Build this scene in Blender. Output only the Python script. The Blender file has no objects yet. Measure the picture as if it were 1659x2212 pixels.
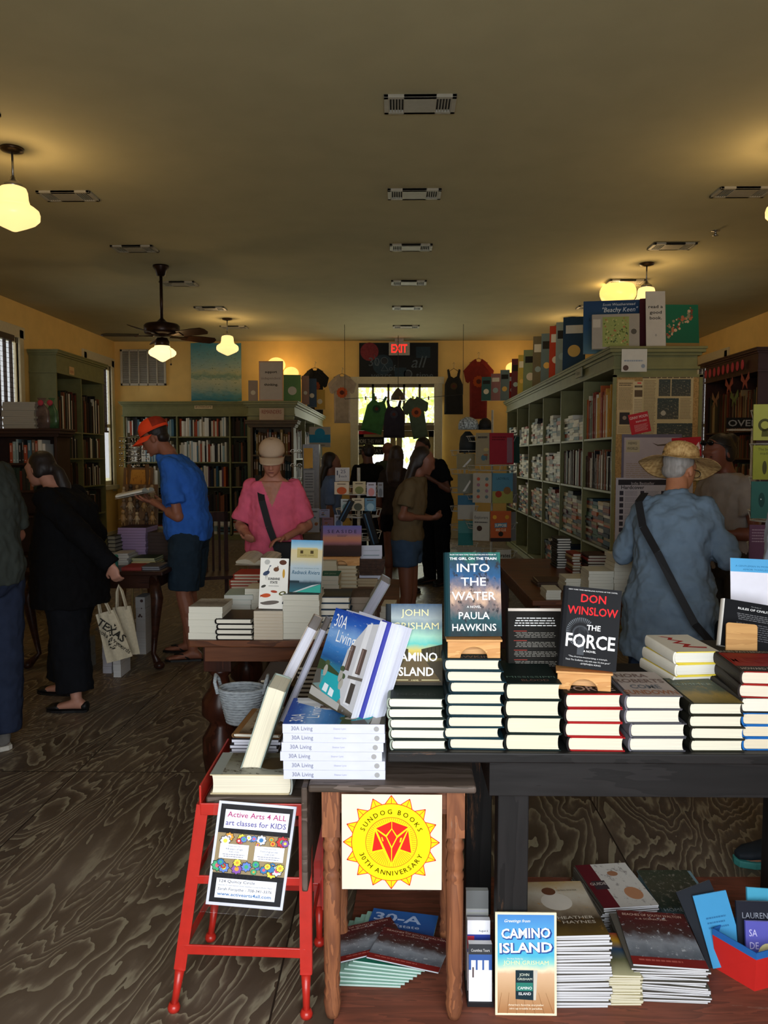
import bpy, bmesh, math, random
from mathutils import Vector, Matrix, Euler, noise
R = math.radians
PI = math.pi
sc = bpy.context.scene
COL = sc.collection
CAM_Z = 1.54
# ---------------- camera, light, exposure ----------------
cd = bpy.data.cameras.new('camera'); cam = bpy.data.objects.new('camera', cd); COL.objects.link(cam)
cam.location = (0, 0, CAM_Z); cam.rotation_euler = (R(90 - 3.96), 0, R(1.015))
cd.sensor_fit = 'VERTICAL'; cd.sensor_height = 36.0; cd.lens = 36.0 * 1720 / 2212
cd.clip_start = 0.05; cd.clip_end = 200
sc.camera = cam
sc.view_settings.view_transform = 'Standard'; sc.view_settings.look = 'None'
sc.view_settings.gamma = 1; sc.view_settings.exposure = 0.0; sc.view_settings.use_curve_mapping = False
wd = bpy.data.worlds.new('sky'); sc.world = wd; wd.use_nodes = True
wn = wd.node_tree.nodes['Background']; wn.inputs[0].default_value = (0.93, 0.97, 1.0, 1); wn.inputs[1].default_value = 2.6
def area_lamp(name, loc, rot, sx, sy, power, color):
    l = bpy.data.lights.new(name, 'AREA'); l.shape = 'RECTANGLE'; l.size = sx; l.size_y = sy; l.energy = power; l.color = color
    o = bpy.data.objects.new(name, l); COL.objects.link(o); o.location = loc; o.rotation_euler = rot
    return o
# daylight that falls in through the open shop entrance behind the camera
area_lamp('entrance_daylight', (0.15, -0.62, 1.42), (R(70), 0, R(0)), 2.3, 2.0, 100, (0.92, 0.965, 1.0))
# daylight through the glass of the back doors
area_lamp('back_door_daylight', (0.05, 15.02, 1.75), (R(-90), 0, 0), 1.7, 1.6, 30, (0.97, 1.0, 0.85))
LAMP_W = 9.5       # watts of each pendant bulb
LAMP_COL = (1.0, 0.65, 0.30)
sl = bpy.data.lights.new('sun', 'SUN'); sl.energy = 8.0; sl.angle = R(0.6); sl.color = (1.0, 0.96, 0.85)
so = bpy.data.objects.new('sun', sl); COL.objects.link(so); so.rotation_euler = Vector((-0.12, -0.42, -1.0)).to_track_quat('-Z', 'Y').to_euler(); so.location = (0, 30, 20)

# ---------------- pixel helpers (work out real positions while building) ----------------
CM = Euler((R(90 - 3.96), 0, R(1.015))).to_matrix()
def ray(px, py): return CM @ Vector(((px - 829.5) / 1720, -(py - 1106) / 1720, -1))
def P(px, py, Y):
    d = ray(px, py); k = Y / d.y
    return Vector((d.x * k, Y, CAM_Z + d.z * k))
def F(px, py, z=0.0):
    d = ray(px, py); k = (z - CAM_Z) / d.z
    return Vector((d.x * k, d.y * k, z))
# ---------------- materials ----------------
def lin(c):
    if isinstance(c, str):
        c = c.lstrip('#'); c = c if len(c) == 6 else ''.join(q*2 for q in c); c = tuple(int(c[i:i+2], 16) for i in (0, 2, 4))
    return tuple(((x/255)/12.92 if x/255 <= 0.04045 else ((x/255+0.055)/1.055)**2.4) for x in c) + (1,)
MATS = {}
class NT:
    def __init__(s, name):
        s.m = bpy.data.materials.new(name); s.m.use_nodes = True; s.t = s.m.node_tree; s.b = s.t.nodes['Principled BSDF']
    def n(s, ty, **k):
        x = s.t.nodes.new(ty)
        for a, v in k.items():
            if a.startswith('i_'):
                key = a[2:].replace('_', ' ')
                x.inputs[int(key) if key.isdigit() else key].default_value = v
            else: setattr(x, a, v)
        return x
    def l(s, a, b): s.t.links.new(a, b)
    def ramp(s, stops, inter='LINEAR'):
        r = s.n('ShaderNodeValToRGB'); r.color_ramp.interpolation = inter
        e = r.color_ramp.elements
        while len(e) > 1: e.remove(e[-1])
        e[0].position = stops[0][0]; e[0].color = stops[0][1]
        for p, c in stops[1:]:
            q = e.new(p); q.color = c
        return r
    def math(s, op, a, b=None):
        x = s.n('ShaderNodeMath', operation=op)
        for i, v in enumerate((a, b)):
            if v is None: continue
            if isinstance(v, (int, float)): x.inputs[i].default_value = v
            else: s.l(v, x.inputs[i])
        return x.outputs[0]
def mat(c, rough=0.6, metal=0.0, var=0.12, scale=30.0, bump=0.0, coat=0.0, sheen=0.0, stretch=None, name=None, spec=0.35):
    """plain surface with a light procedural variation of its own colour"""
    key = (str(c), rough, metal, var, scale, bump, coat, sheen, str(stretch), spec)
    if key in MATS: return MATS[key]
    k = NT(name or 'surface'); col = lin(c); k.b.inputs['Specular IOR Level'].default_value = spec
    k.b.inputs['Roughness'].default_value = rough; k.b.inputs['Metallic'].default_value = metal
    k.b.inputs['Coat Weight'].default_value = coat; k.b.inputs['Sheen Weight'].default_value = sheen
    tc = k.n('ShaderNodeTexCoord'); v = tc.outputs['Object']
    if stretch:
        mp = k.n('ShaderNodeMapping'); mp.inputs['Scale'].default_value = stretch; k.l(v, mp.inputs[0]); v = mp.outputs[0]
    nz = k.n('ShaderNodeTexNoise', i_Scale=scale, i_Detail=3.0); k.l(v, nz.inputs['Vector'])
    a = tuple(x * (1 - var) for x in col[:3]) + (1,); b = tuple(min(1, x * (1 + var)) for x in col[:3]) + (1,)
    r = k.ramp([(0.3, a), (0.7, b)]); k.l(nz.outputs[0], r.inputs[0]); k.l(r.outputs[0], k.b.inputs['Base Color'])
    if bump:
        bp = k.n('ShaderNodeBump', i_Strength=bump, i_Distance=0.01); k.l(nz.outputs[0], bp.inputs['Height']); k.l(bp.outputs[0], k.b.inputs['Normal'])
    MATS[key] = k.m
    return k.m
def glow(c, e, name='lamp_glass'):
    key = ('glow', str(c), e)
    if key in MATS: return MATS[key]
    k = NT(name); k.b.inputs['Base Color'].default_value = lin(c); k.b.inputs['Roughness'].default_value = 0.3
    k.b.inputs['Emission Color'].default_value = lin(c); k.b.inputs['Emission Strength'].default_value = e
    MATS[key] = k.m; return k.m
def glass(name='clear_pane', rough=0.02, tint=(1, 1, 1, 1), fac=0.12):
    key = ('glass', rough, str(tint), fac)
    if key in MATS: return MATS[key]
    k = NT(name); out = k.t.nodes['Material Output']
    tr = k.n('ShaderNodeBsdfTransparent'); tr.inputs[0].default_value = tint
    gl = k.n('ShaderNodeBsdfGlossy'); gl.inputs['Roughness'].default_value = rough
    fr = k.n('ShaderNodeFresnel', i_IOR=1.45); mx = k.n('ShaderNodeMixShader')
    k.l(k.math('MULTIPLY', fr.outputs[0], 0.35 + fac * 4), mx.inputs[0]); k.l(tr.outputs[0], mx.inputs[1]); k.l(gl.outputs[0], mx.inputs[2])
    k.l(mx.outputs[0], out.inputs[0]); MATS[key] = k.m; return k.m
def wood(c1, c2, scale=14, rough=0.45, axis='Z', name='wood', ring=6.0, worn=None, coat=0.0):
    key = ('wood', str(c1), str(c2), scale, rough, axis, worn)
    if key in MATS: return MATS[key]
    k = NT(name); tc = k.n('ShaderNodeTexCoord'); mp = k.n('ShaderNodeMapping')
    mp.inputs['Scale'].default_value = {'X': (0.12, 1, 1), 'Y': (1, 0.12, 1), 'Z': (1, 1, 0.12)}[axis]
    k.l(tc.outputs['Object'], mp.inputs[0])
    nz = k.n('ShaderNodeTexNoise', i_Scale=scale, i_Detail=4.0, i_Distortion=0.6); k.l(mp.outputs[0], nz.inputs['Vector'])
    s = k.math('FRACT', k.math('MULTIPLY', nz.outputs[0], ring))
    n2 = k.n('ShaderNodeTexNoise', i_Scale=scale*6, i_Detail=3.0); k.l(mp.outputs[0], n2.inputs['Vector'])
    f = k.math('ADD', k.math('MULTIPLY', s, 0.6), k.math('MULTIPLY', n2.outputs[0], 0.4))
    r = k.ramp([(0.15, lin(c1)), (0.75, lin(c2))]); k.l(f, r.inputs[0]); last = r.outputs[0]
    if worn:
        n3 = k.n('ShaderNodeTexNoise', i_Scale=9.0, i_Detail=8.0, i_Roughness=0.75); k.l(mp.outputs[0], n3.inputs['Vector'])
        r3 = k.ramp([(0.60, (0, 0, 0, 1)), (0.66, (1, 1, 1, 1))]); k.l(n3.outputs[0], r3.inputs[0])
        mx = k.n('ShaderNodeMix', data_type='RGBA'); k.l(r3.outputs[0], mx.inputs['Factor']); k.l(last, mx.inputs['A']); mx.inputs['B'].default_value = lin(worn); last = mx.outputs['Result']
    k.l(last, k.b.inputs['Base Color']); k.b.inputs['Roughness'].default_value = rough; k.b.inputs['Coat Weight'].default_value = coat; k.b.inputs['Specular IOR Level'].default_value = 0.22
    bp = k.n('ShaderNodeBump', i_Strength=0.25, i_Distance=0.002); k.l(f, bp.inputs['Height']); k.l(bp.outputs[0], k.b.inputs['Normal'])
    MATS[key] = k.m; return k.m
def art(stops, nscale=6.0, namt=0.15, dark=None, rough=0.5, horiz=False, name='printed_cover', stretch=(1, 1, 1), thr=0.55):
    """a printed picture: bands of ink from bottom to top of the print with blotches of a second ink"""
    k = NT(name); uv = k.n('ShaderNodeUVMap'); sp = k.n('ShaderNodeSeparateXYZ'); k.l(uv.outputs[0], sp.inputs[0])
    mp = k.n('ShaderNodeMapping'); mp.inputs['Scale'].default_value = stretch; k.l(uv.outputs[0], mp.inputs[0])
    nz = k.n('ShaderNodeTexNoise', i_Scale=nscale, i_Detail=6.0, i_Roughness=0.6); k.l(mp.outputs[0], nz.inputs['Vector'])
    ax = sp.outputs[0] if horiz else sp.outputs[1]
    f = k.math('ADD', ax, k.math('MULTIPLY', k.math('SUBTRACT', nz.outputs[0], 0.5), namt))
    r = k.ramp([(p, lin(c)) for p, c in stops]); k.l(f, r.inputs[0]); last = r.outputs[0]
    if dark:
        n2 = k.n('ShaderNodeTexNoise', i_Scale=nscale*2.2, i_Detail=8.0, i_Roughness=0.7); k.l(mp.outputs[0], n2.inputs['Vector'])
        r2 = k.ramp([(thr, (0, 0, 0, 1)), (thr + 0.07, (1, 1, 1, 1))]); k.l(n2.outputs[0], r2.inputs[0])
        mx = k.n('ShaderNodeMix', data_type='RGBA'); k.l(r2.outputs[0], mx.inputs['Factor']); k.l(last, mx.inputs['A']); mx.inputs['B'].default_value = lin(dark); last = mx.outputs['Result']
    k.l(last, k.b.inputs['Base Color']); k.b.inputs['Roughness'].default_value = rough; k.b.inputs['Specular IOR Level'].default_value = 0.12
    return k.m
# ---------------- mesh building ----------------
class MB:
    """collects faces with materials and links them as ONE mesh object"""
    def __init__(s): s.v = []; s.f = []; s.mi = []; s.uv = []; s.sm = []; s.mats = []; s.M = None
    def mid(s, m):
        if m not in s.mats: s.mats.append(m)
        return s.mats.index(m)
    def add(s, vs, fs, m, smooth=False, uvs=None, M=None):
        o = len(s.v); i = s.mid(m)
        for p in vs:
            p = Vector(p)
            if M is not None: p = M @ p
            if s.M is not None: p = s.M @ p
            s.v.append(p)
        for k, f in enumerate(fs):
            s.f.append([o + j for j in f]); s.mi.append(i); s.sm.append(smooth)
            s.uv.append(uvs[k] if uvs else None)
        return s
    def box(s, x0, x1, y0, y1, z0, z1, m, M=None):
        vs = [(x0,y0,z0),(x1,y0,z0),(x1,y1,z0),(x0,y1,z0),(x0,y0,z1),(x1,y0,z1),(x1,y1,z1),(x0,y1,z1)]
        q = [(0,0),(1,0),(1,1),(0,1)]
        fs = [(3,2,1,0),(4,5,6,7),(0,1,5,4),(1,2,6,5),(2,3,7,6),(3,0,4,7)]
        return s.add(vs, fs, m, M=M, uvs=[q]*6)
    def cbox(s, c, sx, sy, sz, m, M=None): 
        x, y, z = c; return s.box(x-sx/2, x+sx/2, y-sy/2, y+sy/2, z-sz/2, z+sz/2, m, M)
    def quad(s, a, b, c, d, m): return s.add([a, b, c, d], [(0,1,2,3)], m, uvs=[[(0,0),(1,0),(1,1),(0,1)]])
    def poly(s, pts, m, z=0.0, M=None):
        xs = [p[0] for p in pts]; ys = [p[1] for p in pts]; a, b, c, d = min(xs), max(xs), min(ys), max(ys)
        uv = [((p[0]-a)/max(b-a,1e-6), (p[1]-c)/max(d-c,1e-6)) for p in pts]
        return s.add([(p[0], p[1], p[2] if len(p) > 2 else z) for p in pts], [tuple(range(len(pts)))], m, uvs=[uv], M=M)
    def prism(s, pts, z0, z1, m, M=None, m2=None):
        n = len(pts); vs = [(p[0], p[1], z0) for p in pts] + [(p[0], p[1], z1) for p in pts]
        fs = [tuple(reversed(range(n))), tuple(range(n, 2*n))] + [(i, (i+1) % n, n + (i+1) % n, n + i) for i in range(n)]
        return s.add(vs, fs, m, M=M)
    def rings(s, rr, m, smooth=True, caps=True, M=None):
        n = len(rr[0]); vs = [p for r in rr for p in r]; fs = []
        for a in range(len(rr) - 1):
            for i in range(n): fs.append((a*n+i, a*n+(i+1) % n, (a+1)*n+(i+1) % n, (a+1)*n+i))
        if caps: fs += [tuple(reversed(range(n))), tuple(range((len(rr)-1)*n, len(rr)*n))]
        return s.add(vs, fs, m, smooth, M=M)
    def lathe(s, prof, c, m, n=24, M=None, smooth=True, sx=1, sy=1):
        rr = [[(c[0]+sx*r*math.cos(2*PI*i/n), c[1]+sy*r*math.sin(2*PI*i/n), c[2]+z) for i in range(n)] for r, z in prof]
        return s.rings(rr, m, smooth, M=M)
    def tube(s, pts, r, m, n=8, smooth=True, M=None, closed=False):
        pts = [Vector(p) for p in pts]; rs = r if isinstance(r, (list, tuple)) else [r]*len(pts)
        rr = []; up = None
        for i, p in enumerate(pts):
            a = pts[i-1] if (i > 0 or closed) else p; b = pts[(i+1) % len(pts)] if (i < len(pts)-1 or closed) else p
            d = (b - a).normalized()
            if up is None: up = Vector((0,0,1)) if abs(d.z) < 0.9 else Vector((1,0,0))
            x = d.cross(up).normalized(); up = x.cross(d).normalized()
            rr.append([p + x*math.cos(2*PI*k/n)*rs[i] + up*math.sin(2*PI*k/n)*rs[i] for k in range(n)])
        if closed: rr.append(rr[0])
        return s.rings(rr, m, smooth, caps=not closed, M=M)
    def bar(s, a, b, w, h, m, up=(0,0,1)):
        a, b = Vector(a), Vector(b); d = (b-a); L = d.length; d.normalize(); u = Vector(up)
        x = d.cross(u)
        if x.length < 1e-4: x = d.cross(Vector((0,1,0)))
        x.normalize(); u = x.cross(d)
        M = Matrix((x, d, u)).transposed().to_4x4(); M.translation = a
        return s.box(-w/2, w/2, 0, L, -h/2, h/2, m, M)
    def sphere(s, c, r, m, n=12, k=8, M=None):
        rx, ry, rz = r if isinstance(r, (tuple, list)) else (r, r, r)
        rr = []
        for j in range(k+1):
            t = -PI/2 + PI*(j+0.02 if j == 0 else (j-0.02 if j == k else j))/k
            rr.append([(c[0]+rx*math.cos(t)*math.cos(2*PI*i/n), c[1]+ry*math.cos(t)*math.sin(2*PI*i/n), c[2]+rz*math.sin(t)) for i in range(n)])
        return s.rings(rr, m, M=M)
    def text(s, string, x, y, size, m, z=0.0, align='CENTER', bold=0.0, shear=0.0, M=None, width=None, sx=1.0, spacing=1.0, rot=0.0):
        vs, fs, w = text_geo(string, bold, shear, spacing)
        k = size; kx = size*sx
        if width: kx = width/max(w, 1e-6)
        ox = {'CENTER': -w/2, 'LEFT': 0, 'RIGHT': -w}[align]
        cr, sr = math.cos(rot), math.sin(rot)
        pts = []
        for p in vs:
            a, b = (p[0]+ox)*kx, p[1]*k
            pts.append((x + a*cr - b*sr, y + a*sr + b*cr, z))
        return s.add(pts, fs, m, M=M)
    def build(s, name, parent=None, bevel=0.0, smooth_angle=None, mods=None, local=False):
        me = bpy.data.meshes.new(name)
        off = parent.matrix_world.translation.copy() if (parent is not None and not local) else Vector((0,0,0))
        me.from_pydata([v - off for v in s.v], [], s.f)
        for m in s.mats: me.materials.append(m)
        me.polygons.foreach_set('material_index', s.mi); me.polygons.foreach_set('use_smooth', s.sm)
        if any(u is not None for u in s.uv):
            ul = me.uv_layers.new(name='UVMap'); k = 0; flat = []
            for f, u in zip(s.f, s.uv):
                if u is None: flat += [0.0, 0.0]*len(f)
                else:
                    for a in u: flat += [a[0], a[1]]
            ul.data.foreach_set('uv', flat)
        me.validate()
        o = bpy.data.objects.new(name, me); COL.objects.link(o)
        if parent is not None: o.parent = parent
        if bevel:
            b = o.modifiers.new('bevel', 'BEVEL'); b.width = bevel; b.segments = 2; b.limit_method = 'ANGLE'; b.angle_limit = R(50)
        return o
_TG = {}
def text_geo(string, bold=0.0, shear=0.0, spacing=1.0):
    key = (string, bold, shear, spacing)
    if key in _TG: return _TG[key]
    cu = bpy.data.curves.new('t', 'FONT'); cu.body = string; cu.resolution_u = 2; cu.offset = bold; cu.shear = shear; cu.space_character = spacing
    cu.size = 1.4   # capital letters come out about 1 unit tall
    o = bpy.data.objects.new('t', cu); COL.objects.link(o)
    dg = bpy.context.evaluated_depsgraph_get(); me = bpy.data.meshes.new_from_object(o.evaluated_get(dg))
    vs = [tuple(v.co) for v in me.vertices]; fs = [tuple(p.vertices) for p in me.polygons]
    bpy.data.objects.remove(o); bpy.data.curves.remove(cu); bpy.data.meshes.remove(me)
    if vs:
        x0 = min(v[0] for v in vs); x1 = max(v[0] for v in vs); vs = [(v[0]-x0, v[1], 0) for v in vs]; w = x1-x0
    else: w = 0.0
    _TG[key] = (vs, fs, w); return _TG[key]
def tag(o, label, cat, group=None, kind=None):
    o['label'] = label; o['category'] = cat
    if group: o['group'] = group
    if kind: o['kind'] = kind
    return o
def thing(name, label, cat, loc=(0,0,0), group=None, rz=0.0, M=None):
    o = bpy.data.objects.new(name, None); COL.objects.link(o); o.empty_display_size = 0.05
    if M is not None: o.matrix_world = M
    else: o.matrix_world = Matrix.Translation(Vector(loc)) @ Matrix.Rotation(rz, 4, 'Z')
    o['label'] = label; o['category'] = cat
    if group: o['group'] = group
    return o
def struct(o): o['kind'] = 'structure'; return o
def copy_tree(o, M, label=None, group=None):
    kids = [c for c in CH.get(o.name, [])]
    r = o.copy(); COL.objects.link(r); r.matrix_world = M
    if label: r['label'] = label
    if group: r['group'] = group
    out = []
    for c in kids:
        d = c.copy(); COL.objects.link(d); d.parent = r; out.append(d)
        sub = []
        for g in CH.get(c.name, []):
            e = g.copy(); COL.objects.link(e); e.parent = d; sub.append(e)
        CH[d.name] = sub
    CH[r.name] = out
    return r
CH = {}     # children of prototypes, kept by hand so copying needs no lookups
def kid(root, o): CH.setdefault(root.name, []).append(o); return o
def T(x, y, z): return Matrix.Translation((x, y, z))
def RZ(a): return Matrix.Rotation(R(a), 4, 'Z')
def RX(a): return Matrix.Rotation(R(a), 4, 'X')
def RY(a): return Matrix.Rotation(R(a), 4, 'Y')
_tens = ['first', 'second', 'third', 'fourth', 'fifth', 'sixth', 'seventh', 'eighth', 'ninth']
ORD1 = _tens+['tenth', 'eleventh', 'twelfth', 'thirteenth', 'fourteenth', 'fifteenth', 'sixteenth', 'seventeenth', 'eighteenth', 'nineteenth', 'twentieth']+['twenty-'+x for x in _tens]+['thirtieth']+['thirty-'+x for x in _tens]+['fortieth']+['forty-'+x for x in _tens]
ORD = ORD1
# ======================= THE ROOM =======================
HC = 3.70; XL = -5.33; XR = 5.5; YB = 15.04; YF = -0.5
def floor_mat():
    k = NT('plywood_floor'); geo = k.n('ShaderNodeTexCoord'); sp = k.n('ShaderNodeSeparateXYZ'); k.l(geo.outputs['Object'], sp.inputs[0])
    def cell(o, size, off): return k.math('FLOOR', k.math('DIVIDE', k.math('ADD', o, off), size))
    cx = cell(sp.outputs[0], 1.22, 0.35); cy = cell(sp.outputs[1], 2.44, 1.1)
    comb = k.n('ShaderNodeCombineXYZ'); k.l(k.math('ADD', k.math('MULTIPLY', cx, 7.31), k.math('MULTIPLY', cy, 3.77)), comb.inputs[2])
    k.l(k.math('SUBTRACT', sp.outputs[0], k.math('MULTIPLY', sp.outputs[1], 0.22)), comb.inputs[0]); k.l(k.math('MULTIPLY', sp.outputs[1], 0.24), comb.inputs[1])
    nz = k.n('ShaderNodeTexNoise', i_Scale=3.0, i_Detail=5.0, i_Roughness=0.42, i_Distortion=0.5); k.l(comb.outputs[0], nz.inputs['Vector'])
    w = k.math('FRACT', k.math('MULTIPLY', nz.outputs[0], 26.0))
    n2 = k.n('ShaderNodeTexNoise', i_Scale=90.0, i_Detail=5.0); k.l(comb.outputs[0], n2.inputs['Vector'])
    f = k.math('ADD', k.math('MULTIPLY', w, 0.8), k.math('MULTIPLY', n2.outputs[0], 0.35))
    r = k.ramp([(0.14, lin('#8f8872')), (0.26, lin('#8a816c')), (0.40, lin('#66594a')), (0.60, lin('#524538')), (1.0, lin('#4a3d31'))]); k.l(f, r.inputs[0])
    # dusty patches and seams between sheets
    n3 = k.n('ShaderNodeTexNoise', i_Scale=1.3, i_Detail=6.0); k.l(geo.outputs['Object'], n3.inputs['Vector'])
    mx = k.n('ShaderNodeMix', data_type='RGBA'); r3 = k.ramp([(0.45, (0,0,0,1)), (0.8, (0.5,0.5,0.5,1))]); k.l(n3.outputs[0], r3.inputs[0])
    k.l(r3.outputs[0], mx.inputs['Factor']); k.l(r.outputs[0], mx.inputs['A']); mx.inputs['B'].default_value = lin('#83766a')
    fx = k.math('ABSOLUTE', k.math('SUBTRACT', k.math('FRACT', k.math('DIVIDE', k.math('ADD', sp.outputs[0], 0.35), 1.22)), 0.5))
    fy = k.math('ABSOLUTE', k.math('SUBTRACT', k.math('FRACT', k.math('DIVIDE', k.math('ADD', sp.outputs[1], 1.1), 2.44)), 0.5))
    seam = k.math('MAXIMUM', k.math('GREATER_THAN', fx, 0.4975), k.math('GREATER_THAN', fy, 0.4985))
    m2 = k.n('ShaderNodeMix', data_type='RGBA'); k.l(seam, m2.inputs['Factor']); k.l(mx.outputs['Result'], m2.inputs['A']); m2.inputs['B'].default_value = lin('#2b221b')
    k.l(m2.outputs['Result'], k.b.inputs['Base Color'])
    rr = k.ramp([(0.2, (0.62,)*3+(1,)), (0.8, (0.42,)*3+(1,))]); k.l(f, rr.inputs[0]); k.l(rr.outputs[0], k.b.inputs['Roughness'])
    bp = k.n('ShaderNodeBump', i_Strength=0.2, i_Distance=0.004); k.l(f, bp.inputs['Height']); k.l(bp.outputs[0], k.b.inputs['Normal'])
    k.b.inputs['Specular IOR Level'].default_value = 0.3
    return k.m
M_CEIL = mat('#b7af88', 0.85, var=0.04, scale=3, bump=0.05)
M_WALL = mat('#e9c374', 0.8, var=0.05, scale=4, bump=0.05)
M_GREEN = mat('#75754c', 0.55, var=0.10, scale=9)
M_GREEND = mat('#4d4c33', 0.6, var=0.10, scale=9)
M_TRIM = mat('#cfc3a0', 0.5, var=0.05)
M_WHITE = mat('#e9e9e6', 0.5, var=0.03)
M_BLACK = mat('#17171a', 0.5, var=0.2)
M_STEEL = mat('#9a9a98', 0.3, 0.9, var=0.1)
M_CHROME = mat('#c9c9c9', 0.2, 1.0, var=0.05)
fl = MB(); fl.box(XL-0.2, XR+0.2, -3.0, YB+0.2, -0.12, 0.0, floor_mat()); struct(fl.build('floor'))
c = MB(); c.box(XL-0.2, XR+0.2, YF-0.2, YB+0.2, HC, HC+0.15, M_CEIL); struct(c.build('ceiling'))
def wall_with_holes(name, axis, pos, thick, a0, a1, holes, m):
    """axis 'X': wall in the plane x=pos running along y; 'Y': plane y=pos running along x. holes = (a0,a1,z0,z1)"""
    w = MB()
    def seg(p, q, z0, z1):
        if q - p < 1e-4 or z1 - z0 < 1e-4: return
        if axis == 'X': w.box(min(pos, pos+thick), max(pos, pos+thick), p, q, z0, z1, m)
        else: w.box(p, q, min(pos, pos+thick), max(pos, pos+thick), z0, z1, m)
    x = a0
    for (p, q, z0, z1) in sorted(holes):
        seg(x, p, 0, HC); seg(p, q, 0, z0); seg(p, q, z1, HC); x = q
    seg(x, a1, 0, HC)
    return struct(w.build(name))
WIN = [(9.75, 11.2), (13.62, 14.80)]
HOLES = [(a, b, 1.02, 3.2) for a, b in WIN]
wall_with_holes('wall_left', 'X', XL, -0.045, YF, YB, HOLES, M_WALL)
wall_with_holes('wall_right', 'X', XR, 0.045, YF, YB, HOLES, M_WALL)
DX0, DX1 = P(772, 900, YB).x, P(940, 900, YB).x
wall_with_holes('wall_back', 'Y', YB, 0.15, XL-0.15, XR+0.15, [(DX0, DX1, 0.0, 2.92)], M_WALL)
wall_with_holes('wall_front', 'Y', YF, -0.15, XL-0.15, XR+0.15, [(-1.25, 1.55, 0.0, 2.5)], M_WALL)
for s, x in (('left', XL), ('right', XR)):
    b = MB(); b.box(x if s == 'left' else x-0.02, x+0.02 if s == 'left' else x, YF, YB, 0, 0.16, M_TRIM); struct(b.build('baseboard_'+s))
b = MB(); b.box(XL, DX0-0.12, YB-0.02, YB, 0, 0.16, M_TRIM); b.box(DX1+0.12, XR, YB-0.02, YB, 0, 0.16, M_TRIM); struct(b.build('baseboard_back'))
# worn red-brown paint on the threshold boards just inside the entrance
b = MB(); b.prism([(-0.30, -0.45), (2.9, -0.45), (2.9, 2.86), (-0.14, 2.80), (-0.16, 2.3)], 0.0, 0.012, wood('#8a4f3c', '#6b4032', 20, 0.6, 'X', 'painted_threshold', worn='#9b8b7c'))
o = struct(b.build('trim_1'))
# windows with casing, sash and glass
def window(n, side, y0, y1):
    x = XL if side == 'L' else XR; s = 1 if side == 'L' else -1
    w = MB()
    def bx(a, b, p, q, z0, z1, m=M_TRIM): w.box(min(x+s*a, x+s*b), max(x+s*a, x+s*b), p, q, z0, z1, m)
    bx(-0.046, 0.03, y0-0.12, y0, 0.9, 3.32); bx(-0.046, 0.03, y1, y1+0.12, 0.9, 3.32)
    bx(-0.046, 0.03, y0-0.16, y1+0.16, 3.2, 3.36); bx(-0.046, 0.07, y0-0.16, y1+0.16, 0.94, 1.02)
    o = struct(w.build('window_%d' % n, bevel=0.004))
    w = MB()
    for z0, z1 in ((1.02, 1.10), (2.08, 2.14), (3.13, 3.2)): bx(-0.044, -0.012, y0, y1, z0, z1)
    for p in (y0, y1-0.05): bx(-0.044, -0.012, p, p+0.03, 1.02, 3.2)
    bx(-0.044, -0.02, (y0+y1)/2-0.01, (y0+y1)/2+0.01, 2.14, 3.13)
    w.build('sash', o)
    w = MB(); bx(-0.032, -0.028, y0, y1, 1.02, 3.2, glass()); w.build('pane', o)
    return o
window(1, 'L', *WIN[0]); window(2, 'L', *WIN[1]); window(3, 'R', *WIN[0]); window(4, 'R', *WIN[1])
M_BLIND = mat('#3b2a1f', 0.5, var=0.15)
def blind(side, y0, y1, zb, label):
    x = (XL+0.045) if side == 'L' else (XR-0.045)
    t = thing('window_blind', label, 'blind', (x, (y0+y1)/2, 3.18), 'slatted blinds in the tall side windows')
    m = MB(); m.box(x-0.03, x+0.03, y0, y1, 3.12, 3.2, M_BLIND); m.build('headrail', t)
    m = MB(); z = 3.08
    while z > zb+0.03:
        M = T(x, (y0+y1)/2, z) @ RY(12 if side == 'L' else -12); m.box(-0.02, 0.02, -(y1-y0)/2, (y1-y0)/2, -0.0015, 0.0015, M_BLIND, M); z -= 0.066
    m.build('slats', t)
    m = MB(); n = 7
    for i in range(n):
        y = y0+0.06+(y1-y0-0.12)*i/(n-1); m.box(x-0.021, x+0.021, y-0.008, y+0.008, zb, 3.12, M_BLIND)
    m.build('ladder_tapes', t)
    m = MB(); m.box(x-0.028, x+0.028, y0, y1, zb, zb+0.03, M_BLIND); m.build('bottom_rail', t)
blind('L', 9.8, 10.95, 1.3, 'dark slatted blind over the left window nearest the front')
blind('L', 13.66, 14.45, 1.98, 'dark slatted blind lowered halfway in the far left window')
blind('R', 9.8, 11.1, 1.3, 'dark slatted blind behind the right wall bookcase, nearer window')
blind('R', 13.66, 14.66, 1.3, 'dark slatted blind glimpsed beside the big green bookcase end')
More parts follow.
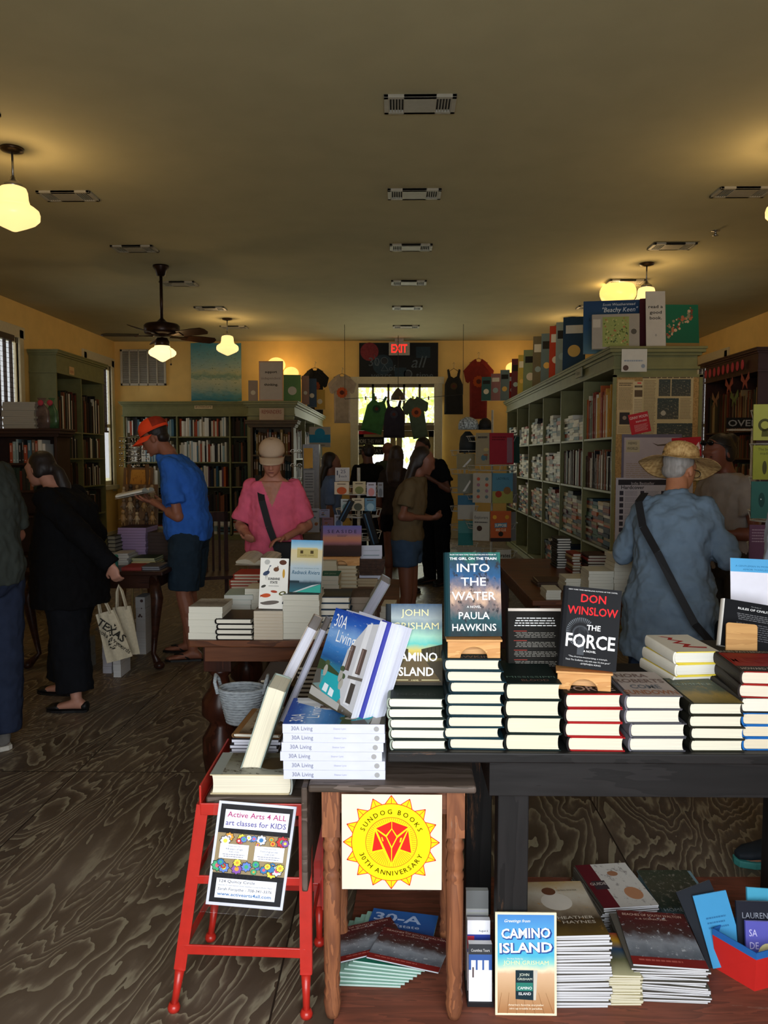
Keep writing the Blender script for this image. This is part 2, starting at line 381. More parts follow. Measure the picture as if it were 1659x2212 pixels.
# back doors with transom and side frame
def back_doors():
    y = YB; cx = (DX0+DX1)/2
    M_DF = mat('#6a5c3c', 0.5, var=0.08); M_DOOR = mat('#8a7a50', 0.5, var=0.08)
    w = MB()
    for x0, x1 in ((DX0-0.13, DX0+0.02), (DX1-0.02, DX1+0.13)): w.box(x0, x1, y-0.05, y+0.15, 0, 3.0, M_TRIM)
    w.box(DX0-0.16, DX1+0.16, y-0.07, y+0.15, 2.9, 3.03, M_TRIM)
    w.box(DX0, DX1, y-0.04, y+0.12, 2.03, 2.14, M_DF)
    o = struct(w.build('door_1', bevel=0.004))
    w = MB()      # transom sash bars
    w.box(DX0, DX1, y, y+0.06, 2.84, 2.9, M_DF); w.box(DX0, DX1, y, y+0.06, 2.14, 2.18, M_DF)
    for i in range(6):
        x = DX0+(DX1-DX0)*i/5; w.box(x-0.02, x+0.02, y, y+0.06, 2.14, 2.9, M_DF)
    w.build('transom_frame', o)
    w = MB(); w.box(DX0, DX1, y+0.03, y+0.035, 2.14, 2.9, glass()); w.build('transom_pane', o)
    for x0, x1 in ((DX0+0.02, cx-0.01), (cx+0.01, DX1-0.02)):
        w = MB()
        for a, b2 in ((x0, x0+0.10), (x1-0.10, x1)): w.box(a, b2, y+0.02, y+0.07, 0.01, 2.03, M_DOOR)
        w.box(x0, x1, y+0.02, y+0.07, 0.01, 0.30, M_DOOR); w.box(x0, x1, y+0.02, y+0.07, 1.91, 2.03, M_DOOR)
        d = w.build('door_leaf', o, bevel=0.003)
        w = MB(); w.box(x0+0.1, x1-0.1, y+0.04, y+0.046, 0.30, 1.91, glass()); p = w.build('door_pane', None); p.parent = d; 
        w = MB(); hx = (x1-0.05) if x0 < cx-0.3 else (x0+0.05)
        w.tube([(hx, y+0.02, 0.95), (hx, y-0.03, 0.95), (hx, y-0.03, 1.15), (hx, y+0.02, 1.15)], 0.008, M_STEEL); p = w.build('door_handle', None); p.parent = d
back_doors()
# ---------------- garden seen through the back doors and windows ----------------
g = MB(); g.box(-30, 30, YB+0.3, 60, -0.2, -0.05, mat('#b9b48a', 0.9, var=0.2, scale=2)); struct(g.build('garden_ground'))
def leafmat(c):
    k = NT('leaves'); k.b.inputs['Base Color'].default_value = lin(c); k.b.inputs['Roughness'].default_value = 0.6
    k.b.inputs['Transmission Weight'].default_value = 0.0
    return k.m
LM = [leafmat('#d4e6a0'), leafmat('#bcd67c'), leafmat('#eef4c0')]
def tree(x, y, h, r, label, seed):
    rnd = random.Random(seed); t = thing('garden_tree', label, 'tree', (x, y, -0.05), 'leafy trees outside the back doors')
    m = MB(); m.tube([(x, y, -0.05), (x+0.1, y, h*0.4), (x, y, h*0.7)], [0.12, 0.09, 0.05], mat('#6b5842', 0.9)); m.build('trunk', t)
    m = MB()
    for i in range(900):
        a = rnd.uniform(0, 2*PI); b = math.acos(rnd.uniform(-1, 1)); q = r*rnd.uniform(0.35, 1)**0.6*(0.75+0.4*noise.noise(Vector((a, b*2, seed))))
        p = Vector((x+q*math.sin(b)*math.cos(a), y+q*math.sin(b)*math.sin(a), h*0.68+q*1.1*math.cos(b)))
        M = Matrix.Translation(p) @ Euler((rnd.uniform(0, 6), rnd.uniform(0, 6), rnd.uniform(0, 6))).to_matrix().to_4x4(); s = rnd.uniform(0.07, 0.15)
        m.add([(-s, 0, 0), (0, -s*0.5, 0.01), (s, 0, 0), (0, s*0.5, 0.01)], [(0, 1, 2, 3)], LM[i % 3], M=M)
    m.build('foliage', t)
tree(-1.6, 19.5, 3.2, 1.5, 'sunlit leafy tree outside, left of the back doors', 1)
tree(1.1, 20.5, 3.6, 1.7, 'sunlit leafy tree outside, right half of the back doors', 2)
tree(-0.1, 24, 4.4, 2.1, 'taller pale tree outside behind the other two', 3)
# ---------------- ceiling vents ----------------
M_VW = mat('#a39f8f', 0.5, var=0.05); M_VD = mat('#3a372e', 0.7)
def vent(x, y, label):
    w, d = 0.44, 0.24; t = thing('ceiling_vent', label, 'vent', (x, y, HC), 'air vents in rows across the ceiling')
    m = MB(); z = HC
    for a, b2, c2, d2 in ((-w/2, w/2, -d/2, -d/2+0.03), (-w/2, w/2, d/2-0.03, d/2), (-w/2, -w/2+0.03, -d/2, d/2), (w/2-0.03, w/2, -d/2, d/2), (-0.10, 0.10, -d/2, d/2)):
        m.box(x+a, x+b2, y+c2, y+d2, z-0.02, z, M_VW)
    m.build('frame', t, bevel=0.003)
    m = MB(); m.box(x-w/2+0.01, x+w/2-0.01, y-d/2+0.01, y+d/2-0.01, z-0.004, z, M_VD); m.build('duct', t)
    m = MB()
    for s in (-1, 1):
        for i in range(5): m.box(x+s*(0.115+i*0.018)-0.003, x+s*(0.115+i*0.018)+0.003, y-d/2+0.03, y+d/2-0.03, z-0.018, z, M_VW)
    m.build('louvres', t)
rows = [5.03, 6.70, 8.37, 10.04, 11.71, 13.38]
for j, (nm, x) in enumerate((('middle', 0.13), ('left', -2.73), ('right', 2.80))):
    for i, y in enumerate(rows):
        vent(x, y, 'white louvred ceiling vent, %s nearest in the %s row' % (ORD1[i] if i else 'the', nm))
m = MB(); q = P(1545, 522, 7.85); m.lathe([(0.001, -0.05), (0.03, -0.045), (0.012, -0.03), (0.012, -0.008), (0.04, -0.004), (0.04, 0)], (q.x, q.y, HC), M_STEEL, 12); tag(m.build('sprinkler_head'), 'small metal fire sprinkler head on the ceiling at right', 'sprinkler')
# ---------------- lamps ----------------
M_SHADE = glow('#ffd98f', 1.25); M_BRZ = mat('#4a3a2c', 0.35, 0.8)
def bulb(name, loc, w=LAMP_W, r=0.05, parent=None):
    l = bpy.data.lights.new(name, 'POINT'); l.energy = w; l.color = LAMP_COL; l.shadow_soft_size = r
    o = bpy.data.objects.new(name, l); COL.objects.link(o); o.location = Vector(loc) - (parent.location if parent else Vector()); o.parent = parent
SH = [(0.06, 0.165), (0.085, 0.155), (0.094, 0.13), (0.098, 0.08), (0.108, 0.045), (0.14, 0.025), (0.165, 0.005), (0.172, -0.02), (0.17, -0.055), (0.145, -0.08), (0.09, -0.108), (0.02, -0.14), (0.002, -0.145)]
def pendant(x, y, z, label, s=1.0):
    t = thing('pendant_lamp', label, 'lamp', (x, y, HC), 'schoolhouse pendant lamps on the ceiling')
    m = MB(); m.lathe([(0.001, -0.03), (0.03, -0.03), (0.075, -0.018), (0.08, 0.0)], (x, y, HC), M_BRZ, 24); m.build('canopy', t)
    m = MB(); m.lathe([(0.008, z+0.2*s-HC), (0.008, -0.02)], (x, y, HC), M_STEEL, 10); m.build('stem', t)
    m = MB(); m.lathe([(0.06*s, 0.15*s), (0.062*s, 0.185*s), (0.03*s, 0.21*s), (0.012, 0.24*s)], (x, y, z), M_STEEL, 20); m.build('fitter', t)
    m = MB(); m.lathe([(a*s, b3*s) for a, b3 in reversed(SH)], (x, y, z), M_SHADE, 32); sh = m.build('lamp_shade', t); sh.visible_shadow = False
    bulb('bulb', (x, y, z), parent=t)
pendant(-2.71, 5.70, 3.27, 'white glass pendant lamp at the far left of the front row')
pendant(2.73, 5.70, 3.27, 'white glass pendant lamp cut off by the right picture edge')
pendant(-2.68, 12.6, 3.27, 'small far pendant lamp in front of the blue tapestry')
pendant(2.78, 9.13, 3.27, 'pendant lamp behind the read a good book sign')
def globe(x, y, z, r, label, flat=0.8):
    t = thing('globe_lamp', label, 'lamp', (x, y, z), 'warm globe lamps at the back')
    m = MB(); m.sphere((x, y, z), (r, r, r*flat), glow('#ffcf70', 1.3), 28, 16); sh = m.build('globe', t); sh.visible_shadow = False
    m = MB()
    if z > 3.3: m.lathe([(0.07, r*flat-0.03), (0.09, HC-z)], (x, y, z), M_BRZ, 16)
    else: m.tube([(x, y, z-r*flat+0.02), (x, y, z-r*flat-0.05), (x, YB-0.06, z-r*flat-0.05), (x, YB, z-r*flat-0.05)], 0.018, M_BRZ); m.cbox((x, YB-0.015, z-r*flat-0.05), 0.12, 0.03, 0.16, M_BRZ)
    m.build('mount', t); bulb('bulb', (x, y, z), LAMP_W if z > 3.3 else 1.6, parent=t)
q = P(1335, 633, 10.2); globe(q.x, q.y, q.z, 0.225, 'large oval ceiling globe lamp above the right bookcase', 0.78)
q = P(597, 788, 14.7); globe(q.x, q.y, q.z, 0.165, 'back wall globe lamp behind the independent thinking sign')
q = P(629, 806, 14.75); globe(q.x, q.y, q.z, 0.14, 'back wall globe lamp right of the independent thinking sign')
q = P(1108, 795, 14.7); globe(q.x, q.y, q.z, 0.13, 'back wall globe lamp just right of the red tee')
q = P(1188, 725, 12.6); pendant(2.7, 12.6, 3.27, 'farthest right pendant lamp mostly hidden by displayed books')
def fan(x, y):
    M_FB = wood('#2a1b12', '#3b261a', 12, 0.4, 'X', 'fan_blade_wood'); M_FM = mat('#2a1a14', 0.35, 0.5)
    t = thing('ceiling_fan', 'dark brown ceiling fan with wooden blades and lit glass bowl', 'fan', (x, y, HC))
    zb = 2.95
    m = MB(); m.lathe([(0.012, -0.12), (0.05, -0.11), (0.06, -0.06), (0.09, -0.02), (0.09, 0)], (x, y, HC), M_FM, 24); m.build('canopy', t)
    m = MB(); m.lathe([(0.018, zb+0.1-HC), (0.018, -0.1)], (x, y, HC), M_FM, 12); m.build('down_rod', t)
    m = MB(); m.lathe([(0.04, -0.06), (0.10, -0.05), (0.19, -0.035), (0.20, -0.01), (0.20, 0.055), (0.18, 0.075), (0.06, 0.1), (0.02, 0.14)], (x, y, zb+0.02), M_FM, 36); m.build('motor_housing', t)
    m = MB(); m.lathe([(0.05, -0.17), (0.085, -0.15), (0.08, -0.1), (0.06, -0.06)], (x, y, zb), M_FM, 24); m.build('switch_housing', t)
    for i in range(5):
        a = R(-30+72*i); ca, sa = math.cos(a), math.sin(a)
        M = T(x, y, zb-0.03) @ Matrix.Rotation(a, 4, 'Z') @ RX(-20)
        m = MB(); m.prism([(0.26, -0.055), (0.5, -0.07), (0.64, -0.068), (0.675, -0.03), (0.675, 0.03), (0.64, 0.068), (0.5, 0.07), (0.26, 0.055)], -0.004, 0.004, M_FB, M); bl = m.build('blade', t)
        m = MB(); m.prism([(0.10, -0.02), (0.2, -0.015), (0.3, -0.04), (0.3, 0.04), (0.2, 0.015), (0.10, 0.02)], -0.012, -0.005, M_BRZ, M); b2 = m.build('blade_iron', t); b2.parent = bl
    m = MB(); z = zb-0.2
    m.lathe([(0.002, -0.13), (0.03, -0.12), (0.075, -0.09), (0.135, -0.06), (0.155, -0.035), (0.152, -0.01), (0.12, 0.02), (0.09, 0.035), (0.085, 0.05)], (x, y, z), glow('#ffe0a0', 1.6), 32); sh = m.build('glass_bowl', t); sh.visible_shadow = False
    m = MB(); m.tube([(x+0.09, y-0.05, z+0.03), (x+0.13, y-0.12, z-0.02), (x+0.13, y-0.12, z-0.16)], 0.002, M_BRZ, 6); m.sphere((x+0.13, y-0.12, z-0.17), 0.012, M_BRZ); m.build('pull_chain', t)
    bulb('bulb', (x, y, z-0.02), LAMP_W*0.8, parent=t)
fan(-2.69, 9.14)
# ---------------- back wall dressing ----------------
def return_grille():
    a = P(260, 755, YB); b = P(360, 833, YB); t = thing('return_air_grille', 'large white louvred air grille high on the back wall', 'vent', ((a.x+b.x)/2, YB, b.z))
    M_G = mat('#b9b3a3', 0.5, var=0.05); m = MB()
    x0, x1, z1, z0 = a.x, b.x, a.z, b.z; y = YB
    for p in ((x0, x1, z0, z0+0.04), (x0, x1, z1-0.04, z1), (x0, x0+0.04, z0, z1), (x1-0.04, x1, z0, z1)): m.box(p[0], p[1], y-0.03, y-0.001, p[2], p[3], M_G)
    for i in range(1, 5): x = x0+(x1-x0)*i/5; m.box(x-0.012, x+0.012, y-0.03, y-0.001, z0, z1, M_G)
    m.build('frame', t, bevel=0.003); m = MB(); z = z0+0.05
    while z < z1-0.05:
        m.box(x0+0.03, x1-0.03, -0.0, 0.02, -0.0015, 0.0015, M_G, T(0, y-0.024, z) @ RX(-35)); z += 0.022
    m.build('louvres', t)
    m = MB(); m.box(x0+0.02, x1-0.02, y-0.002, y-0.0005, z0+0.02, z1-0.02, mat('#4c4a45', 0.8)); m.build('backing', t)
return_grille()
# blue hanging of a harbour village
def wavy_cloth(x0, x1, z0, z1, y, m, amp=0.02, nx=24, nz=20, seed=0, taper=0):
    mb = MB(); vs = []; fs = []; uv = []
    for j in range(nz+1):
        for i in range(nx+1):
            u, v = i/nx, j/nz; k = 1-taper*v*0
            yy = y - 0.02 - amp*(1-v)*(1+math.sin(u*9+seed))*0.5 - amp*0.4*math.sin(u*17+v*3+seed)
            vs.append((x0+(x1-x0)*u, yy, z0+(z1-z0)*v + (0.012*math.sin(u*PI*2) if j in (0, nz) else 0)))
    for j in range(nz):
        for i in range(nx):
            a = j*(nx+1)+i; fs.append((a, a+1, a+nx+2, a+nx+1)); uv.append([(i/nx, j/nz), ((i+1)/nx, j/nz), ((i+1)/nx, (j+1)/nz), (i/nx, (j+1)/nz)])
    mb.add(vs, fs, m, True, uv); return mb
a = P(411, 741, YB-0.05); b = P(522, 866, YB-0.05)
M_TAP = art([(0.0, '#3d7a8a'), (0.10, '#5f9298'), (0.22, '#9fae9a'), (0.36, '#b9bd9c'), (0.42, '#7c9a86'), (0.5, '#b4b890'), (0.58, '#9fb4a4'), (0.75, '#7ea7a4'), (1.0, '#4f93a2')], 5.0, 0.22, '#6a7c62', 0.8, name='printed_cloth', stretch=(1.2, 3.0, 1), thr=0.57)
tag(wavy_cloth(a.x, b.x, b.z, a.z, YB-0.01, M_TAP, 0.015).build('tapestry'), 'blue-green painted cloth with a little village scene on the yellow wall', 'tapestry')
# chalkboard mural and exit sign
def mural():
    a = P(776, 741, YB-0.03); b = P(946, 827, YB-0.03); y = YB-0.055; x0, x1, z1, z0 = a.x, b.x, a.z, b.z; w = x1-x0; h = z1-z0
    t = thing('chalkboard', 'black chalkboard with pale drawings above the back doors', 'chalkboard', (x0+w/2, YB, z0))
    m = MB(); m.box(x0, x1, y, YB-0.002, z0, z1, mat('#1c1e22', 0.8, var=0.1)); 
    CH1 = mat('#59636c', 0.9, var=0.2); CR = mat('#7c3238', 0.9, var=0.2); CBL = mat('#2d3d49', 0.9)
    M = T(x0, y-0.002, z0) @ RX(90)
    def circ(cx, cy, r, mm, n=20, z=0): m.poly([(cx+r*math.cos(2*PI*i/n), cy+r*math.sin(2*PI*i/n)) for i in range(n)], mm, z, M)
    circ(w*0.13, h*0.78, 0.17, CR); circ(w*0.30, h*0.45, 0.19, CBL, z=0.0005); circ(w*0.32, h*0.55, 0.07, CH1, z=0.001); circ(w*0.32, h*0.55, 0.058, M_BLACK, z=0.0015)
    for p, q in (((0.19, 0.7), (0.24, 0.42)), ((0.32, 0.45), (0.28, 0.3)), ((0.32, 0.45), (0.37, 0.3)), ((0.28, 0.3), (0.37, 0.3))):
        m.bar(M @ Vector((p[0]*w, p[1]*h, 0.002)), M @ Vector((q[0]*w, q[1]*h, 0.002)), 0.01, 0.002, CH1, (0, 1, 0))
    m.text('30', w*0.19, h*0.42, 0.16, CH1, 0.002, M=M); m.text('years', w*0.27, h*0.10, 0.13, CH1, 0.002, M=M, shear=0.3)
    m.text('of', w*0.42, h*0.3, 0.11, CH1, 0.002, M=M); m.text('all', w*0.76, h*0.38, 0.22, CH1, 0.002, M=M, shear=0.3); m.text('time', w*0.83, h*0.10, 0.13, CH1, 0.002, M=M)
    m.poly([(w*0.44, h*0.38), (w*0.60, h*0.38), (w*0.58, h*0.05), (w*0.46, h*0.05)], CBL, 0.001, M); circ(w*0.62, h*0.22, 0.08, CH1, z=0.001); circ(w*0.62, h*0.22, 0.06, M_BLACK, z=0.0015)
    m.poly([(w*0.72, h*0.9), (w*0.9, h*0.9), (w*0.9, h*0.62), (w*0.72, h*0.62)], CBL, 0.001, M)
    m.build('board', t)
mural()
a = P(840, 739, YB-0.3); b = P(885, 767, YB-0.3)
t = thing('exit_sign', 'white ceiling sign with glowing red EXIT letters', 'sign', ((a.x+b.x)/2, YB-0.3, HC)); m = MB()
m.box(a.x, b.x, YB-0.32, YB-0.27, b.z, a.z, mat('#a89d90', 0.5)); m.box((a.x+b.x)/2-0.08, (a.x+b.x)/2+0.08, YB-0.33, YB-0.26, a.z, HC, mat('#a89d90', 0.5)); m.build('housing', t, bevel=0.003)
m = MB(); m.text('EXIT', (a.x+b.x)/2, b.z+0.045, 0.15, glow('#ff2a22', 1.3, 'red_exit_light'), 0, M=T(0, YB-0.322, 0) @ RX(90), bold=0.03, width=0.29); m.build('letters', t)
# ======================= BOOKS, PRINTS, STANDS: builders =======================
def ink(c, rough=0.45): return mat(c, max(rough, 0.55), var=0.03, scale=20, spec=0.09)
def pagemat(c, n=420.0):
    key = ('page', c, n)
    if key in MATS: return MATS[key]
    k = NT('page_edges'); tc = k.n('ShaderNodeTexCoord'); mp = k.n('ShaderNodeMapping'); mp.inputs['Scale'].default_value = (1.5, 1.5, n); k.l(tc.outputs['Object'], mp.inputs[0])
    nz = k.n('ShaderNodeTexNoise', i_Scale=2.0, i_Detail=2.0); k.l(mp.outputs[0], nz.inputs['Vector'])
    col = lin(c); col = tuple(x*0.86 for x in col[:3])+(1,); r = k.ramp([(0.3, tuple(x*0.78 for x in col[:3])+(1,)), (0.6, col)]); k.l(nz.outputs[0], r.inputs[0]); k.l(r.outputs[0], k.b.inputs['Base Color'])
    k.b.inputs['Roughness'].default_value = 0.8; MATS[key] = k.m; return k.m
class Print:
    """draws flat ink shapes in a unit frame (0..1, 0..1) that lies on a real surface"""
    def __init__(s, mb, M, w, h): s.mb = mb; s.M = M; s.w = w; s.h = h
    def z(s, l): return 0.00025*l
    def q(s, pts, c, l=1): s.mb.poly([(x*s.w, y*s.h) for x, y in pts], ink(c) if isinstance(c, str) else c, s.z(l), s.M); return s
    def r(s, x0, y0, x1, y1, c, l=1): return s.q([(x0, y0), (x1, y0), (x1, y1), (x0, y1)], c, l)
    def c(s, x, y, rx, c, l=1, n=20, ry=None, a0=0.0, a1=2*PI, rot=0.0):
        ry = rx*s.w/s.h if ry is None else ry; pts = []
        for i in range(n + (0 if a1-a0 > 6.28 else 1)):
            a = a0+(a1-a0)*i/n; u, v = rx*s.w*math.cos(a), ry*s.h*math.sin(a)
            pts.append((x+(u*math.cos(rot)-v*math.sin(rot))/s.w, y+(u*math.sin(rot)+v*math.cos(rot))/s.h))
        return s.q(pts, c, l)
    def t(s, string, x, y, h, c, w=None, l=3, align='CENTER', bold=0.0, shear=0.0, sx=0.9, rot=0.0, sp=1.0):
        s.mb.text(string, x*s.w, y*s.h, h*s.h, ink(c) if isinstance(c, str) else c, s.z(l), align, bold, shear, s.M, None if w is None else w*s.w, sx, sp, rot); return s
    def lines(s, x0, x1, y1, y0, n, c, th=0.35, l=2, seed=1, ragged=0.15, mid=False):
        rnd = random.Random(seed); g = (y1-y0)/n
        for i in range(n):
            y = y1-g*(i+0.5); k = (x1-x0)*rnd.uniform(0, ragged)
            xx = x0
            while xx < x1-k:      # words
                wl = rnd.uniform(0.05, 0.14)*(x1-x0); e = min(xx+wl, x1-k); off = k/2 if mid else 0
                s.r(xx+off, y-g*th/2, e+off, y+g*th/2, c, l); xx = e+0.02*(x1-x0)
        return s
def hard_parts(w, d, t, cover, pages, front=None, deco=None, spine=None, ends=None, b=0.0028):
    cov = MB(); N = 8; sp = spine or cover
    out = [(w/2, 0.0), (-w/2+0.012, 0.0), (-w/2+0.006, 0.0012)]; inn = [(w/2, b), (-w/2+0.012, b), (-w/2+0.008, b+0.001)]
    for i in range(N+1):
        a = -PI/2+PI*i/N; out.append((-w/2+0.003-0.0065*math.cos(a), t/2+(t/2)*math.sin(a))); inn.append((-w/2+0.0065-0.0055*math.cos(a), t/2+(t/2-b)*math.sin(a)))
    out += [(-w/2+0.006, t-0.0012), (-w/2+0.012, t), (w/2, t)]; inn += [(-w/2+0.008, t-b-0.001), (-w/2+0.012, t-b), (w/2, t-b)]
    n = len(out)
    for i in range(n-1):
        a, c2 = out[i], out[i+1]; mm = cover if (i < 2 or i > n-4) else sp
        if i == n-2 and front is not None:
            cov.add([(a[0], 0, a[1]), (c2[0], 0, c2[1]), (c2[0], d, c2[1]), (a[0], d, a[1])], [(0, 1, 2, 3)], front, uvs=[[(0, 0), (1, 0), (1, 1), (0, 1)]])
        else: cov.add([(a[0], 0, a[1]), (c2[0], 0, c2[1]), (c2[0], d, c2[1]), (a[0], d, a[1])], [(0, 1, 2, 3)] , mm, 2 < i < n-4)
        a2, c3 = inn[i], inn[i+1]; cov.add([(a2[0], 0, a2[1]), (a2[0], d, a2[1]), (c3[0], d, c3[1]), (c3[0], 0, c3[1])], [(0, 1, 2, 3)], ends or cover)
        for y in (0, d): cov.add([(a[0], y, a[1]), (c2[0], y, c2[1]), (c3[0], y, c3[1]), (a2[0], y, a2[1])], [(0, 1, 2, 3) if y else (3, 2, 1, 0)], (sp if 1 < i < n-3 else cover))
    for a, a2 in ((out[0], inn[0]), (out[-1], inn[-1])): cov.add([(a[0], 0, a[1]), (a[0], d, a[1]), (a2[0], d, a2[1]), (a2[0], 0, a2[1])], [(0, 1, 2, 3)], cover)
    if deco: deco(Print(cov, T(-w/2+0.002, 0, t), w-0.002, d))
    pg = MB(); pts = []
    for i in range(7):
        a = -PI/2+PI*i/6; pts.append((-w/2+0.0085-0.0055*math.cos(a), t/2+(t/2-b-0.0004)*math.sin(a)))
    for i in range(7):
        a = PI/2-PI*i/6; pts.append((w/2-0.004-0.004*math.cos(a), t/2+(t/2-b-0.0004)*math.sin(a)))
    m = len(pts); vs = [(x, 0.0035, z) for x, z in pts]+[(x, d-0.0035, z) for x, z in pts]
    pg.add(vs, [tuple(range(m)), tuple(reversed(range(m, 2*m)))]+[(i, m+i, m+(i+1) % m, (i+1) % m) for i in range(m)], pages)
    return cov, pg
def paper_parts(w, d, t, cover, pages, front=None, deco=None, spine=None, ends=None, b=0.0005):
    cov = MB(); x0, x1 = -w/2, w/2; sp = spine or cover
    cov.box(x0, x1, 0, d, 0, b, cover); cov.box(x0, x0+b, 0, d, b, t-b, sp); cov.box(x0, x1, 0, d, t-b, t, cover)
    if front is not None: cov.add([(x0, 0, t+0.0001), (x1, 0, t+0.0001), (x1, d, t+0.0001), (x0, d, t+0.0001)], [(0, 1, 2, 3)], front, uvs=[[(0, 0), (1, 0), (1, 1), (0, 1)]])
    if deco: deco(Print(cov, T(x0, 0, t+0.0001), w, d))
    pg = MB(); pg.box(x0+b, x1-0.0006, 0.0006, d-0.0006, b, t-b, pages)
    return cov, pg
PROTO = {}
def book(M, label, w, d, t, cover='#222222', pages='#efe8d2', kind='hard', front=None, deco=None, spine=None, spine_deco=None, group=None, name='book', cat='book', key=None, ends=None, solo=False):
    """one book = a thing with the parts cover and pages; the same book again is a copy"""
    key = key or (kind, round(w, 3), round(d, 3), round(t, 4), cover, pages, spine, id(front), id(deco), id(spine_deco))
    if key in PROTO and not solo:
        r = copy_tree(PROTO[key], M, label, group)
        if group is None and 'group' in r: del r['group']
        return r
    f = hard_parts if kind == 'hard' else paper_parts
    cov, pg = f(w, d, t, ink(cover, 0.35), pagemat(pages), front, deco, ink(spine, 0.35) if spine else None, ink(ends) if ends else None)
    if spine_deco: spine_deco(cov, w, d, t)
    if name == 'book': name = 'hardback_book' if kind == 'hard' else 'paperback_book'; cat = 'hardback' if kind == 'hard' else 'paperback'
    r = thing(name, label, cat, M=M, group=group)
    a = cov.build('cover', None); a.parent = r; b = pg.build('pages', None); b.parent = r
    CH[r.name] = [a, b]; PROTO[key] = r
    return r
def ordl(i, n):
    if i == n-1 and n > 1: return 'topmost'
    return 'lowest' if i == 0 else ORD[i]+' from bottom'
def stack(X0, X1, Y, z0, ztop, n, depth, desc, where, rnd, jit=0.004, rot=1.2, dxs=None, colors=None, top=None, topdeco=None, group=None, yaw=0.0, name='book', cat='book', **kw):
    """n books lying on one another, their page edges towards the entrance"""
    w = X1-X0; t = (ztop-z0)/n; zz = z0
    for i in range(n):
        dx = dxs[i] if dxs else rnd.uniform(-jit, jit); dy = rnd.uniform(0, jit)
        M = T((X0+X1)/2+dx, Y+dy, zz) @ RZ(yaw+rnd.uniform(-rot, rot)); k = dict(kw)
        if colors: k['cover'] = colors[i % len(colors)]
        if i == n-1 and (top is not None or topdeco is not None): k['front'] = top; k['deco'] = topdeco
        c = '%s, %s, stack %s' % (desc if not isinstance(desc, (list, tuple)) else desc[i], ordl(i, n), where)
        book(M, c, w, depth, t-0.0004, group=group, name=name, cat=cat, **k); zz += t
    return zz
def stack_px(px0, px1, py_top, Y, z0, n, depth, desc, where, seed=0, **kw):
    pm = (px0+px1)/2; a = P(px0, py_top, Y); b = P(px1, py_top, Y)
    return stack(a.x, b.x, Y, z0, b.z, n, depth, desc, where, random.Random(seed), **kw)
def standM(px, Y, z, yaw=0.0, lean=15.0, roll=0.0):
    x = P(px, 1100, Y).x
    k = ray(px, 1400); 
    # x of that column at depth Y and height z
    py = 1106; 
    for _ in range(12):
        q = P(px, py, Y); py -= (z-q.z)/(Y/1720.0)*0.9
    x = P(px, py, Y).x
    return T(x, Y, z) @ RZ(yaw) @ RX(90-lean) @ RZ(roll)
def up_to(py, Y, z, lean):
    """height of a leaning board whose foot is at (Y, z) and whose top edge shows at row py"""
    d = 0.2
    for _ in range(30):
        q = P(900, py, Y+d*math.sin(R(lean))); d = max(0.01, (q.z-z)/math.cos(R(lean)))
    return d
def easel(M, w, label, group='tan wooden book stands', col='#d7a468', back=0.09):
    """small wooden stand: arched front rail, ledge and leaning back plate; origin at the ledge, centre"""
    MW = wood(col, '#c08a50', 20, 0.4, 'X', 'beech_wood'); t = thing('book_stand', label, 'book stand', M=M, group=group)
    m = MB(); pts = [(-w/2, -0.052), (-0.036, -0.052)]
    pts += [(-0.036*math.cos(PI*i/10), -0.052+0.030*math.sin(PI*i/10)) for i in range(1, 10)]
    pts += [(0.036, -0.052), (w/2, -0.052), (w/2, -0.006), (-w/2, -0.006)]
    m.prism(pts, -0.006, 0.002, MW, RX(90)); a = m.build('front_rail', None, bevel=0.0015); a.parent = t
    m = MB(); m.box(-w/2-0.004, w/2+0.004, -0.012, 0.05, -0.006, 0.0, MW); a = m.build('ledge', None, bevel=0.0015); a.parent = t
    m = MB(); m.box(-w/2+0.02, w/2-0.02, 0, 0.006, -0.052, back, MW, T(0, 0.048, 0) @ RX(-14)); a = m.build('back_plate', None, bevel=0.0015); a.parent = t
    return t
def frame3(bl, br, tl):
    """matrix from a flat sheet (metres, origin lower left) to the world, with its width and height"""
    ex = Vector(br)-Vector(bl); ey = Vector(tl)-Vector(bl); w, h = ex.length, ey.length; ex.normalize(); ey.normalize(); n = ex.cross(ey).normalized()
    M = Matrix((ex, ey, n)).transposed().to_4x4(); M.translation = Vector(bl); return M, w, h
def arc_text(p, string, cx, cy, r, a0, a1, size, c, inner=False, l=4, bold=0.01):
    """letters of string along a circle, a0..a1 in degrees (metres, not unit frame)"""
    ws = [max(text_geo(ch, bold, 0.0, 1.0)[2], 0.28) if ch != ' ' else 0.35 for ch in string]; tot = sum(ws)+0.25*(len(ws)-1); pos = 0
    for ch, w in zip(string, ws):
        a = R(a0+(a1-a0)*(pos+w/2)/tot); pos += w+0.25
        if ch == ' ': continue
        x, y = cx+r*math.cos(a), cy+r*math.sin(a)
        rot = a-PI/2 if not inner else a+PI/2
        p.mb.text(ch, x, y, size, ink(c), p.z(l), 'CENTER', bold, 0, p.M, None, 1.0, 1.0, rot)
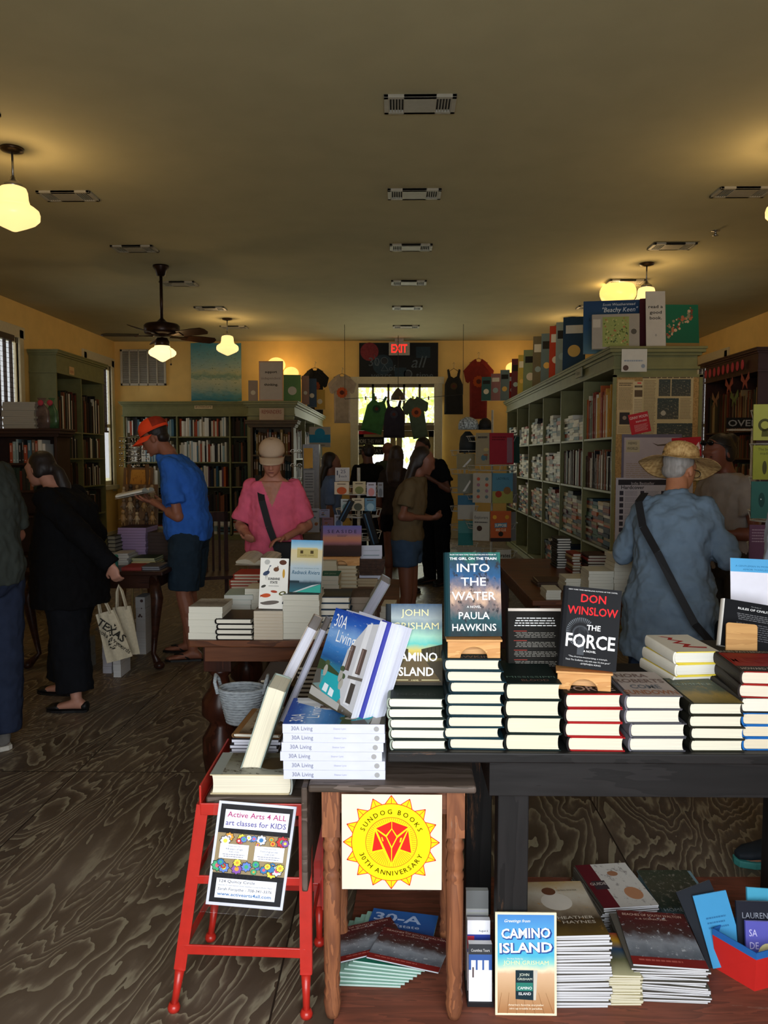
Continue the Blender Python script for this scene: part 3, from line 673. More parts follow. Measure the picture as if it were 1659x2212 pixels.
# ======================= FRONT TABLES =======================
ZT = 0.76; YT = 2.07; ZS = 0.68; YS = 2.03
DK = wood('#131313', '#1e1d1d', 9, 0.5, 'X', 'black_painted_wood', worn='#6a4a33'); DKZ = wood('#131313', '#1e1d1d', 9, 0.5, 'Z', 'black_painted_wood', worn='#6a4a33')
xl = F(838, 1622, ZT).x
t = thing('display_table', 'long black painted display table covered with thrillers', 'table', (xl+0.6, YT+0.35, 0))
m = MB(); m.box(xl, xl+1.36, YT-0.012, YT+0.62, ZT-0.028, ZT, DK); m.build('tabletop', t, bevel=0.004)
ax0 = P(1057, 1660, YT+0.03).x
m = MB(); m.box(ax0, xl+1.31, YT+0.03, YT+0.055, ZT-0.135, ZT-0.028, DK); m.box(ax0, xl+1.31, YT+0.56, YT+0.585, ZT-0.135, ZT-0.028, DK); m.box(ax0, ax0+0.025, YT+0.055, YT+0.56, ZT-0.135, ZT-0.028, DK); m.build('apron', t, bevel=0.002)
for (x, y) in ((P(1075, 1800, YT+0.06).x, YT+0.06), (ax0-0.02, YT+0.50), (xl+1.26, YT+0.06), (xl+1.26, YT+0.50)):
    m = MB(); m.prism([(x, y), (x+0.085, y), (x+0.085, y+0.07), (x, y+0.07)], 0.012, ZT-0.03, DKZ); m.build('leg', t, bevel=0.003)
# drop-leaf side table in red-brown wood
RB = wood('#96603f', '#70452f', 22, 0.6, 'Z', 'red_brown_wood', worn='#8f7a68'); RBX = wood('#8a5940', '#6b4432', 20, 0.6, 'X', 'red_brown_wood_long', worn='#8a7868')
TOPM = wood('#63564e', '#43382f', 10, 0.55, 'X', 'weathered_tabletop', worn='#857a70')
sx0, sx1 = F(667, 1690, ZS).x, F(1030, 1702, ZS).x
t = thing('side_table', 'weathered drop-leaf side table with turned legs at the front', 'table', ((sx0+sx1)/2, YS+0.25, 0))
m = MB(); m.prism([(sx0, YS), (sx1, YS), (sx1, YS+0.42), (sx0, YS+0.42)], ZS-0.02, ZS, TOPM); m.build('tabletop', t, bevel=0.006)
m = MB(); m.box(sx0+0.045, sx1-0.045, YS+0.035, YS+0.055, ZS-0.09, ZS-0.02, RBX); m.box(sx0+0.045, sx1-0.045, YS+0.36, YS+0.38, ZS-0.09, ZS-0.02, RBX); m.build('apron', t)
m = MB(); m.box(sx0-0.018, sx0-0.002, YS+0.0, YS+0.42, ZS-0.29, ZS-0.006, TOPM, ); m.build('drop_leaf', t, bevel=0.004)
lp = [(0.0, 0.014), (0.016, 0.016), (0.020, 0.03), (0.024, 0.06), (0.021, 0.075), (0.0235, 0.085), (0.019, 0.10), (0.022, 0.12), (0.020, 0.135), (0.0225, 0.15), (0.0235, 0.30), (0.0235, 0.40), (0.021, 0.405), (0.0245, 0.415), (0.0235, 0.425), (0.020, 0.43), (0.0235, 0.44), (0.0245, 0.455), (0.020, 0.485), (0.0245, 0.495), (0.0245, 0.505), (0.020, 0.515), (0.0235, 0.53)]
for x in (sx0+0.058, sx1-0.052):
    for y in (YS+0.045, YS+0.365):
        m = MB(); m.lathe(lp, (x, y, 0), RB, 24); m.box(x-0.024, x+0.024, y-0.024, y+0.024, 0.53, ZS-0.02, RB); m.build('leg', t)
# paper banner with the shop's sun emblem, hung on the apron
bx0, bx1 = P(738, 1702, YS-0.002).x, P(955, 1702, YS-0.002).x; bz0 = P(846, 1921, YS-0.002).z
M, w, h = frame3((bx0, YS-0.003, bz0), (bx1, YS-0.003, bz0), (bx0, YS-0.003, ZS-0.021))
m = MB(); m.box(0, w, 0, h, -0.0006, 0.0, ink('#ddd5c0', 0.6), M); p = Print(m, M, w, h); u = w/216.0; cx, cy = 107*u, h-106*u
def circ(r, c, l, n=64): m.poly([(cx+r*u*math.cos(2*PI*i/n), cy+r*u*math.sin(2*PI*i/n)) for i in range(n)], ink(c), p.z(l), M)
def seg(a, b, wd, c, l): # line between emblem points in px
    a = Vector((cx+a[0]*u, cy+a[1]*u, 0)); b = Vector((cx+b[0]*u, cy+b[1]*u, 0)); d = (b-a).normalized(); nn = Vector((-d.y, d.x, 0))*wd*u/2
    m.poly([tuple(a-nn)[:2], tuple(b-nn)[:2], tuple(b+nn)[:2], tuple(a+nn)[:2]], ink(c), p.z(l), M)
RED, YEL, DR = '#d8281e', '#f7d718', '#b8401c'
for i in range(16):
    a = 2*PI*i/16+PI/2; tip = (104*math.cos(a), 104*math.sin(a)); b1 = (86*math.cos(a-0.155), 86*math.sin(a-0.155)); b2 = (86*math.cos(a+0.155), 86*math.sin(a+0.155))
    m.poly([(cx+q[0]*u, cy+q[1]*u) for q in (b1, tip, b2)], ink(YEL), p.z(1), M)
    for q in (b1, b2): seg(q, tip, 1.6, RED, 2)
    seg((86*math.cos(a), 86*math.sin(a)), tip, 1.2, RED, 2)
circ(86.5, RED, 3); circ(85, YEL, 4); circ(56, DR, 5); circ(54.8, YEL, 6)
for i in range(72):
    a = 2*PI*i/72; seg((20*math.cos(a), 20*math.sin(a)), (54*math.cos(a), 54*math.sin(a)), 0.7, DR, 7)
def E(x, y): return ((x-672)/3.615, -(y-750)/3.615)
def gem(pts, c, l): m.poly([(cx+E(*q)[0]*u, cy+E(*q)[1]*u) for q in pts], ink(c), p.z(l), M)
gem([(675, 568), (812, 620), (842, 845), (740, 815), (672, 940), (606, 815), (508, 838), (540, 630)], YEL, 8)
gem([(673, 580), (553, 636), (630, 690), (673, 636)], RED, 9); gem([(678, 580), (803, 625), (716, 694), (678, 636)], RED, 9)
gem([(675, 645), (637, 702), (675, 782), (712, 706)], RED, 9)
gem([(546, 660), (522, 822), (606, 802)], RED, 9); gem([(803, 652), (827, 832), (741, 803)], RED, 9)
gem([(558, 652), (630, 706), (670, 796), (671, 912)], RED, 9); gem([(797, 645), (719, 712), (678, 796), (676, 912)], RED, 9)
gem([(594, 706), (602, 706), (612, 738), (603, 740)], YEL, 10); gem([(742, 712), (756, 708), (748, 745), (735, 748)], YEL, 10)
arc_text(p, 'SUNDOG BOOKS', cx, cy, 63*u, 158, 22, 10.5*u, DR); arc_text(p, '30TH ANNIVERSARY', cx, cy, 74*u, 201, 337, 10.5*u, DR, inner=True)
tag(m.build('banner'), 'square white banner with a yellow sun emblem on the side table', 'banner')

# ---- the front row of hardback stacks on the black table ----
def cov_camino(p):
    p.t('JOHN', 0.5, 0.85, 0.085, '#e8dfa8', 0.50); p.t('GRISHAM', 0.52, 0.685, 0.085, '#e8dfa8', 0.84)
    p.q([(0, 0.50), (0.38, 0.44), (0.38, 0.33), (0, 0.33)], '#3a3524', 1); p.q([(1, 0.50), (0.62, 0.44), (0.62, 0.33), (1, 0.33)], '#3a3524', 1)
    for k in range(5): p.r(0.03+k*0.07, 0.33, 0.04+k*0.07, 0.48-k*0.01, '#1d1a12', 2); p.r(0.66+k*0.07, 0.33, 0.67+k*0.07, 0.44+k*0.01, '#1d1a12', 2)
    p.q([(0.38, 0.36), (0.62, 0.36), (0.98, 0.04), (0.02, 0.04)], '#5a4c34', 1)
    p.t('CAMINO', 0.5, 0.295, 0.105, '#ffffff', 0.82, bold=0.02); p.t('ISLAND', 0.5, 0.115, 0.105, '#ffffff', 0.68, bold=0.02); p.r(0.06, 0.06, 0.38, 0.066, '#e8dfa8', 2); p.r(0.62, 0.06, 0.94, 0.066, '#e8dfa8', 2); p.t('A NOVEL', 0.5, 0.052, 0.018, '#e8dfa8')
A_CAM = art([(0.0, '#2b2519'), (0.28, '#3d3523'), (0.42, '#c9b45a'), (0.50, '#5fb9b0'), (0.60, '#9cc9b4'), (0.72, '#6d8791'), (0.82, '#9aa6a8'), (1.0, '#3e566f')], 5, 0.10, name='printed_pier')
def cov_water(p):
    p.t('FROM THE NEW YORK TIMES BESTSELLING AUTHOR OF', 0.5, 0.965, 0.013, '#ffffff', 0.85); p.t('THE GIRL ON THE TRAIN', 0.5, 0.91, 0.03, '#ffffff', 0.86, bold=0.02)
    for s, y, w2 in (('INTO', 0.765, 0.60), ('THE', 0.60, 0.46), ('WATER', 0.43, 0.80)): p.t(s, 0.5, y, 0.10, '#f4f6f4', w2, bold=0.01)
    p.t('A NOVEL', 0.5, 0.335, 0.028, '#f4f6f4', 0.26); p.t('PAULA', 0.5, 0.205, 0.085, '#f4f6f4', 0.56, bold=0.01); p.t('HAWKINS', 0.5, 0.065, 0.085, '#f4f6f4', 0.80, bold=0.01)
A_WAT = art([(0.0, '#16292f'), (0.22, '#1e4a52'), (0.36, '#7a6a68'), (0.48, '#c5a58c'), (0.60, '#6d6a78'), (0.72, '#20507c'), (0.9, '#1d3d4d'), (1.0, '#1f6a5c')], 3.5, 0.5, '#22242c', name='printed_water')
def cov_force(p):
    p.t('NEW YORK TIMES BESTSELLING AUTHOR OF THE CARTEL', 0.5, 0.955, 0.014, '#e6e6e6', 0.86); p.t('DON', 0.52, 0.815, 0.10, '#e3242a', 0.44, bold=0.02); p.t('WINSLOW', 0.52, 0.66, 0.10, '#e3242a', 0.88, bold=0.02)
    for k in range(28):
        a = R(50+k*8); p.q([(0.34+0.17*math.cos(a), 0.44+0.11*math.sin(a)), (0.34+0.26*math.cos(a-0.04), 0.44+0.18*math.sin(a-0.04)), (0.34+0.26*math.cos(a+0.05), 0.44+0.18*math.sin(a+0.05))], '#5d6268', 1)
    p.c(0.34, 0.42, 0.15, '#3a3d42', 1); p.c(0.34, 0.42, 0.12, '#1b1c20', 2); p.r(0.30, 0.16, 0.42, 0.5, '#43474c', 2)
    p.t('THE', 0.56, 0.475, 0.065, '#ffffff', 0.24, bold=0.02); p.t('FORCE', 0.52, 0.255, 0.165, '#ffffff', 0.86, bold=0.025); p.t('A NOVEL', 0.52, 0.20, 0.025, '#ffffff', 0.22)
    p.t('"The-Avarice-mesmerizing, a triumph.', 0.5, 0.125, 0.02, '#d6d6d6', 0.68); p.t('Think The Godfather, only with cops. It\'s that good."', 0.5, 0.085, 0.02, '#d6d6d6', 0.78); p.t('-STEPHEN KING', 0.55, 0.045, 0.02, '#d6d6d6', 0.36)
def deco_top_force(p): p.t('THE', 0.45, 0.36, 0.08, '#a58e80', 0.26); p.t('FORCE', 0.5, 0.12, 0.18, '#b49d90', 0.86, bold=0.02)
def deco_top_water(p): p.t('HAWKINS', 0.5, 0.06, 0.10, '#8f7a62', 0.84)
def deco_top_miss(p): p.t('MISSISSIPPI', 0.5, 0.22, 0.07, '#5f7a70', 0.9); p.t('BLOOD', 0.55, 0.08, 0.08, '#7a5a50', 0.5)
def deco_top_nora(p):
    p.t('NORA', 0.45, 0.75, 0.15, '#7c6a64', 0.62, bold=0.04); p.t('ROBERTS', 0.5, 0.52, 0.15, '#7c6a64', 0.92, bold=0.04); p.t('COME', 0.5, 0.28, 0.15, '#6b6f76', 0.56, bold=0.04); p.t('SUNDOWN', 0.5, 0.06, 0.15, '#9a6a50', 0.96, bold=0.04)
A_NORA = art([(0.0, '#a89a94'), (1.0, '#b8b0ac')], 4, 0.2, name='printed_pale_cover'); A_LAND = art([(0.0, '#7a6a38'), (0.3, '#a58a4a'), (0.5, '#5e6656'), (1.0, '#4c5650')], 4, 0.4, '#8f7c4a', name='printed_landscape')
FR = 'front row hardbacks on the black table'
def frontstack(px0, px1, py, n, desc, where, seed, **kw):
    return stack_px(px0, px1, py, YT+0.004, ZT, n, 0.235, desc, where, seed, **kw)
z1 = frontstack(838, 960, 1508, 5, 'dark-jacketed hardback', 'under the pier cover novel', 1, cover='#26302c', spine='#8f9a8c', pages='#f6f2dd', dxs=[0.008, 0.005, 0.004, 0.0, 0.0], topdeco=lambda p: p.t('ISLAND', 0.5, 0.08, 0.1, '#3c4440', 0.7))
z2 = frontstack(966, 1089, 1425, 8, 'teal-black hardback', 'under the water thriller on its stand', 2, cover='#16323c', spine='#1d2b30', pages='#f3e9cf', jit=0.008, topdeco=deco_top_water)
z3 = frontstack(1095, 1216, 1477, 4, 'thick black hardback', 'with the dark green top cover', 3, cover='#12201e', spine='#0e1312', pages='#f1e8cc', topdeco=deco_top_miss)
z4 = frontstack(1222, 1346, 1500, 4, 'red and black hardback', 'under the red-lettered police novel', 4, cover='#9c1c1e', spine='#191517', pages='#f1e8d0', topdeco=lambda p: (p.r(0, 0.03, 1, 1, '#1d1a1b', 1), deco_top_force(p)), dxs=[0.008, 0.0, 0.0, 0.0])
z5 = frontstack(1352, 1475, 1503, 4, 'grey-jacketed hardback', 'with the big capital letters on top', 5, cover='#4a4a50', spine='#6a6870', pages='#efe9d6', dxs=[0.012, 0.014, 0.0, 0.0], top=A_NORA, topdeco=deco_top_nora, key=None)
z6 = frontstack(1490, 1608, 1519, 4, 'olive-black hardback', 'with the misty landscape cover on top', 6, cover='#26261c', spine='#1c1c16', pages='#efe9d2', dxs=[0.006, 0.006, 0, 0], top=A_LAND, topdeco=lambda p: p.t('SUMMER', 0.5, 0.7, 0.08, '#8fa09a', 0.8))
x = P(1614, 1600, YT).x; a7 = P(1614, 1545, YT+0.004)
z7 = stack(x, x+0.155, YT+0.02, ZT, a7.z, 3, 0.235, 'bright blue hardback', 'at the right picture edge', random.Random(7), cover='#1f62a8', spine='#1f62a8', pages='#e9dcc0')
z7 = stack(x-0.005, x+0.15, YT+0.02, z7, P(1614, 1510, YT+0.01).z, 1, 0.235, 'white hardback with dark edges', 'of blue books, at the right edge', random.Random(8), cover='#22201f', spine='#33302e', pages='#f2eedd')
def cov_red(p): p.r(0, 0, 1, 0.24, '#241c1a', 1); p.r(0, 0.86, 1, 1, '#2a2a26', 1); p.t('JAMES PATTERSON', 0.5, 0.88, 0.08, '#a9a294', 0.92); p.t('HOWARD ROUGHAN', 0.5, 0.08, 0.09, '#c9c4b8', 0.9); p.t('MURDER', 0.5, 0.4, 0.28, '#8a1a16', 0.9, bold=0.03)
z7 = stack(x-0.015, x+0.14, YT+0.015, z7, P(1614, 1452, YT+0.01).z, 2, 0.235, 'red and black hardback', 'of blue books beside the picture edge', random.Random(9), cover='#8e1d18', spine='#2a2422', pages='#ebe2cc', yaw=-4, topdeco=cov_red, rot=3)
# second row
z8 = stack_px(1455, 1556, 1408, YT+0.23, ZT, 6, 0.22, 'white hardback with yellow edges', 'behind the landscape stack', 10, cover='#e6cf4a', spine='#e8e4d6', pages='#f4f1e6', yaw=5, rot=3,
              topdeco=lambda p: (p.r(0, 0, 1, 1, '#d9d4c6', 1), p.q([(0.3, 0.9), (0.5, 0.8), (0.4, 0.7), (0.62, 0.6), (0.42, 0.5), (0.66, 0.4), (0.5, 0.3), (0.9, 0.25), (0.85, 0.18), (0.35, 0.26), (0.5, 0.4), (0.28, 0.5), (0.5, 0.6), (0.3, 0.7), (0.4, 0.8), (0.2, 0.9)], '#b02c2c', 2)))
z9 = stack_px(1330, 1440, 1475, YT+0.26, ZT, 3, 0.22, 'black hardback', 'behind the grey big-lettered stack', 11, cover='#141416', pages='#e8e2d2', topdeco=lambda p: p.t('THE GIRL BEFORE', 0.5, 0.1, 0.07, '#8c8c8c', 0.85))
z10 = stack_px(1098, 1215, 1440, YT+0.27, ZT, 4, 0.22, 'black-jacketed hardback', 'holding up the all-text back cover', 12, cover='#191514', pages='#ece4cf')
z11 = stack_px(1225, 1335, 1468, YT+0.27, ZT, 3, 0.22, 'dark maroon hardback', 'behind the red-lettered police novel', 14, cover='#3a1c1c', pages='#e9e2d0')
z12 = stack_px(1560, 1665, 1420, YT+0.27, ZT, 5, 0.22, 'cream-edged hardback', 'behind the red and black pair', 13, cover='#33302c', pages='#e9e2d0')
# displayed copies
def show(px, py_bottom, Y, z, w, py_top, label, yaw=0.0, lean=14.0, roll=0.0, t=0.03, **kw):
    d = up_to(py_top, Y, z, lean); M = standM(px, Y, z, yaw, lean, roll)
    return book(M @ T(0, 0, 0), label, w, d, t, solo=True, **kw)
def pxw(a, b, Y): return P(b, 1400, Y).x-P(a, 1400, Y).x
show(895, 0, YT+0.13, z1, pxw(835, 955, YT+0.12), 1305, 'novel with a pier and sea cover standing on its own stack', cover='#20262a', front=A_CAM, deco=cov_camino, lean=12)
e = easel(standM(1024, YT+0.02, z2+0.052, 0, 0) @ RX(-90), 0.14, 'tan stand holding the water thriller, left of the two fronts')
show(1021, 0, YT+0.045, z2+0.053, pxw(962, 1082, YT+0.03), 1195, 'blue-green thriller INTO THE WATER upright on a wooden stand', cover='#15343a', front=A_WAT, deco=cov_water, lean=12, yaw=2)
e = easel(standM(1262, YT+0.04, z4+0.052, 0, 0) @ RZ(0) @ RX(-90) @ RZ(-10), 0.14, 'tan stand holding the police novel, right of the two fronts')
show(1267, 0, YT+0.06, z4+0.055, 0.150, 1270, 'black novel THE FORCE with red spine side on a stand', cover='#16171a', spine='#16171a', deco=cov_force, lean=12, yaw=-13, roll=-3.5, t=0.042, ends='#d9242a')
def cov_back(p):
    p.r(0, 0, 1, 1, '#15130f', 1); p.r(0, 0.955, 1, 1, '#d9cfc4', 2)
    p.lines(0.1, 0.92, 0.86, 0.70, 4, '#d8d8d8', 0.4, seed=2, mid=True)
    for k in range(4): p.r(0.1, 0.625-k*0.155, 0.35, 0.635-k*0.155, '#a03a30', 2); p.lines(0.1, 0.92, 0.615-k*0.155, 0.52-k*0.155, 4, '#8c8880', 0.35, seed=k+5, mid=True)
show(1152, 0, YT+0.24, z10, pxw(1096, 1208, YT+0.30), 1313, 'black back cover full of small white text, standing upright', cover='#1a1714', deco=cov_back, lean=10)
def cov_civ(p):
    p.r(0, 0, 1, 1, '#131417', 1); p.t('The Rules of', 0.62, 0.90, 0.02, '#a9a9a9', 0.2, shear=0.3); p.t('RULES OF CIVILITY', 0.60, 0.82, 0.045, '#e4e4e4', 0.66, bold=0.02); p.lines(0.25, 0.95, 0.75, 0.60, 4, '#6f6f72', 0.4, seed=3, mid=True); p.lines(0.25, 0.95, 0.56, 0.2, 8, '#55555a', 0.4, seed=4, mid=True)
show(1602, 0, YT+0.36, z12, pxw(1548, 1659, YT+0.30), 1300, 'black back cover titled RULES OF CIVILITY, leaning at right', cover='#e9e6df', deco=cov_civ, lean=16, yaw=-4, roll=-9, t=0.035)
mw = wood('#c99a5e', '#b88850', 20, 0.4, 'X', 'beech_wood')
t = thing('book_stand', 'tan stand back plate in front of the RULES OF CIVILITY cover', 'book stand', P(1605, 1430, YT+0.30))
m = MB(); q0 = standM(1600, YT+0.285, z12, -4, 14, -4); r = 0.008
pts = [(-0.045, 0), (0.045, 0)]+[(0.045-r+r*math.cos(a), 0.088+r*math.sin(a)) for a in (0, 0.5, 1.0, 1.57)]+[(-0.045+r-r*math.cos(a), 0.088+r*math.sin(a)) for a in (1.57, 1.0, 0.5, 0)]
m.prism(pts, 0, 0.006, mw, q0); m.build('back_plate', t); m = MB(); m.box(-0.055, 0.055, -0.004, 0.0, -0.03, 0.012, mw, q0); m.build('ledge', t)
# blue-headed card standing behind that book
q1 = standM(1630, YT+0.44, z12, 2, 12, -3); m = MB(); m.box(-0.075, 0.085, 0, 0.27, 0, 0.002, ink('#e4e4f0', 0.6), q1); p = Print(m, q1 @ T(-0.075, 0, 0.002), 0.16, 0.27); p.r(0, 0.84, 1, 1, '#5aa9dc'); p.t('A GENTLEMAN IN MOSCOW', 0.5, 0.90, 0.02, '#2c6c9c', 0.8); p.t('AMOR TOWLES', 0.5, 0.86, 0.02, '#2c6c9c', 0.5)
tag(m.build('card_sign'), 'pale card with a light blue band behind the right-hand book', 'sign')

# ---- white picture books on the side table ----
def sp30(cov, w, d, t):
    Msp = T(0, 0, 0) @ Matrix(((0, 0, -1, -w/2-0.0004), (-1, 0, 0, d), (0, 1, 0, 0), (0, 0, 0, 1)))
    p = Print(cov, Msp, d, t); p.t('30A Living', 0.19, 0.32, 0.46, '#6f7286', 0.21); p.t('Eleanor Lynn', 0.56, 0.42, 0.2, '#a4a6ba', 0.12); p.c(0.92, 0.5, 0.026, '#9c9c9c'); p.lines(0.86, 0.89, 0.4, 0.2, 2, '#c9c9d4')
A_30 = art([(0.0, '#3e3a34'), (0.1, '#8c8478'), (0.3, '#2d9aa6'), (0.4, '#31768f'), (0.47, '#23548c'), (0.6, '#3f7fc4'), (0.75, '#7fa9dc'), (0.86, '#2f62b8'), (1.0, '#1c3f9c')], 3.0, 0.12, '#c9d6e6', thr=0.60, name='printed_seaside_villa', stretch=(1, 3, 1))
def cov_30(p):
    p.t('30A', 0.22, 0.81, 0.14, '#f6f8fc', 0.28); p.t('Living', 0.43, 0.66, 0.13, '#f6f8fc', 0.42)
    p.q([(0.50, 0.30), (0.53, 0.62), (0.80, 0.93), (1, 0.96), (1, 0.05), (0.72, 0.08)], '#c6c7cc', 1); p.q([(0.78, 0.92), (0.88, 0.95), (0.88, 0.1), (0.76, 0.1)], '#dfe0e4', 2)
    for a, b in ((0.58, 0.68), (0.82, 0.92)): p.r(a, 0.42, b, 0.68, '#5a4a44', 3); p.r(a+0.015, 0.43, (a+b)/2-0.005, 0.67, '#83706a', 4)
    p.r(0.80, 0.12, 0.90, 0.32, '#4a4440', 3); p.q([(0.70, 0.38), (1, 0.40), (1, 0.37), (0.70, 0.35)], '#6a645e', 3)
    p.q([(0.16, 0.16), (0.24, 0.33), (0.52, 0.34), (0.68, 0.14), (0.62, 0.08), (0.3, 0.1)], '#2aa6b0', 2); p.q([(0, 0.32), (0, 0.44), (0.2, 0.42), (0.5, 0.36), (0.5, 0.33), (0.2, 0.34)], '#3c4a30', 2)
    for x, y in ((0.20, 0.34), (0.60, 0.27), (0.55, 0.34)): p.c(x, y, 0.045, '#a9a69c', 4, ry=0.06); p.c(x, y+0.08, 0.05, '#4c5a40', 3, ry=0.03)
    p.q([(0, 0), (0, 0.16), (0.75, 0.02), (0.75, 0)], '#4c4636', 3); p.q([(0, 0.05), (0.0, 0.14), (0.7, 0.08), (0.7, 0.01)], '#b5b2ac', 4); p.q([(0.25, 0.14), (0.27, 0.22), (0.37, 0.21), (0.36, 0.13)], '#e6eef2', 5); p.q([(0.40, 0.12), (0.41, 0.20), (0.51, 0.18), (0.51, 0.11)], '#e6eef2', 5)
    p.q([(0, 0.16), (0, 0.32), (0.1, 0.34), (0.16, 0.2)], '#5a5650', 3)
zz = ZS; tb = (P(720, 1562, YS+0.05).z-ZS)/6; W30, D30 = 0.23, 0.272; rnd = random.Random(3)
xs = [(610, 834), (611, 832), (604, 826), (606, 830), (610, 833), (608, 833)]
for i in range(6):
    xc = (P(xs[i][0], 1600, YS+0.04).x+P(xs[i][1], 1600, YS+0.04).x)/2
    # spine towards the entrance: turn the book a quarter turn
    M = T(xc, YS+0.042, zz) @ RZ(90) @ T(W30/2, -D30/2, 0)
    book(M, 'white-spined villa picture book, %s, flat stack of six' % ordl(i, 6), W30, D30, tb-0.0005, cover='#cdd0df', spine='#cbcedf', pages='#f3f3f3', kind='paper', spine_deco=sp30, front=A_30 if i == 5 else None, deco=cov_30 if i == 5 else None, group='white picture books on the side table', name='picture_book')
    zz += tb
z30 = zz
# the leaning copies face the left aisle
def leanbook(bl, br, Yl, Yr, zb, w, d, t, label, leanA, **kw):
    """book whose foot runs from pixel bl (depth Yl) to br (depth Yr); leans back away from its cover side"""
    a = P(bl[0], bl[1], Yl); b = P(br[0], br[1], Yr); a.z = b.z = zb; ex = (b-a).normalized()
    nrm = ex.cross(Vector((0, 0, 1))).normalized()           # the side the cover faces
    ey = (Vector((0, 0, 1))*math.cos(R(leanA))-nrm*math.sin(R(leanA))).normalized(); n = ex.cross(ey).normalized()
    M = Matrix((ex, ey, n)).transposed().to_4x4(); M.translation = (a+b)/2
    return book(M @ T(0, 0, -t), label, w, d, t, solo=True, **kw), M
b30, M30 = leanbook((660, 1502), (764, 1547), 2.31, 2.10, z30+0.002, 0.232, 0.275, 0.024, 'villa picture book cover tilted in front of two white-spined copies', 21, cover='#d0d3e0', pages='#e0e2ea', kind='paper', front=A_30, deco=cov_30)
for k, lb in enumerate(('white-spined picture book right behind the tilted villa cover', 'rear white-spined picture book of the tilted three')):
    Mk = M30 @ T(0.016*(k+1), 0.004*(k+1), -0.024-0.030*(k+1)) @ RZ(-1.5*k)
    book(Mk @ T(0, 0, -0.0), lb, 0.232, 0.275, 0.026, cover='#e6e9f8', spine='#b4b8e8', pages='#dfe2f4', kind='paper', solo=True, deco=(lambda p: p.r(0.8, 0, 1, 1, '#4a4fb0')) if k == 0 else None)
# ---- red stool, poster, big brown book, upright books at the left ----
RM = mat('#b3261c', 0.35, var=0.08, coat=0.3)
xa, xb = F(440, 1728, 0.60).x, F(656, 1745, 0.60).x; y0s, y1s = 2.14, 2.50; ZST = 0.60
t = thing('stool', 'red metal stool with a dark wooden seat and slanted legs', 'stool', ((xa+xb)/2, 2.3, 0))
m = MB(); m.prism([(xa, y0s), (xb, y0s), (xb, y1s), (xa, y1s)], ZST-0.022, ZST, TOPM); m.build('seat', t, bevel=0.006)
m = MB()
pp = [(xa-0.012, y0s-0.012), (xb+0.01, y0s-0.012), (xb+0.01, y1s+0.012), (xa-0.012, y1s+0.012)]
for i in range(4): a, b = pp[i], pp[(i+1) % 4]; m.bar((a[0], a[1], ZST-0.03), (b[0], b[1], ZST-0.03), 0.006, 0.034, RM)
m.box(xa-0.016, xa-0.010, y0s-0.01, y1s, ZST-0.04, ZST+0.035, RM); m.build('seat_rim', t, bevel=0.002)
fa = F(378, 2150, 0.012); feet = [F(376, 2182, 0), F(662, 2196, 0), F(690, 2040, 0), F(455, 2030, 0)]
tops = [Vector((xa-0.005, y0s-0.008, ZST-0.02)), Vector((xb-0.005, y0s-0.008, ZST-0.02)), Vector((xb-0.005, y1s, ZST-0.02)), Vector((xa, y1s, ZST-0.02))]
for i in range(4):
    a, b = tops[i], feet[i]; b = Vector((b.x, b.y, 0.0)); k = a.lerp(b, 0.80); m = MB(); out = Vector((0, -1 if i < 2 else 1, 0))
    m.bar(a, k, 0.032, 0.007, RM, out); m.bar(a+Vector((0.016*(-1 if i in (0, 3) else 1), 0.014*(1 if i < 2 else -1), 0)), k+Vector((0.014*(-1 if i in (0, 3) else 1), 0.012*(1 if i < 2 else -1), 0)), 0.006, 0.026, RM, out)
    m.tube([k, k.lerp(b, 0.5), b+Vector((0, 0, 0.012))], [0.0135, 0.0105, 0.010], RM, 14); m.lathe([(0.0, 0.0), (0.016, 0.0), (0.018, 0.01), (0.013, 0.022)], b, RM, 16); m.build('leg', t)
def brace(tt, r0=0.006, hh=0.028, name='lower_brace'):
    c4 = [tops[i].lerp(Vector((feet[i].x, feet[i].y, 0)), tt) for i in range(4)]; m = MB()
    for i in range(4): m.bar(c4[i], c4[(i+1) % 4], r0, hh, RM)
    m.build(name, t, bevel=0.002)
brace(0.70); brace(0.36, 0.006, 0.024, 'upper_brace')
# plastic-sleeved poster
bl, br, tl = P(444, 1953, 2.112), P(610, 1967, 2.112), P(474, 1729, 2.120); M, w, h = frame3(bl, br, tl)
t = thing('poster', 'sleeved children\'s art class poster taped to the red stool', 'poster', (bl+br)/2)
m = MB(); m.box(0, w, 0, h, -0.0006, 0, ink('#d6d8e4', 0.5), M); p = Print(m, M, w, h); p.r(0.035, 0.03, 0.965, 0.975, '#17181d', 1)
p.r(0.10, 0.745, 0.925, 0.925, '#eef0fa', 2); p.t('Active Arts 4 ALL', 0.51, 0.855, 0.052, '#a8326e', 0.76, bold=0.015); p.t('art classes for KIDS', 0.51, 0.775, 0.052, '#4a3f8c', 0.78, bold=0.012)
p.r(0.035, 0.315, 0.965, 0.70, '#9c8a68', 2); rnd = random.Random(5); cl = ['#3f7fb8', '#d8607a', '#e0a040', '#8a5ab0', '#4ab07a', '#e6dc50', '#c83a3a', '#6a8ad0', '#d8d8e8']
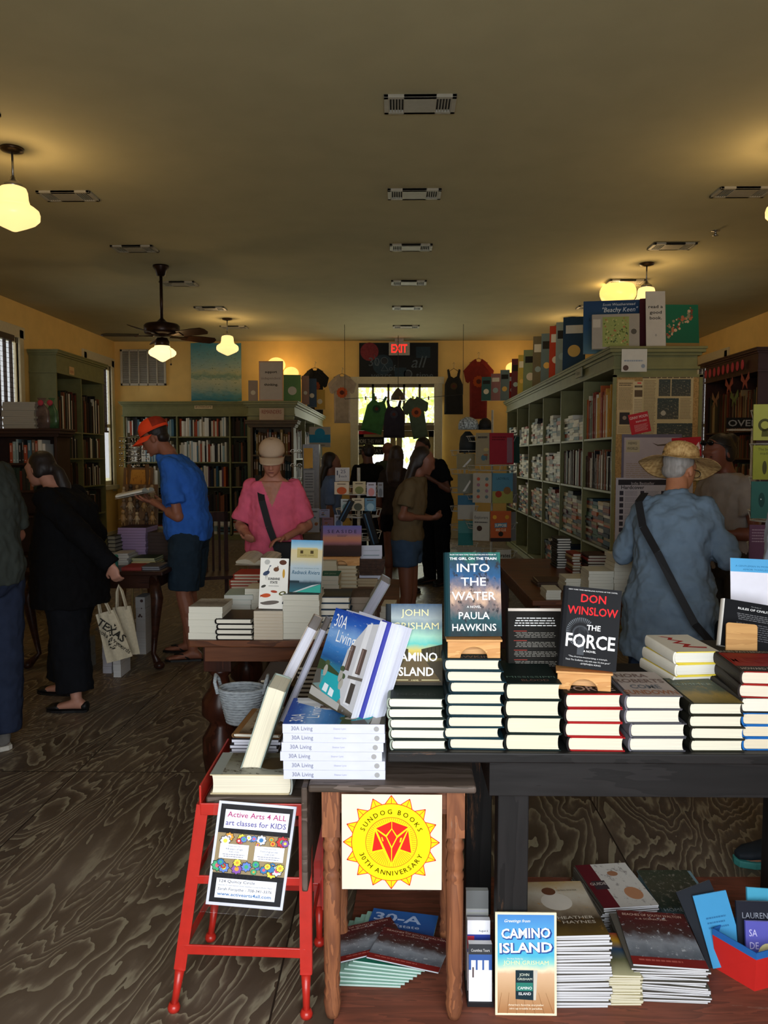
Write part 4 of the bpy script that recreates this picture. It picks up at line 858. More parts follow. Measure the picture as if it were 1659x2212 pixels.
for i in range(34):
    x, y = rnd.uniform(0.07, 0.93), (rnd.uniform(0.345, 0.44) if i % 2 else rnd.uniform(0.61, 0.67)); r = rnd.uniform(0.025, 0.07); c = rnd.choice(cl)
    p.q([(x+(r*1.15*(1+0.14*math.cos(8*a))*math.cos(a)), y+r*1.15*w/h*(1+0.14*math.cos(8*a))*math.sin(a)) for a in [2*PI*j/32 for j in range(32)]], '#1d1a1a', 3+i*0.2)
    p.q([(x+(r*(1+0.14*math.cos(8*a))*math.cos(a)), y+r*w/h*(1+0.14*math.cos(8*a))*math.sin(a)) for a in [2*PI*j/32 for j in range(32)]], c, 3.06+i*0.2); p.c(x, y, r*0.45, rnd.choice(cl), 3.12+i*0.2)
for x0, x1, s in ((0.09, 0.46, '4-8 years of age'), (0.54, 0.92, '9 years of age and older')):
    p.r(x0, 0.46, x1, 0.60, '#eef0fa', 11); mx = (x0+x1)/2; p.t('Scheduled Session Fridays', mx, 0.575, 0.012, '#333333', (x1-x0)*0.45, l=12); p.t(s, mx, 0.545, 0.018, '#333344', (x1-x0)*0.6, l=12); p.t('9:00-11:00' if x0 < 0.3 else '12:00-2:00', mx, 0.518, 0.016, '#333344', (x1-x0)*0.35, l=12); p.lines(x0+0.04, x1-0.04, 0.51, 0.47, 2, '#77778a', 0.3, 12, mid=True)
p.r(0.10, 0.075, 0.88, 0.265, '#eef0fa', 2); p.t('124 Quincy Circle', 0.14, 0.225, 0.028, '#22222c', 0.46, align='LEFT'); p.t('Seaside, FL next behind Great Southern towards Rustic Plaza!', 0.13, 0.195, 0.012, '#33333c', 0.70, align='LEFT'); p.t('Sarah Forsythe - 708-341-3376', 0.13, 0.15, 0.028, '#22222c', 0.70, align='LEFT', shear=0.1); p.t('www.activearts4all.com', 0.13, 0.10, 0.032, '#2c6ca8', 0.70, align='LEFT', bold=0.02)
m.build('sheet', t)
m = MB(); m.box(-0.012, w+0.004, -0.02, h+0.004, 0.004, 0.0046, glass(), M); m.build('plastic_sleeve', t)
def cov_brown(p): p.t('SEASIDE STYLE', 0.62, 0.5, 0.09, '#77756c', 0.7, rot=-PI/2); p.c(0.25, 0.5, 0.2, '#4c3d26', 1); p.r(0.86, 0, 1, 1, '#8f948e', 1)
A_BR = art([(0.0, '#57503c'), (0.4, '#6b6a58'), (0.8, '#8f9086'), (1.0, '#9a9a90')], 3, 0.5, '#3c3222', name='printed_brown_view')
zb = P(550, 1672, 2.16).z; xw = P(628, 1700, 2.15).x-P(452, 1700, 2.15).x
book(T(P(541, 1700, 2.15).x, 2.155, ZST) @ RZ(180) @ T(0, -0.165, 0), 'large cream-paged book lying flat on the red stool', xw, 0.165, zb-ZST, cover='#c2b38f', pages='#f2ead2', front=A_BR, deco=cov_brown, spine='#9ba09a', solo=True)
# upright books shown edge-on: their covers face the left aisle
def edge_on(pb0, pb1, pt, Yn, zb, depth, label, deg=None, **kw):
    """book seen on its page edge: foot from px pb0 to pb1 at row given, top at pt; cover faces left"""
    a = P(pb0[0], pb0[1], Yn); b = P(pb1[0], pb1[1], Yn); c = P(pt[0], pt[1], Yn); t = (b-a).length; up = (c-a); hgt = up.length; up.normalize()
    ez = -(b-a).normalized()                # cover side
    ez = (ez-up*ez.dot(up)).normalized(); ey = up; ex = ey.cross(ez).normalized()   # ex points towards the room's depth or viewer
    M = Matrix((ex, ey, ez)).transposed().to_4x4(); M.translation = a
    # ex points to the viewer; keep the near edge at depth Yn
    s = 1 if ex.y < 0 else -1
    M = M @ T(-s*depth/2, 0, -t)
    return book(M, label, depth, hgt, t, solo=True, **kw)
edge_on((517, 1667), (557, 1677), (578, 1482), 2.20, 0, 0.14, 'cream-paged hardback standing tilted on the big flat book', cover='#8f9c94', spine='#a9b5ac', pages='#f2ead0')
edge_on((566, 1547), (588, 1557), (664, 1352), 2.46, 0, 0.20, 'front grey-edged art book leaning towards the villa cover', cover='#a89a8c', pages='#d9d9e4')
edge_on((602, 1560), (616, 1566), (692, 1357), 2.47, 0, 0.20, 'rear grey-edged art book leaning towards the villa cover', cover='#8a8a90', pages='#c9cadb')
edge_on((752, 1376), (772, 1384), (824, 1252), 3.46, 0, 0.18, 'silver-topped book standing tilted behind the villa cover', cover='#a6aeb0', pages='#c9cce0')
# dark table behind the stool that carries basket, ring-bound books and upright books
t = thing('low_table', 'dark low table behind the red stool, mostly covered by books', 'table', (-0.5, 2.75, 0))
lx0, lx1, ly0, ly1, lz = F(486, 1655, 0.60).x, -0.14, 2.64, 3.2, 0.60
m = MB(); m.box(lx0, lx1, ly0, ly1, lz-0.03, lz, TOPM); m.build('tabletop', t, bevel=0.004)
for x in (lx0+0.04, lx1-0.04):
    for y in (ly0+0.3, ly1-0.04): m = MB(); m.tube([(x, y, lz-0.03), (x, y, 0)], [0.022, 0.016], TOPM, 10); m.build('leg', t)
zz = stack_px(499, 600, 1598, 2.375, lz, 8, 0.22, 'white picture book with dark stripes', 'behind the big flat book', 21, cover='#3c3c44', pages='#e2e3f0', jit=0.008, name='picture_book', kind='paper')
A_SEP = art([(0.0, '#4a3420'), (0.3, '#a3937c'), (1.0, '#8f8470')], 3, 0.3, '#5a4630', name='printed_sepia')
book(T(P(556, 1590, 2.40).x, 2.385, zz) @ RZ(-4), 'sepia-covered picture book on top of the white stack', 0.15, 0.24, 0.015, cover='#6a4c30', pages='#e6e0d0', front=A_SEP, deco=lambda p: (p.r(0.0, 0, 0.12, 1, '#8a6236'), p.r(0.3, 0.1, 0.5, 0.2, '#4a3a28')), solo=True)
zz = stack_px(562, 612, 1468, 2.85, lz, 8, 0.25, 'thick cream-paged book', 'behind the upright grey books', 22, colors=['#5a2a22', '#3a2c28', '#7c2c24'], cover='#5a2a22', pages='#ddd0b4')
zz = stack_px(640, 700, 1440, 2.95, lz, 9, 0.25, 'cream-paged book', 'half hidden under the tilted villa cover', 23, colors=['#4a3c2c', '#3a3430'], cover='#3a3430', pages='#d4c8b0')
def rope_basket(px, py, Y, z, label, s_=0.62):
    c = P(px, py, Y); M_RP = mat('#8b9297', 0.7, var=0.25, scale=60, bump=0.6, stretch=(1, 1, 3)); t = thing('woven_basket', label, 'basket', (c.x, Y, z))
    m = MB()
    for k in range(13):
        zz2 = z+(0.012+k*0.0155)*s_; rr = (0.085+0.045*(k/12))*s_; m.tube([(c.x+rr*math.cos(a), Y+rr*0.8*math.sin(a), zz2) for a in [2*PI*i/28 for i in range(28)]], 0.0105*s_, M_RP, 8, closed=True)
    m.lathe([(0.0, 0.0), (0.085*s_, 0.0), (0.085*s_, 0.012), (0, 0.012)], (c.x, Y, z), M_RP, 24, sy=0.8); m.build('body', t)
    for s in (-1, 1):
        m = MB(); m.tube([(c.x+s*a*s_, Y+b*s_, z+d*s_) for a, b, d in ((0.128, -0.05, 0.18), (0.145, -0.045, 0.245), (0.15, 0, 0.275), (0.145, 0.045, 0.245), (0.128, 0.05, 0.18))], 0.0065, M_RP, 8); m.build('handle', t)
rope_basket(524, 1600, 2.76, lz, 'grey woven rope basket behind the white picture books')

# ---- things on the red-brown threshold under the tables ----
def std_board():
    M = standM(1136, 2.09, 0.013, 0, 5, 0); w = pxw(1072, 1200, 2.14)*1.045; h = up_to(1968, 2.09, 0.013, 5)
    t = thing('promo_standee', 'beach-coloured CAMINO ISLAND cardboard standee on the floor', 'sign', M=M)
    m = MB(); m.box(-w/2, w/2, 0, h, -0.002, 0.002, ink('#f2e4c0', 0.5)); p = Print(m, T(-w/2, 0, 0.0021), w, h)
    A = art([(0.0, '#a8764c'), (0.2, '#c09870'), (0.40, '#d8b490'), (0.44, '#e4dcbc'), (0.50, '#8fd0c8'), (0.58, '#4fb2d0'), (0.8, '#58a4d8'), (1.0, '#4a86c8')], 3, 0.08, name='printed_beach')
    m.add([(-w/2+0.006, 0.006, 0.0022), (w/2-0.006, 0.006, 0.0022), (w/2-0.006, h-0.006, 0.0022), (-w/2+0.006, h-0.006, 0.0022)], [(0, 1, 2, 3)], A, uvs=[[(0, 0), (1, 0), (1, 1), (0, 1)]])
    p.t('Greetings from', 0.36, 0.905, 0.03, '#fff6dc', 0.42, shear=0.35)
    for s, y, ww in (('CAMINO', 0.755, 0.80), ('ISLAND', 0.615, 0.86)):
        p.t(s, 0.515, y-0.008, 0.095, '#2a4a90', ww+0.03, bold=0.09, l=3, rot=0.03); p.t(s, 0.50, y, 0.095, '#f4f8ff', ww, bold=0.035, l=5, rot=0.03)
    p.t('The New Thriller by', 0.32, 0.545, 0.014, '#f6f0e0', 0.26, l=4); p.t('JOHN GRISHAM', 0.5, 0.495, 0.04, '#f0e8b4', 0.74, l=4)
    for k in range(7): p.q([(0.04+k*0.15, 0.02), (0.10+k*0.12, 0.22), (0.105+k*0.12, 0.22), (0.05+k*0.15, 0.02)], '#8f6440', 2)
    p.q([(0.33, 0.16), (0.66, 0.15), (0.69, 0.44), (0.36, 0.445)], '#c8c4b8', 4); p.q([(0.33, 0.16), (0.62, 0.15), (0.62, 0.44), (0.33, 0.44)], '#1e3038', 5)
    p.r(0.34, 0.24, 0.61, 0.32, '#2f7a6c', 6); p.t('JOHN', 0.47, 0.385, 0.028, '#d8e0d0', 0.16, l=7); p.t('GRISHAM', 0.48, 0.345, 0.022, '#d8e0d0', 0.24, l=7); p.t('CAMINO', 0.48, 0.255, 0.028, '#ffffff', 0.23, l=7); p.t('ISLAND', 0.48, 0.20, 0.028, '#ffffff', 0.20, l=7)
    p.t('America\'s favorite storyteller', 0.5, 0.095, 0.018, '#fff6dc', 0.58, l=4); p.t('stirs up trouble in paradise.', 0.5, 0.06, 0.018, '#fff6dc', 0.54, l=4)
    a = m.build('board', None); a.parent = t
    m = MB(); m.box(-0.03, 0.03, 0.0, h*0.6, -0.003, -0.001, ink('#b9a27c', 0.7), T(0, 0.0, -0.004) @ RX(-16) ); a = m.build('easel_back', None); a.parent = t
std_board()
ZP = 0.0125
def magstack(px0, px1, py_top, Y, n, depth, desc, where, seed, tk=None, z0=ZP, **kw):
    kw.setdefault('cover', '#5b564e'); kw.setdefault('pages', '#e3e4e8'); kw.setdefault('jit', 0.006); kw.setdefault('rot', 1.5)
    return stack_px(px0, px1, py_top, Y, z0, n, depth, desc, where, seed, kind='paper', name='magazine', cat='magazine', **kw)
def c_hh(p): p.t('HEATHER', 0.66, 0.28, 0.05, '#b9b0a0', 0.5); p.t('HAYNES', 0.68, 0.20, 0.05, '#b9b0a0', 0.45); p.c(0.45, 0.8, 0.10, '#5a3826', 2); p.c(0.5, 0.6, 0.22, '#b9b2a6', 1); p.t('LIVING WATER', 0.72, 0.80, 0.03, '#5c564c', 0.3); p.t('MODERN', 0.7, 0.05, 0.04, '#5a4630', 0.4)
A_HH = art([(0.0, '#5e4a22'), (0.25, '#3a2c1c'), (0.5, '#8a7c68'), (0.75, '#b0a898'), (1.0, '#9c8458')], 2.5, 0.4, '#a87a3a', name='printed_magazine', thr=0.6)
magstack(1158, 1322, 2022, 2.12, 26, 0.28, 'painted-portrait cover magazine', 'right of the standee', 31, top=A_HH, topdeco=c_hh, yaw=2)
def c_gd(p): p.r(0, 0, 0.3, 1, '#5c1c24', 1); p.c(0.72, 0.28, 0.16, '#a87858', 2, ry=0.14); p.c(0.6, 0.75, 0.1, '#9a6c50', 2, ry=0.06); p.t('GUIDE', 0.2, 0.5, 0.06, '#c9c0b8', 0.3, rot=0); p.r(0.1, 0.4, 0.35, 0.6, '#3a3034', 1.5)
magstack(1300, 1425, 1960, 2.48, 14, 0.27, 'maroon-banded cover magazine', 'behind the portrait magazines', 32, top=art([(0, '#b9b5ae'), (1, '#c9c6c0')], 3, 0.2, '#8f8a86', name='printed_magazine'), topdeco=c_gd, yaw=8)
magstack(1438, 1558, 1976, 2.52, 10, 0.28, 'blue-spined property magazine', 'against the far right of the threshold', 33, cover='#7a9aa8', spine='#7fa6b8', pages='#b9c4cc', top=art([(0, '#4a6a78'), (0.15, '#33423a'), (0.6, '#4a4a3c'), (1, '#3c4436')], 5, 0.4, '#8a8478', name='printed_magazine'), topdeco=lambda p: p.t('HOMES & LAND', 0.5, 0.06, 0.07, '#a9bcc8', 0.9))
magstack(1312, 1388, 2110, 2.13, 16, 0.20, 'slim cream leaflet', 'between the two tall magazine stacks', 34, cover='#b9b08c', pages='#e9e4cc', top=art([(0.0, '#c9c49c'), (0.35, '#6a6a4a'), (0.6, '#2c4a6a'), (0.8, '#c89a30'), (1, '#a03c34')], 2, 0.1, name='printed_magazine'))
def c_bsw(p): p.t('BEACHES OF SOUTH WALTON', 0.5, 0.90, 0.045, '#c9a898', 0.86); p.t('& SCENIC 30A', 0.5, 0.83, 0.03, '#c9a898', 0.4); p.r(0, 0, 1, 0.14, '#7c2420', 1); p.lines(0.1, 0.7, 0.12, 0.05, 1, '#b05a50', 0.4)
A_BSW = art([(0.0, '#6b2420'), (0.15, '#5a6068'), (0.4, '#8a8f96'), (0.6, '#46302c'), (0.8, '#4a2020'), (1.0, '#5a2422')], 5, 0.35, '#b9bcc0', name='printed_magazine', thr=0.58)
magstack(1372, 1532, 2092, 2.14, 18, 0.27, 'dark red beach guide magazine', 'left of the red bin', 35, top=A_BSW, topdeco=c_bsw, yaw=-4, jit=0.010, rot=3)
rnd = random.Random(9)
for i in range(7):
    M = T(P(800, 2100, 2.2).x+0.012*i-0.02, 2.2+0.006*i, ZP+i*0.006) @ RZ(-2-1.5*i)
    book(M, 'green-blue real estate magazine, %s, fan under the side table' % ordl(i, 7), 0.215, 0.28, 0.0055, cover='#8fb8a8', pages='#c9dcd8', kind='paper', name='magazine', cat='magazine', front=art([(0, '#1f6a54'), (0.35, '#2f7a64'), (0.5, '#9aa0a8'), (0.6, '#2a4a86'), (1, '#2f62a8')], 3, 0.1, name='printed_magazine') if i == 6 else None, deco=(lambda p: (p.t('30-A', 0.42, 0.78, 0.15, '#a9bcdc', 0.72, bold=0.03), p.t('Real Estate', 0.42, 0.68, 0.06, '#c4cfe0', 0.7))) if i == 6 else None, group='real estate magazines fanned under the side table')
for k, (x, y, a) in enumerate(((810, 2.30, 22), (868, 2.24, -18))):
    M = T(P(x, 2100, 2.2).x, y-0.02, ZP+0.044+0.006*k) @ RZ(a) @ T(0, 0, 0)
    book(M, ('rear' if k == 0 else 'front')+' dark red beach guide on the fanned magazines', 0.22, 0.16, 0.005, cover='#4a2020', pages='#cfd4dc', kind='paper', name='magazine', cat='magazine', front=A_BSW, deco=c_bsw, solo=True)
t = thing('leaflet_rack', 'stepped rack of leaflets between table leg and standee', 'rack', P(1035, 2190, 2.12))
rx0, rx1 = P(1012, 2100, 2.14).x, P(1062, 2100, 2.14).x; m = MB(); m.box(rx0-0.004, rx1+0.004, 2.12, 2.26, ZP, ZP+0.012, M_BLACK)
for k in range(3): m.box(rx0-0.004, rx1+0.004, 2.135+k*0.045, 2.138+k*0.045, ZP, ZP+0.06+k*0.07, glass())
m.build('holder', t)
for k, (c1, c2, s, hh) in enumerate((('#8f97a8', '#e4e4e8', 'Countless Tours', 0.16), ('#2c3c8c', '#e9e9f0', 'August 6', 0.20), ('#6a6c6c', '#9a9c98', 'MAP', 0.26))):
    Mf = T(rx0, 2.126+k*0.045, ZP+0.012) @ RX(86); ww = rx1-rx0; m = MB(); m.box(0, ww, 0, hh, -0.02, 0, ink(c2), Mf); p = Print(m, Mf @ T(0, 0, 0.0002), ww, hh)
    if k == 0: p.r(0, 0.55, 1, 0.82, '#3c5c9c'); p.r(0, 0.82, 1, 1, '#3a3c40'); p.t(s, 0.5, 0.87, 0.05, '#d8d8d8', 0.8); [p.r(0.1+0.28*j, 0.42, 0.3+0.28*j, 0.72, '#e2e6ee', 2) for j in range(3)]; p.r(0.15, 0.42, 0.22, 0.6, '#5a4a4a', 3)
    elif k == 1: p.r(0, 0.55, 1, 0.8, c1); p.r(0, 0.6, 0.3, 0.78, '#a83040', 2); p.t(s, 0.7, 0.84, 0.03, '#334', 0.4)
    else: p.r(0, 0.80, 1, 1, c1); p.lines(0.05, 0.95, 0.8, 0.6, 4, '#9999a4')
    q = m.build('leaflets', t)
# red bin with upright slim books
def bin_():
    a = P(1612, 2143, 2.19); x0, y0 = P(1556, 2090, 2.27).x, 2.22
    t = thing('red_box', 'red cardboard box with a blue rim full of slim books', 'box', (x0+0.13, 2.3, ZP)); c1, c2 = ink('#c52a26', 0.5), ink('#2a62a8', 0.5)
    pts = [(x0, 2.30), (x0+0.07, 2.20), (x0+0.27, 2.27), (x0+0.20, 2.42)]; pt2 = [(x0-0.012, 2.305), (x0+0.065, 2.185), (x0+0.285, 2.265), (x0+0.205, 2.44)]
    m = MB(); n = 4
    for i in range(4):
        j = (i+1) % 4; m.add([pts[i]+(ZP,), pts[j]+(ZP,), pt2[j]+(0.115,), pt2[i]+(0.115,)], [(0, 1, 2, 3)], c1)
    m.add([q+(ZP+0.001,) for q in pts], [(0, 1, 2, 3)], c1); b = m.build('body', t); sd = b.modifiers.new('thick', 'SOLIDIFY'); sd.thickness = 0.003
    m = MB()
    for i in range(4):
        j = (i+1) % 4; m.add([pt2[i]+(0.115,), pt2[j]+(0.115,), pt2[j]+(0.135,), pt2[i]+(0.135,)], [(0, 1, 2, 3)], c2)
    b = m.build('rim', t); sd = b.modifiers.new('thick', 'SOLIDIFY'); sd.thickness = 0.003
    for k, (dx, y, z, yaw, lean, roll, w, h, col, s, lb) in enumerate((
        (0.035, 2.29, 0.03, -8, 20, 14, 0.10, 0.20, '#3f8fc0', 'A', 'light blue slim book leaning out left of the red box'),
        (0.03, 2.305, 0.03, -6, 22, 22, 0.11, 0.22, '#1b1f26', '', 'black slim book behind the light blue one'),
        (0.115, 2.29, 0.04, 2, 16, -2, 0.11, 0.17, '#22242e', 'LAUREN WOLK', 'dark book with red lettering upright in the red box'),
        (0.125, 2.262, 0.03, 3, 14, -3, 0.11, 0.14, '#5a5ab0', 'SAFE DEPTH', 'violet slim book with two figures in the red box'),
        (0.155, 2.32, 0.04, 6, 18, -6, 0.11, 0.19, '#4aa0c0', '', 'turquoise slim book at the back of the red box'))):
        def dd(p, s=s, k=k):
            if k == 0: p.lines(0.2, 0.8, 0.7, 0.5, 3, '#2a6a98')
            if k == 2: p.t('LAUREN', 0.5, 0.72, 0.10, '#8a8f9c', 0.7); p.t('WOLK', 0.5, 0.58, 0.10, '#c83a34', 0.5)
            if k == 3: p.c(0.6, 0.35, 0.28, '#e6dca0', 1); p.q([(0.45, 0.05), (0.5, 0.45), (0.58, 0.3), (0.66, 0.4), (0.72, 0.05)], '#5a3a20', 2); p.t('SA', 0.2, 0.7, 0.14, '#c9c4ea', 0.22); p.t('DE', 0.22, 0.45, 0.14, '#c9c4ea', 0.24)
        book(T(x0+dx, y, z) @ RZ(yaw) @ RX(90-lean) @ RZ(roll), lb, w, h, 0.008, cover=col, pages='#d9d9d9', kind='paper', deco=dd, solo=True)
bin_()
# ======================= PEOPLE =======================
WR = bpy.data.textures.new('cloth_folds', 'CLOUDS'); WR.noise_scale = 0.075; WR.noise_depth = 3
def V(*a): return Vector(a)
def finish(mb, name, parent, voxel, folds=0.0, smooth=2, mat_=None):
    """fuse the overlapping volumes into one continuous smooth surface"""
    o = mb.build(name, None); m = o.modifiers.new('fuse', 'REMESH'); m.mode = 'VOXEL'; m.voxel_size = voxel; m.use_smooth_shade = True
    if smooth: q = o.modifiers.new('soft', 'SMOOTH'); q.iterations = smooth; q.factor = 0.5
    if folds: d = o.modifiers.new('folds', 'DISPLACE'); d.texture = WR; d.strength = folds; d.mid_level = 0.5; d.texture_coords = 'GLOBAL'
    dg = bpy.context.evaluated_depsgraph_get(); me = bpy.data.meshes.new_from_object(o.evaluated_get(dg)); me.name = name
    o.modifiers.clear(); old = o.data; o.data = me; bpy.data.meshes.remove(old)
    if not me.materials: me.materials.append(mb.mats[0])
    o.parent = parent; return o
def ring(c, rx, ry, M=None, n=20, sq=2.3):
    out = []
    for i in range(n):
        a = 2*PI*i/n; ca, sa = math.cos(a), math.sin(a)
        p = V(rx*math.copysign(abs(ca)**(2/sq), ca), ry*math.copysign(abs(sa)**(2/sq), sa), 0)
        out.append((M @ p if M else p)+V(*c))
    return out
def limb(mb, pts, rs, m, n=12):
    """tapered limb with rounded joints"""
    mb.tube(pts, rs, m, n)
    for p, r in zip(pts, rs): mb.sphere(p, r, m, 12, 8)
def lerp_path(pts, rs, f):
    """first part of a three-joint limb; f from 0 to 2"""
    if f >= 2: return pts, rs
    if f <= 1: return [pts[0], pts[0].lerp(pts[1], f)], [rs[0], rs[0]+(rs[1]-rs[0])*f]
    return [pts[0], pts[1], pts[1].lerp(pts[2], f-1)], [rs[0], rs[1], rs[1]+(rs[2]-rs[1])*(f-1)]
def hand(mb, wrist, d, nrm, side, curl, m, s=1.0):
    d = d.normalized(); nrm = (nrm-d*nrm.dot(d)).normalized(); lat = d.cross(nrm).normalized()*side   # lat: towards the thumb
    c = wrist+d*0.045*s
    Mx = Matrix((lat, d, nrm)).transposed().to_4x4(); Mx.translation = c
    mb.sphere((0, 0, 0), (0.041*s, 0.052*s, 0.015*s), m, 12, 8, Mx)
    L = [0.066, 0.076, 0.071, 0.056]
    for k in range(4):
        b = wrist+d*0.082*s+lat*(0.027-0.018*k)*s; p = b; dd = d.copy(); pts = [wrist+d*0.05*s+lat*(0.020-0.013*k)*s, b]; a = curl*0.9
        for j in range(3):
            dd = (dd*math.cos(R(a))+nrm*math.sin(R(a))).normalized(); q = nrm*math.cos(R(a))-d*0; p = p+dd*L[k]*s*(0.45, 0.32, 0.23)[j]; pts.append(p)
        mb.tube(pts, [0.0095*s, 0.0095*s, 0.009*s, 0.0082*s, 0.007*s], m, 8); mb.sphere(pts[-1], 0.007*s, m, 8, 6)
    b = wrist+d*0.025*s+lat*0.022*s; t1 = b+(lat*0.75+d*0.6+nrm*0.15).normalized()*0.042*s; t2 = t1+(lat*0.35+d*0.85+nrm*(0.2+curl/80)).normalized()*0.034*s
    mb.tube([b, t1, t2], [0.014*s, 0.0105*s, 0.008*s], m, 8); mb.sphere(t2, 0.0085*s, m, 8, 6)
def person(label, x, y, yaw, H, skin='#8a5a44', b=1.0, belly=0.0, lean=0.0, fwd=0.0, head=(0, 0, 0), armL=None, armR=None, legs=None,
           top='#444444', sleeve=0.55, hem=0.50, topfit=0.014, bottom='#222222', blen=2.0, bfit=0.014, shoe=None, shoetype='shoe',
           hair='#2a1c14', hairstyle='short', vox=0.008, neck='crew', hw=1.0, dress=False, folds=0.018, hat=None, glasses=False, shirt_long=0.0, name='person'):
    k = H/1.70; MX = T(x, y, 0) @ RZ(yaw); t = thing(name, label, 'person', M=MX)
    S = mat(skin, 0.55, var=0.06, scale=25); TOP = mat(top, 0.9, var=0.10, scale=14, spec=0.08); BOT = mat(bottom, 0.9, var=0.12, scale=16, spec=0.08)
    def bend(z):    # spine bends forward above the waist
        f = max(0, z-1.02*k)*math.sin(R(lean)); g = max(0, z-1.35*k)*fwd*2.2; return V(0, -(f+g), 0)
    sh = 0.158*k*b; hipx = 0.092*k*b
    J = {}
    for s, n in ((1, 'L'), (-1, 'R')):
        shp = V(s*sh, 0.0, 1.405*k)+bend(1.405*k); ar = armL if s > 0 else armR
        el = V(*ar[0]) if ar else shp+V(s*0.05, 0.03, -0.29*k); wr = V(*ar[1]) if ar else el+V(s*0.01, -0.06, -0.25*k)
        lg = (legs or {}).get(n); hip = V(s*hipx, 0, 0.90*k)
        kn = V(*lg[0]) if lg else hip+V(s*0.01, -0.015, -0.43*k); an = V(*lg[1]) if lg else V(s*0.10*k, 0.02, 0.085*k)
        toe = lg[2] if lg and len(lg) > 2 else s*8
        J[n] = (shp, el, wr, hip, kn, an, toe, s)
    bd = MB()
    # torso rings from crotch to neck
    prof = [(0.80, 0.085, 0.085), (0.86, 0.158, 0.112), (0.93, 0.172, 0.118), (1.00, 0.162, 0.108), (1.07, 0.142, 0.098), (1.15, 0.148, 0.105), (1.25, 0.165, 0.115), (1.34, 0.172, 0.108), (1.40, 0.160, 0.088), (1.44, 0.115, 0.070), (1.47, 0.066, 0.060), (1.50, 0.055, 0.057), (1.56, 0.052, 0.056)]
    def torso(mb, m, z0, z1, inf, flare=0.0, sqz=2.3):
        rr = []
        for (z, rx, ry) in prof:
            if z < z0-1e-6 or z > z1+1e-6: continue
            by = belly*max(0, 1-abs(z-1.05)/0.28)*0.10; fx = flare*max(0, (1.05-z)/0.2)
            c = V(0, -by*0.6, z*k)+bend(z*k); rr.append(ring(c, (rx*b+by*0.5+inf+fx)*k, (ry*(0.6+0.4*b)+by+inf+fx*0.7)*k, None, 24, sqz))
        if len(rr) > 1: mb.rings(rr, m)
    torso(bd, S, 0, 2, 0)
    for n in 'LR':
        shp, el, wr, hip, kn, an, toe, s = J[n]
        limb(bd, [shp-V(s*0.012, 0, 0.012)*k, el, wr], [0.046*k*b, 0.038*k*b**0.5, 0.026*k], S)
        limb(bd, [el, el.lerp(wr, 0.3)], [0.040*k*b**.5, 0.041*k*b**.5], S)
        limb(bd, [hip, kn, an], [0.085*k*b, 0.055*k*b**.7, 0.036*k], S); limb(bd, [kn, kn.lerp(an, 0.32)+V(0, 0.012, 0)], [0.052*k*b**.7, 0.056*k*b**.7], S)
        ar = armL if s > 0 else armR; d = (wr-el)
        hd = V(*ar[2]) if ar and len(ar) > 2 else d; nr = V(*ar[3]) if ar and len(ar) > 3 else V(-s, 0, 0); cu = ar[4] if ar and len(ar) > 4 else 18
        hand(bd, wr, hd, nr, 1 if (hd.cross(nr)).dot(V(0, -1, 0.4)) > 0 else -1, cu, S, k)
        f = V(math.sin(R(toe)), -math.cos(R(toe)), 0); lat = V(f.y, -f.x, 0)
        rr = []; 
        for u, w, h in ((-0.065, 0.025, 0.035), (-0.045, 0.034, 0.06), (0.0, 0.036, 0.075), (0.05, 0.040, 0.055), (0.11, 0.045, 0.036), (0.155, 0.040, 0.026), (0.185, 0.018, 0.016)):
            c = V(an.x, an.y, an.z-0.075*k)+f*u*k; Mr = Matrix((lat, V(0, 0, 1), f)).transposed()
            rr.append(ring(c+V(0, 0, h*0.5*k), w*k, h*0.5*k, Mr, 14))
        bd.rings(rr, S)
        for j in range(5):   # toes
            tp = V(an.x, an.y, an.z-0.063*k)+f*(0.165-0.010*abs(j-0.5))*k+lat*(0.030-0.015*j)*k*(1 if n == 'L' else -1)*-1; bd.sphere(tp, 0.012*k if j == 0 else 0.009*k, S, 8, 6)
    # head
    hc = V(0, -0.012*k, 1.615*k)+bend(1.53*k)+V(0, -fwd*0.10, -abs(lean)*0.0006-fwd*0.07)
    MH = Matrix.Translation(hc-V(0, 0, 0.05*k)) @ Euler((R(head[0]), R(head[2]), R(head[1]))).to_matrix().to_4x4() @ Matrix.Translation((0, 0, 0.05*k))
    q = k*hw
    bd.sphere((0, 0.012*q, 0.025*q), (0.074*q, 0.093*q, 0.083*q), S, 24, 16, MH)                                   # skull
    bd.rings([ring((0, -0.022*q, z*q), rx*q, ry*q, None, 20, 2.2) for z, rx, ry in ((-0.108, 0.020, 0.018), (-0.100, 0.036, 0.050), (-0.075, 0.052, 0.064), (-0.04, 0.062, 0.070), (0.0, 0.068, 0.070), (0.04, 0.068, 0.068))], S, M=MH)   # jaw and cheeks
    bd.rings([ring((0, y*q, z*q), rx*q, ry*q, None, 10, 2) for z, y, rx, ry in ((-0.044, -0.094, 0.017, 0.012), (-0.036, -0.104, 0.018, 0.016), (-0.015, -0.096, 0.010, 0.010), (0.012, -0.087, 0.007, 0.007))], S, M=MH)   # nose
    bd.sphere((0, -0.080*q, 0.026*q), (0.052*q, 0.014*q, 0.010*q), S, 12, 8, MH); bd.sphere((0, -0.082*q, -0.066*q), (0.022*q, 0.011*q, 0.009*q), S, 12, 8, MH); bd.sphere((0, -0.078*q, -0.095*q), (0.020*q, 0.013*q, 0.012*q), S, 10, 8, MH)
    for s in (-1, 1): bd.sphere((s*0.076*q, 0.008*q, -0.012*q), (0.010*q, 0.017*q, 0.030*q), S, 10, 8, MH); bd.sphere((s*0.030*q, -0.078*q, 0.004*q), (0.014*q, 0.008*q, 0.008*q), S, 10, 6, MH)
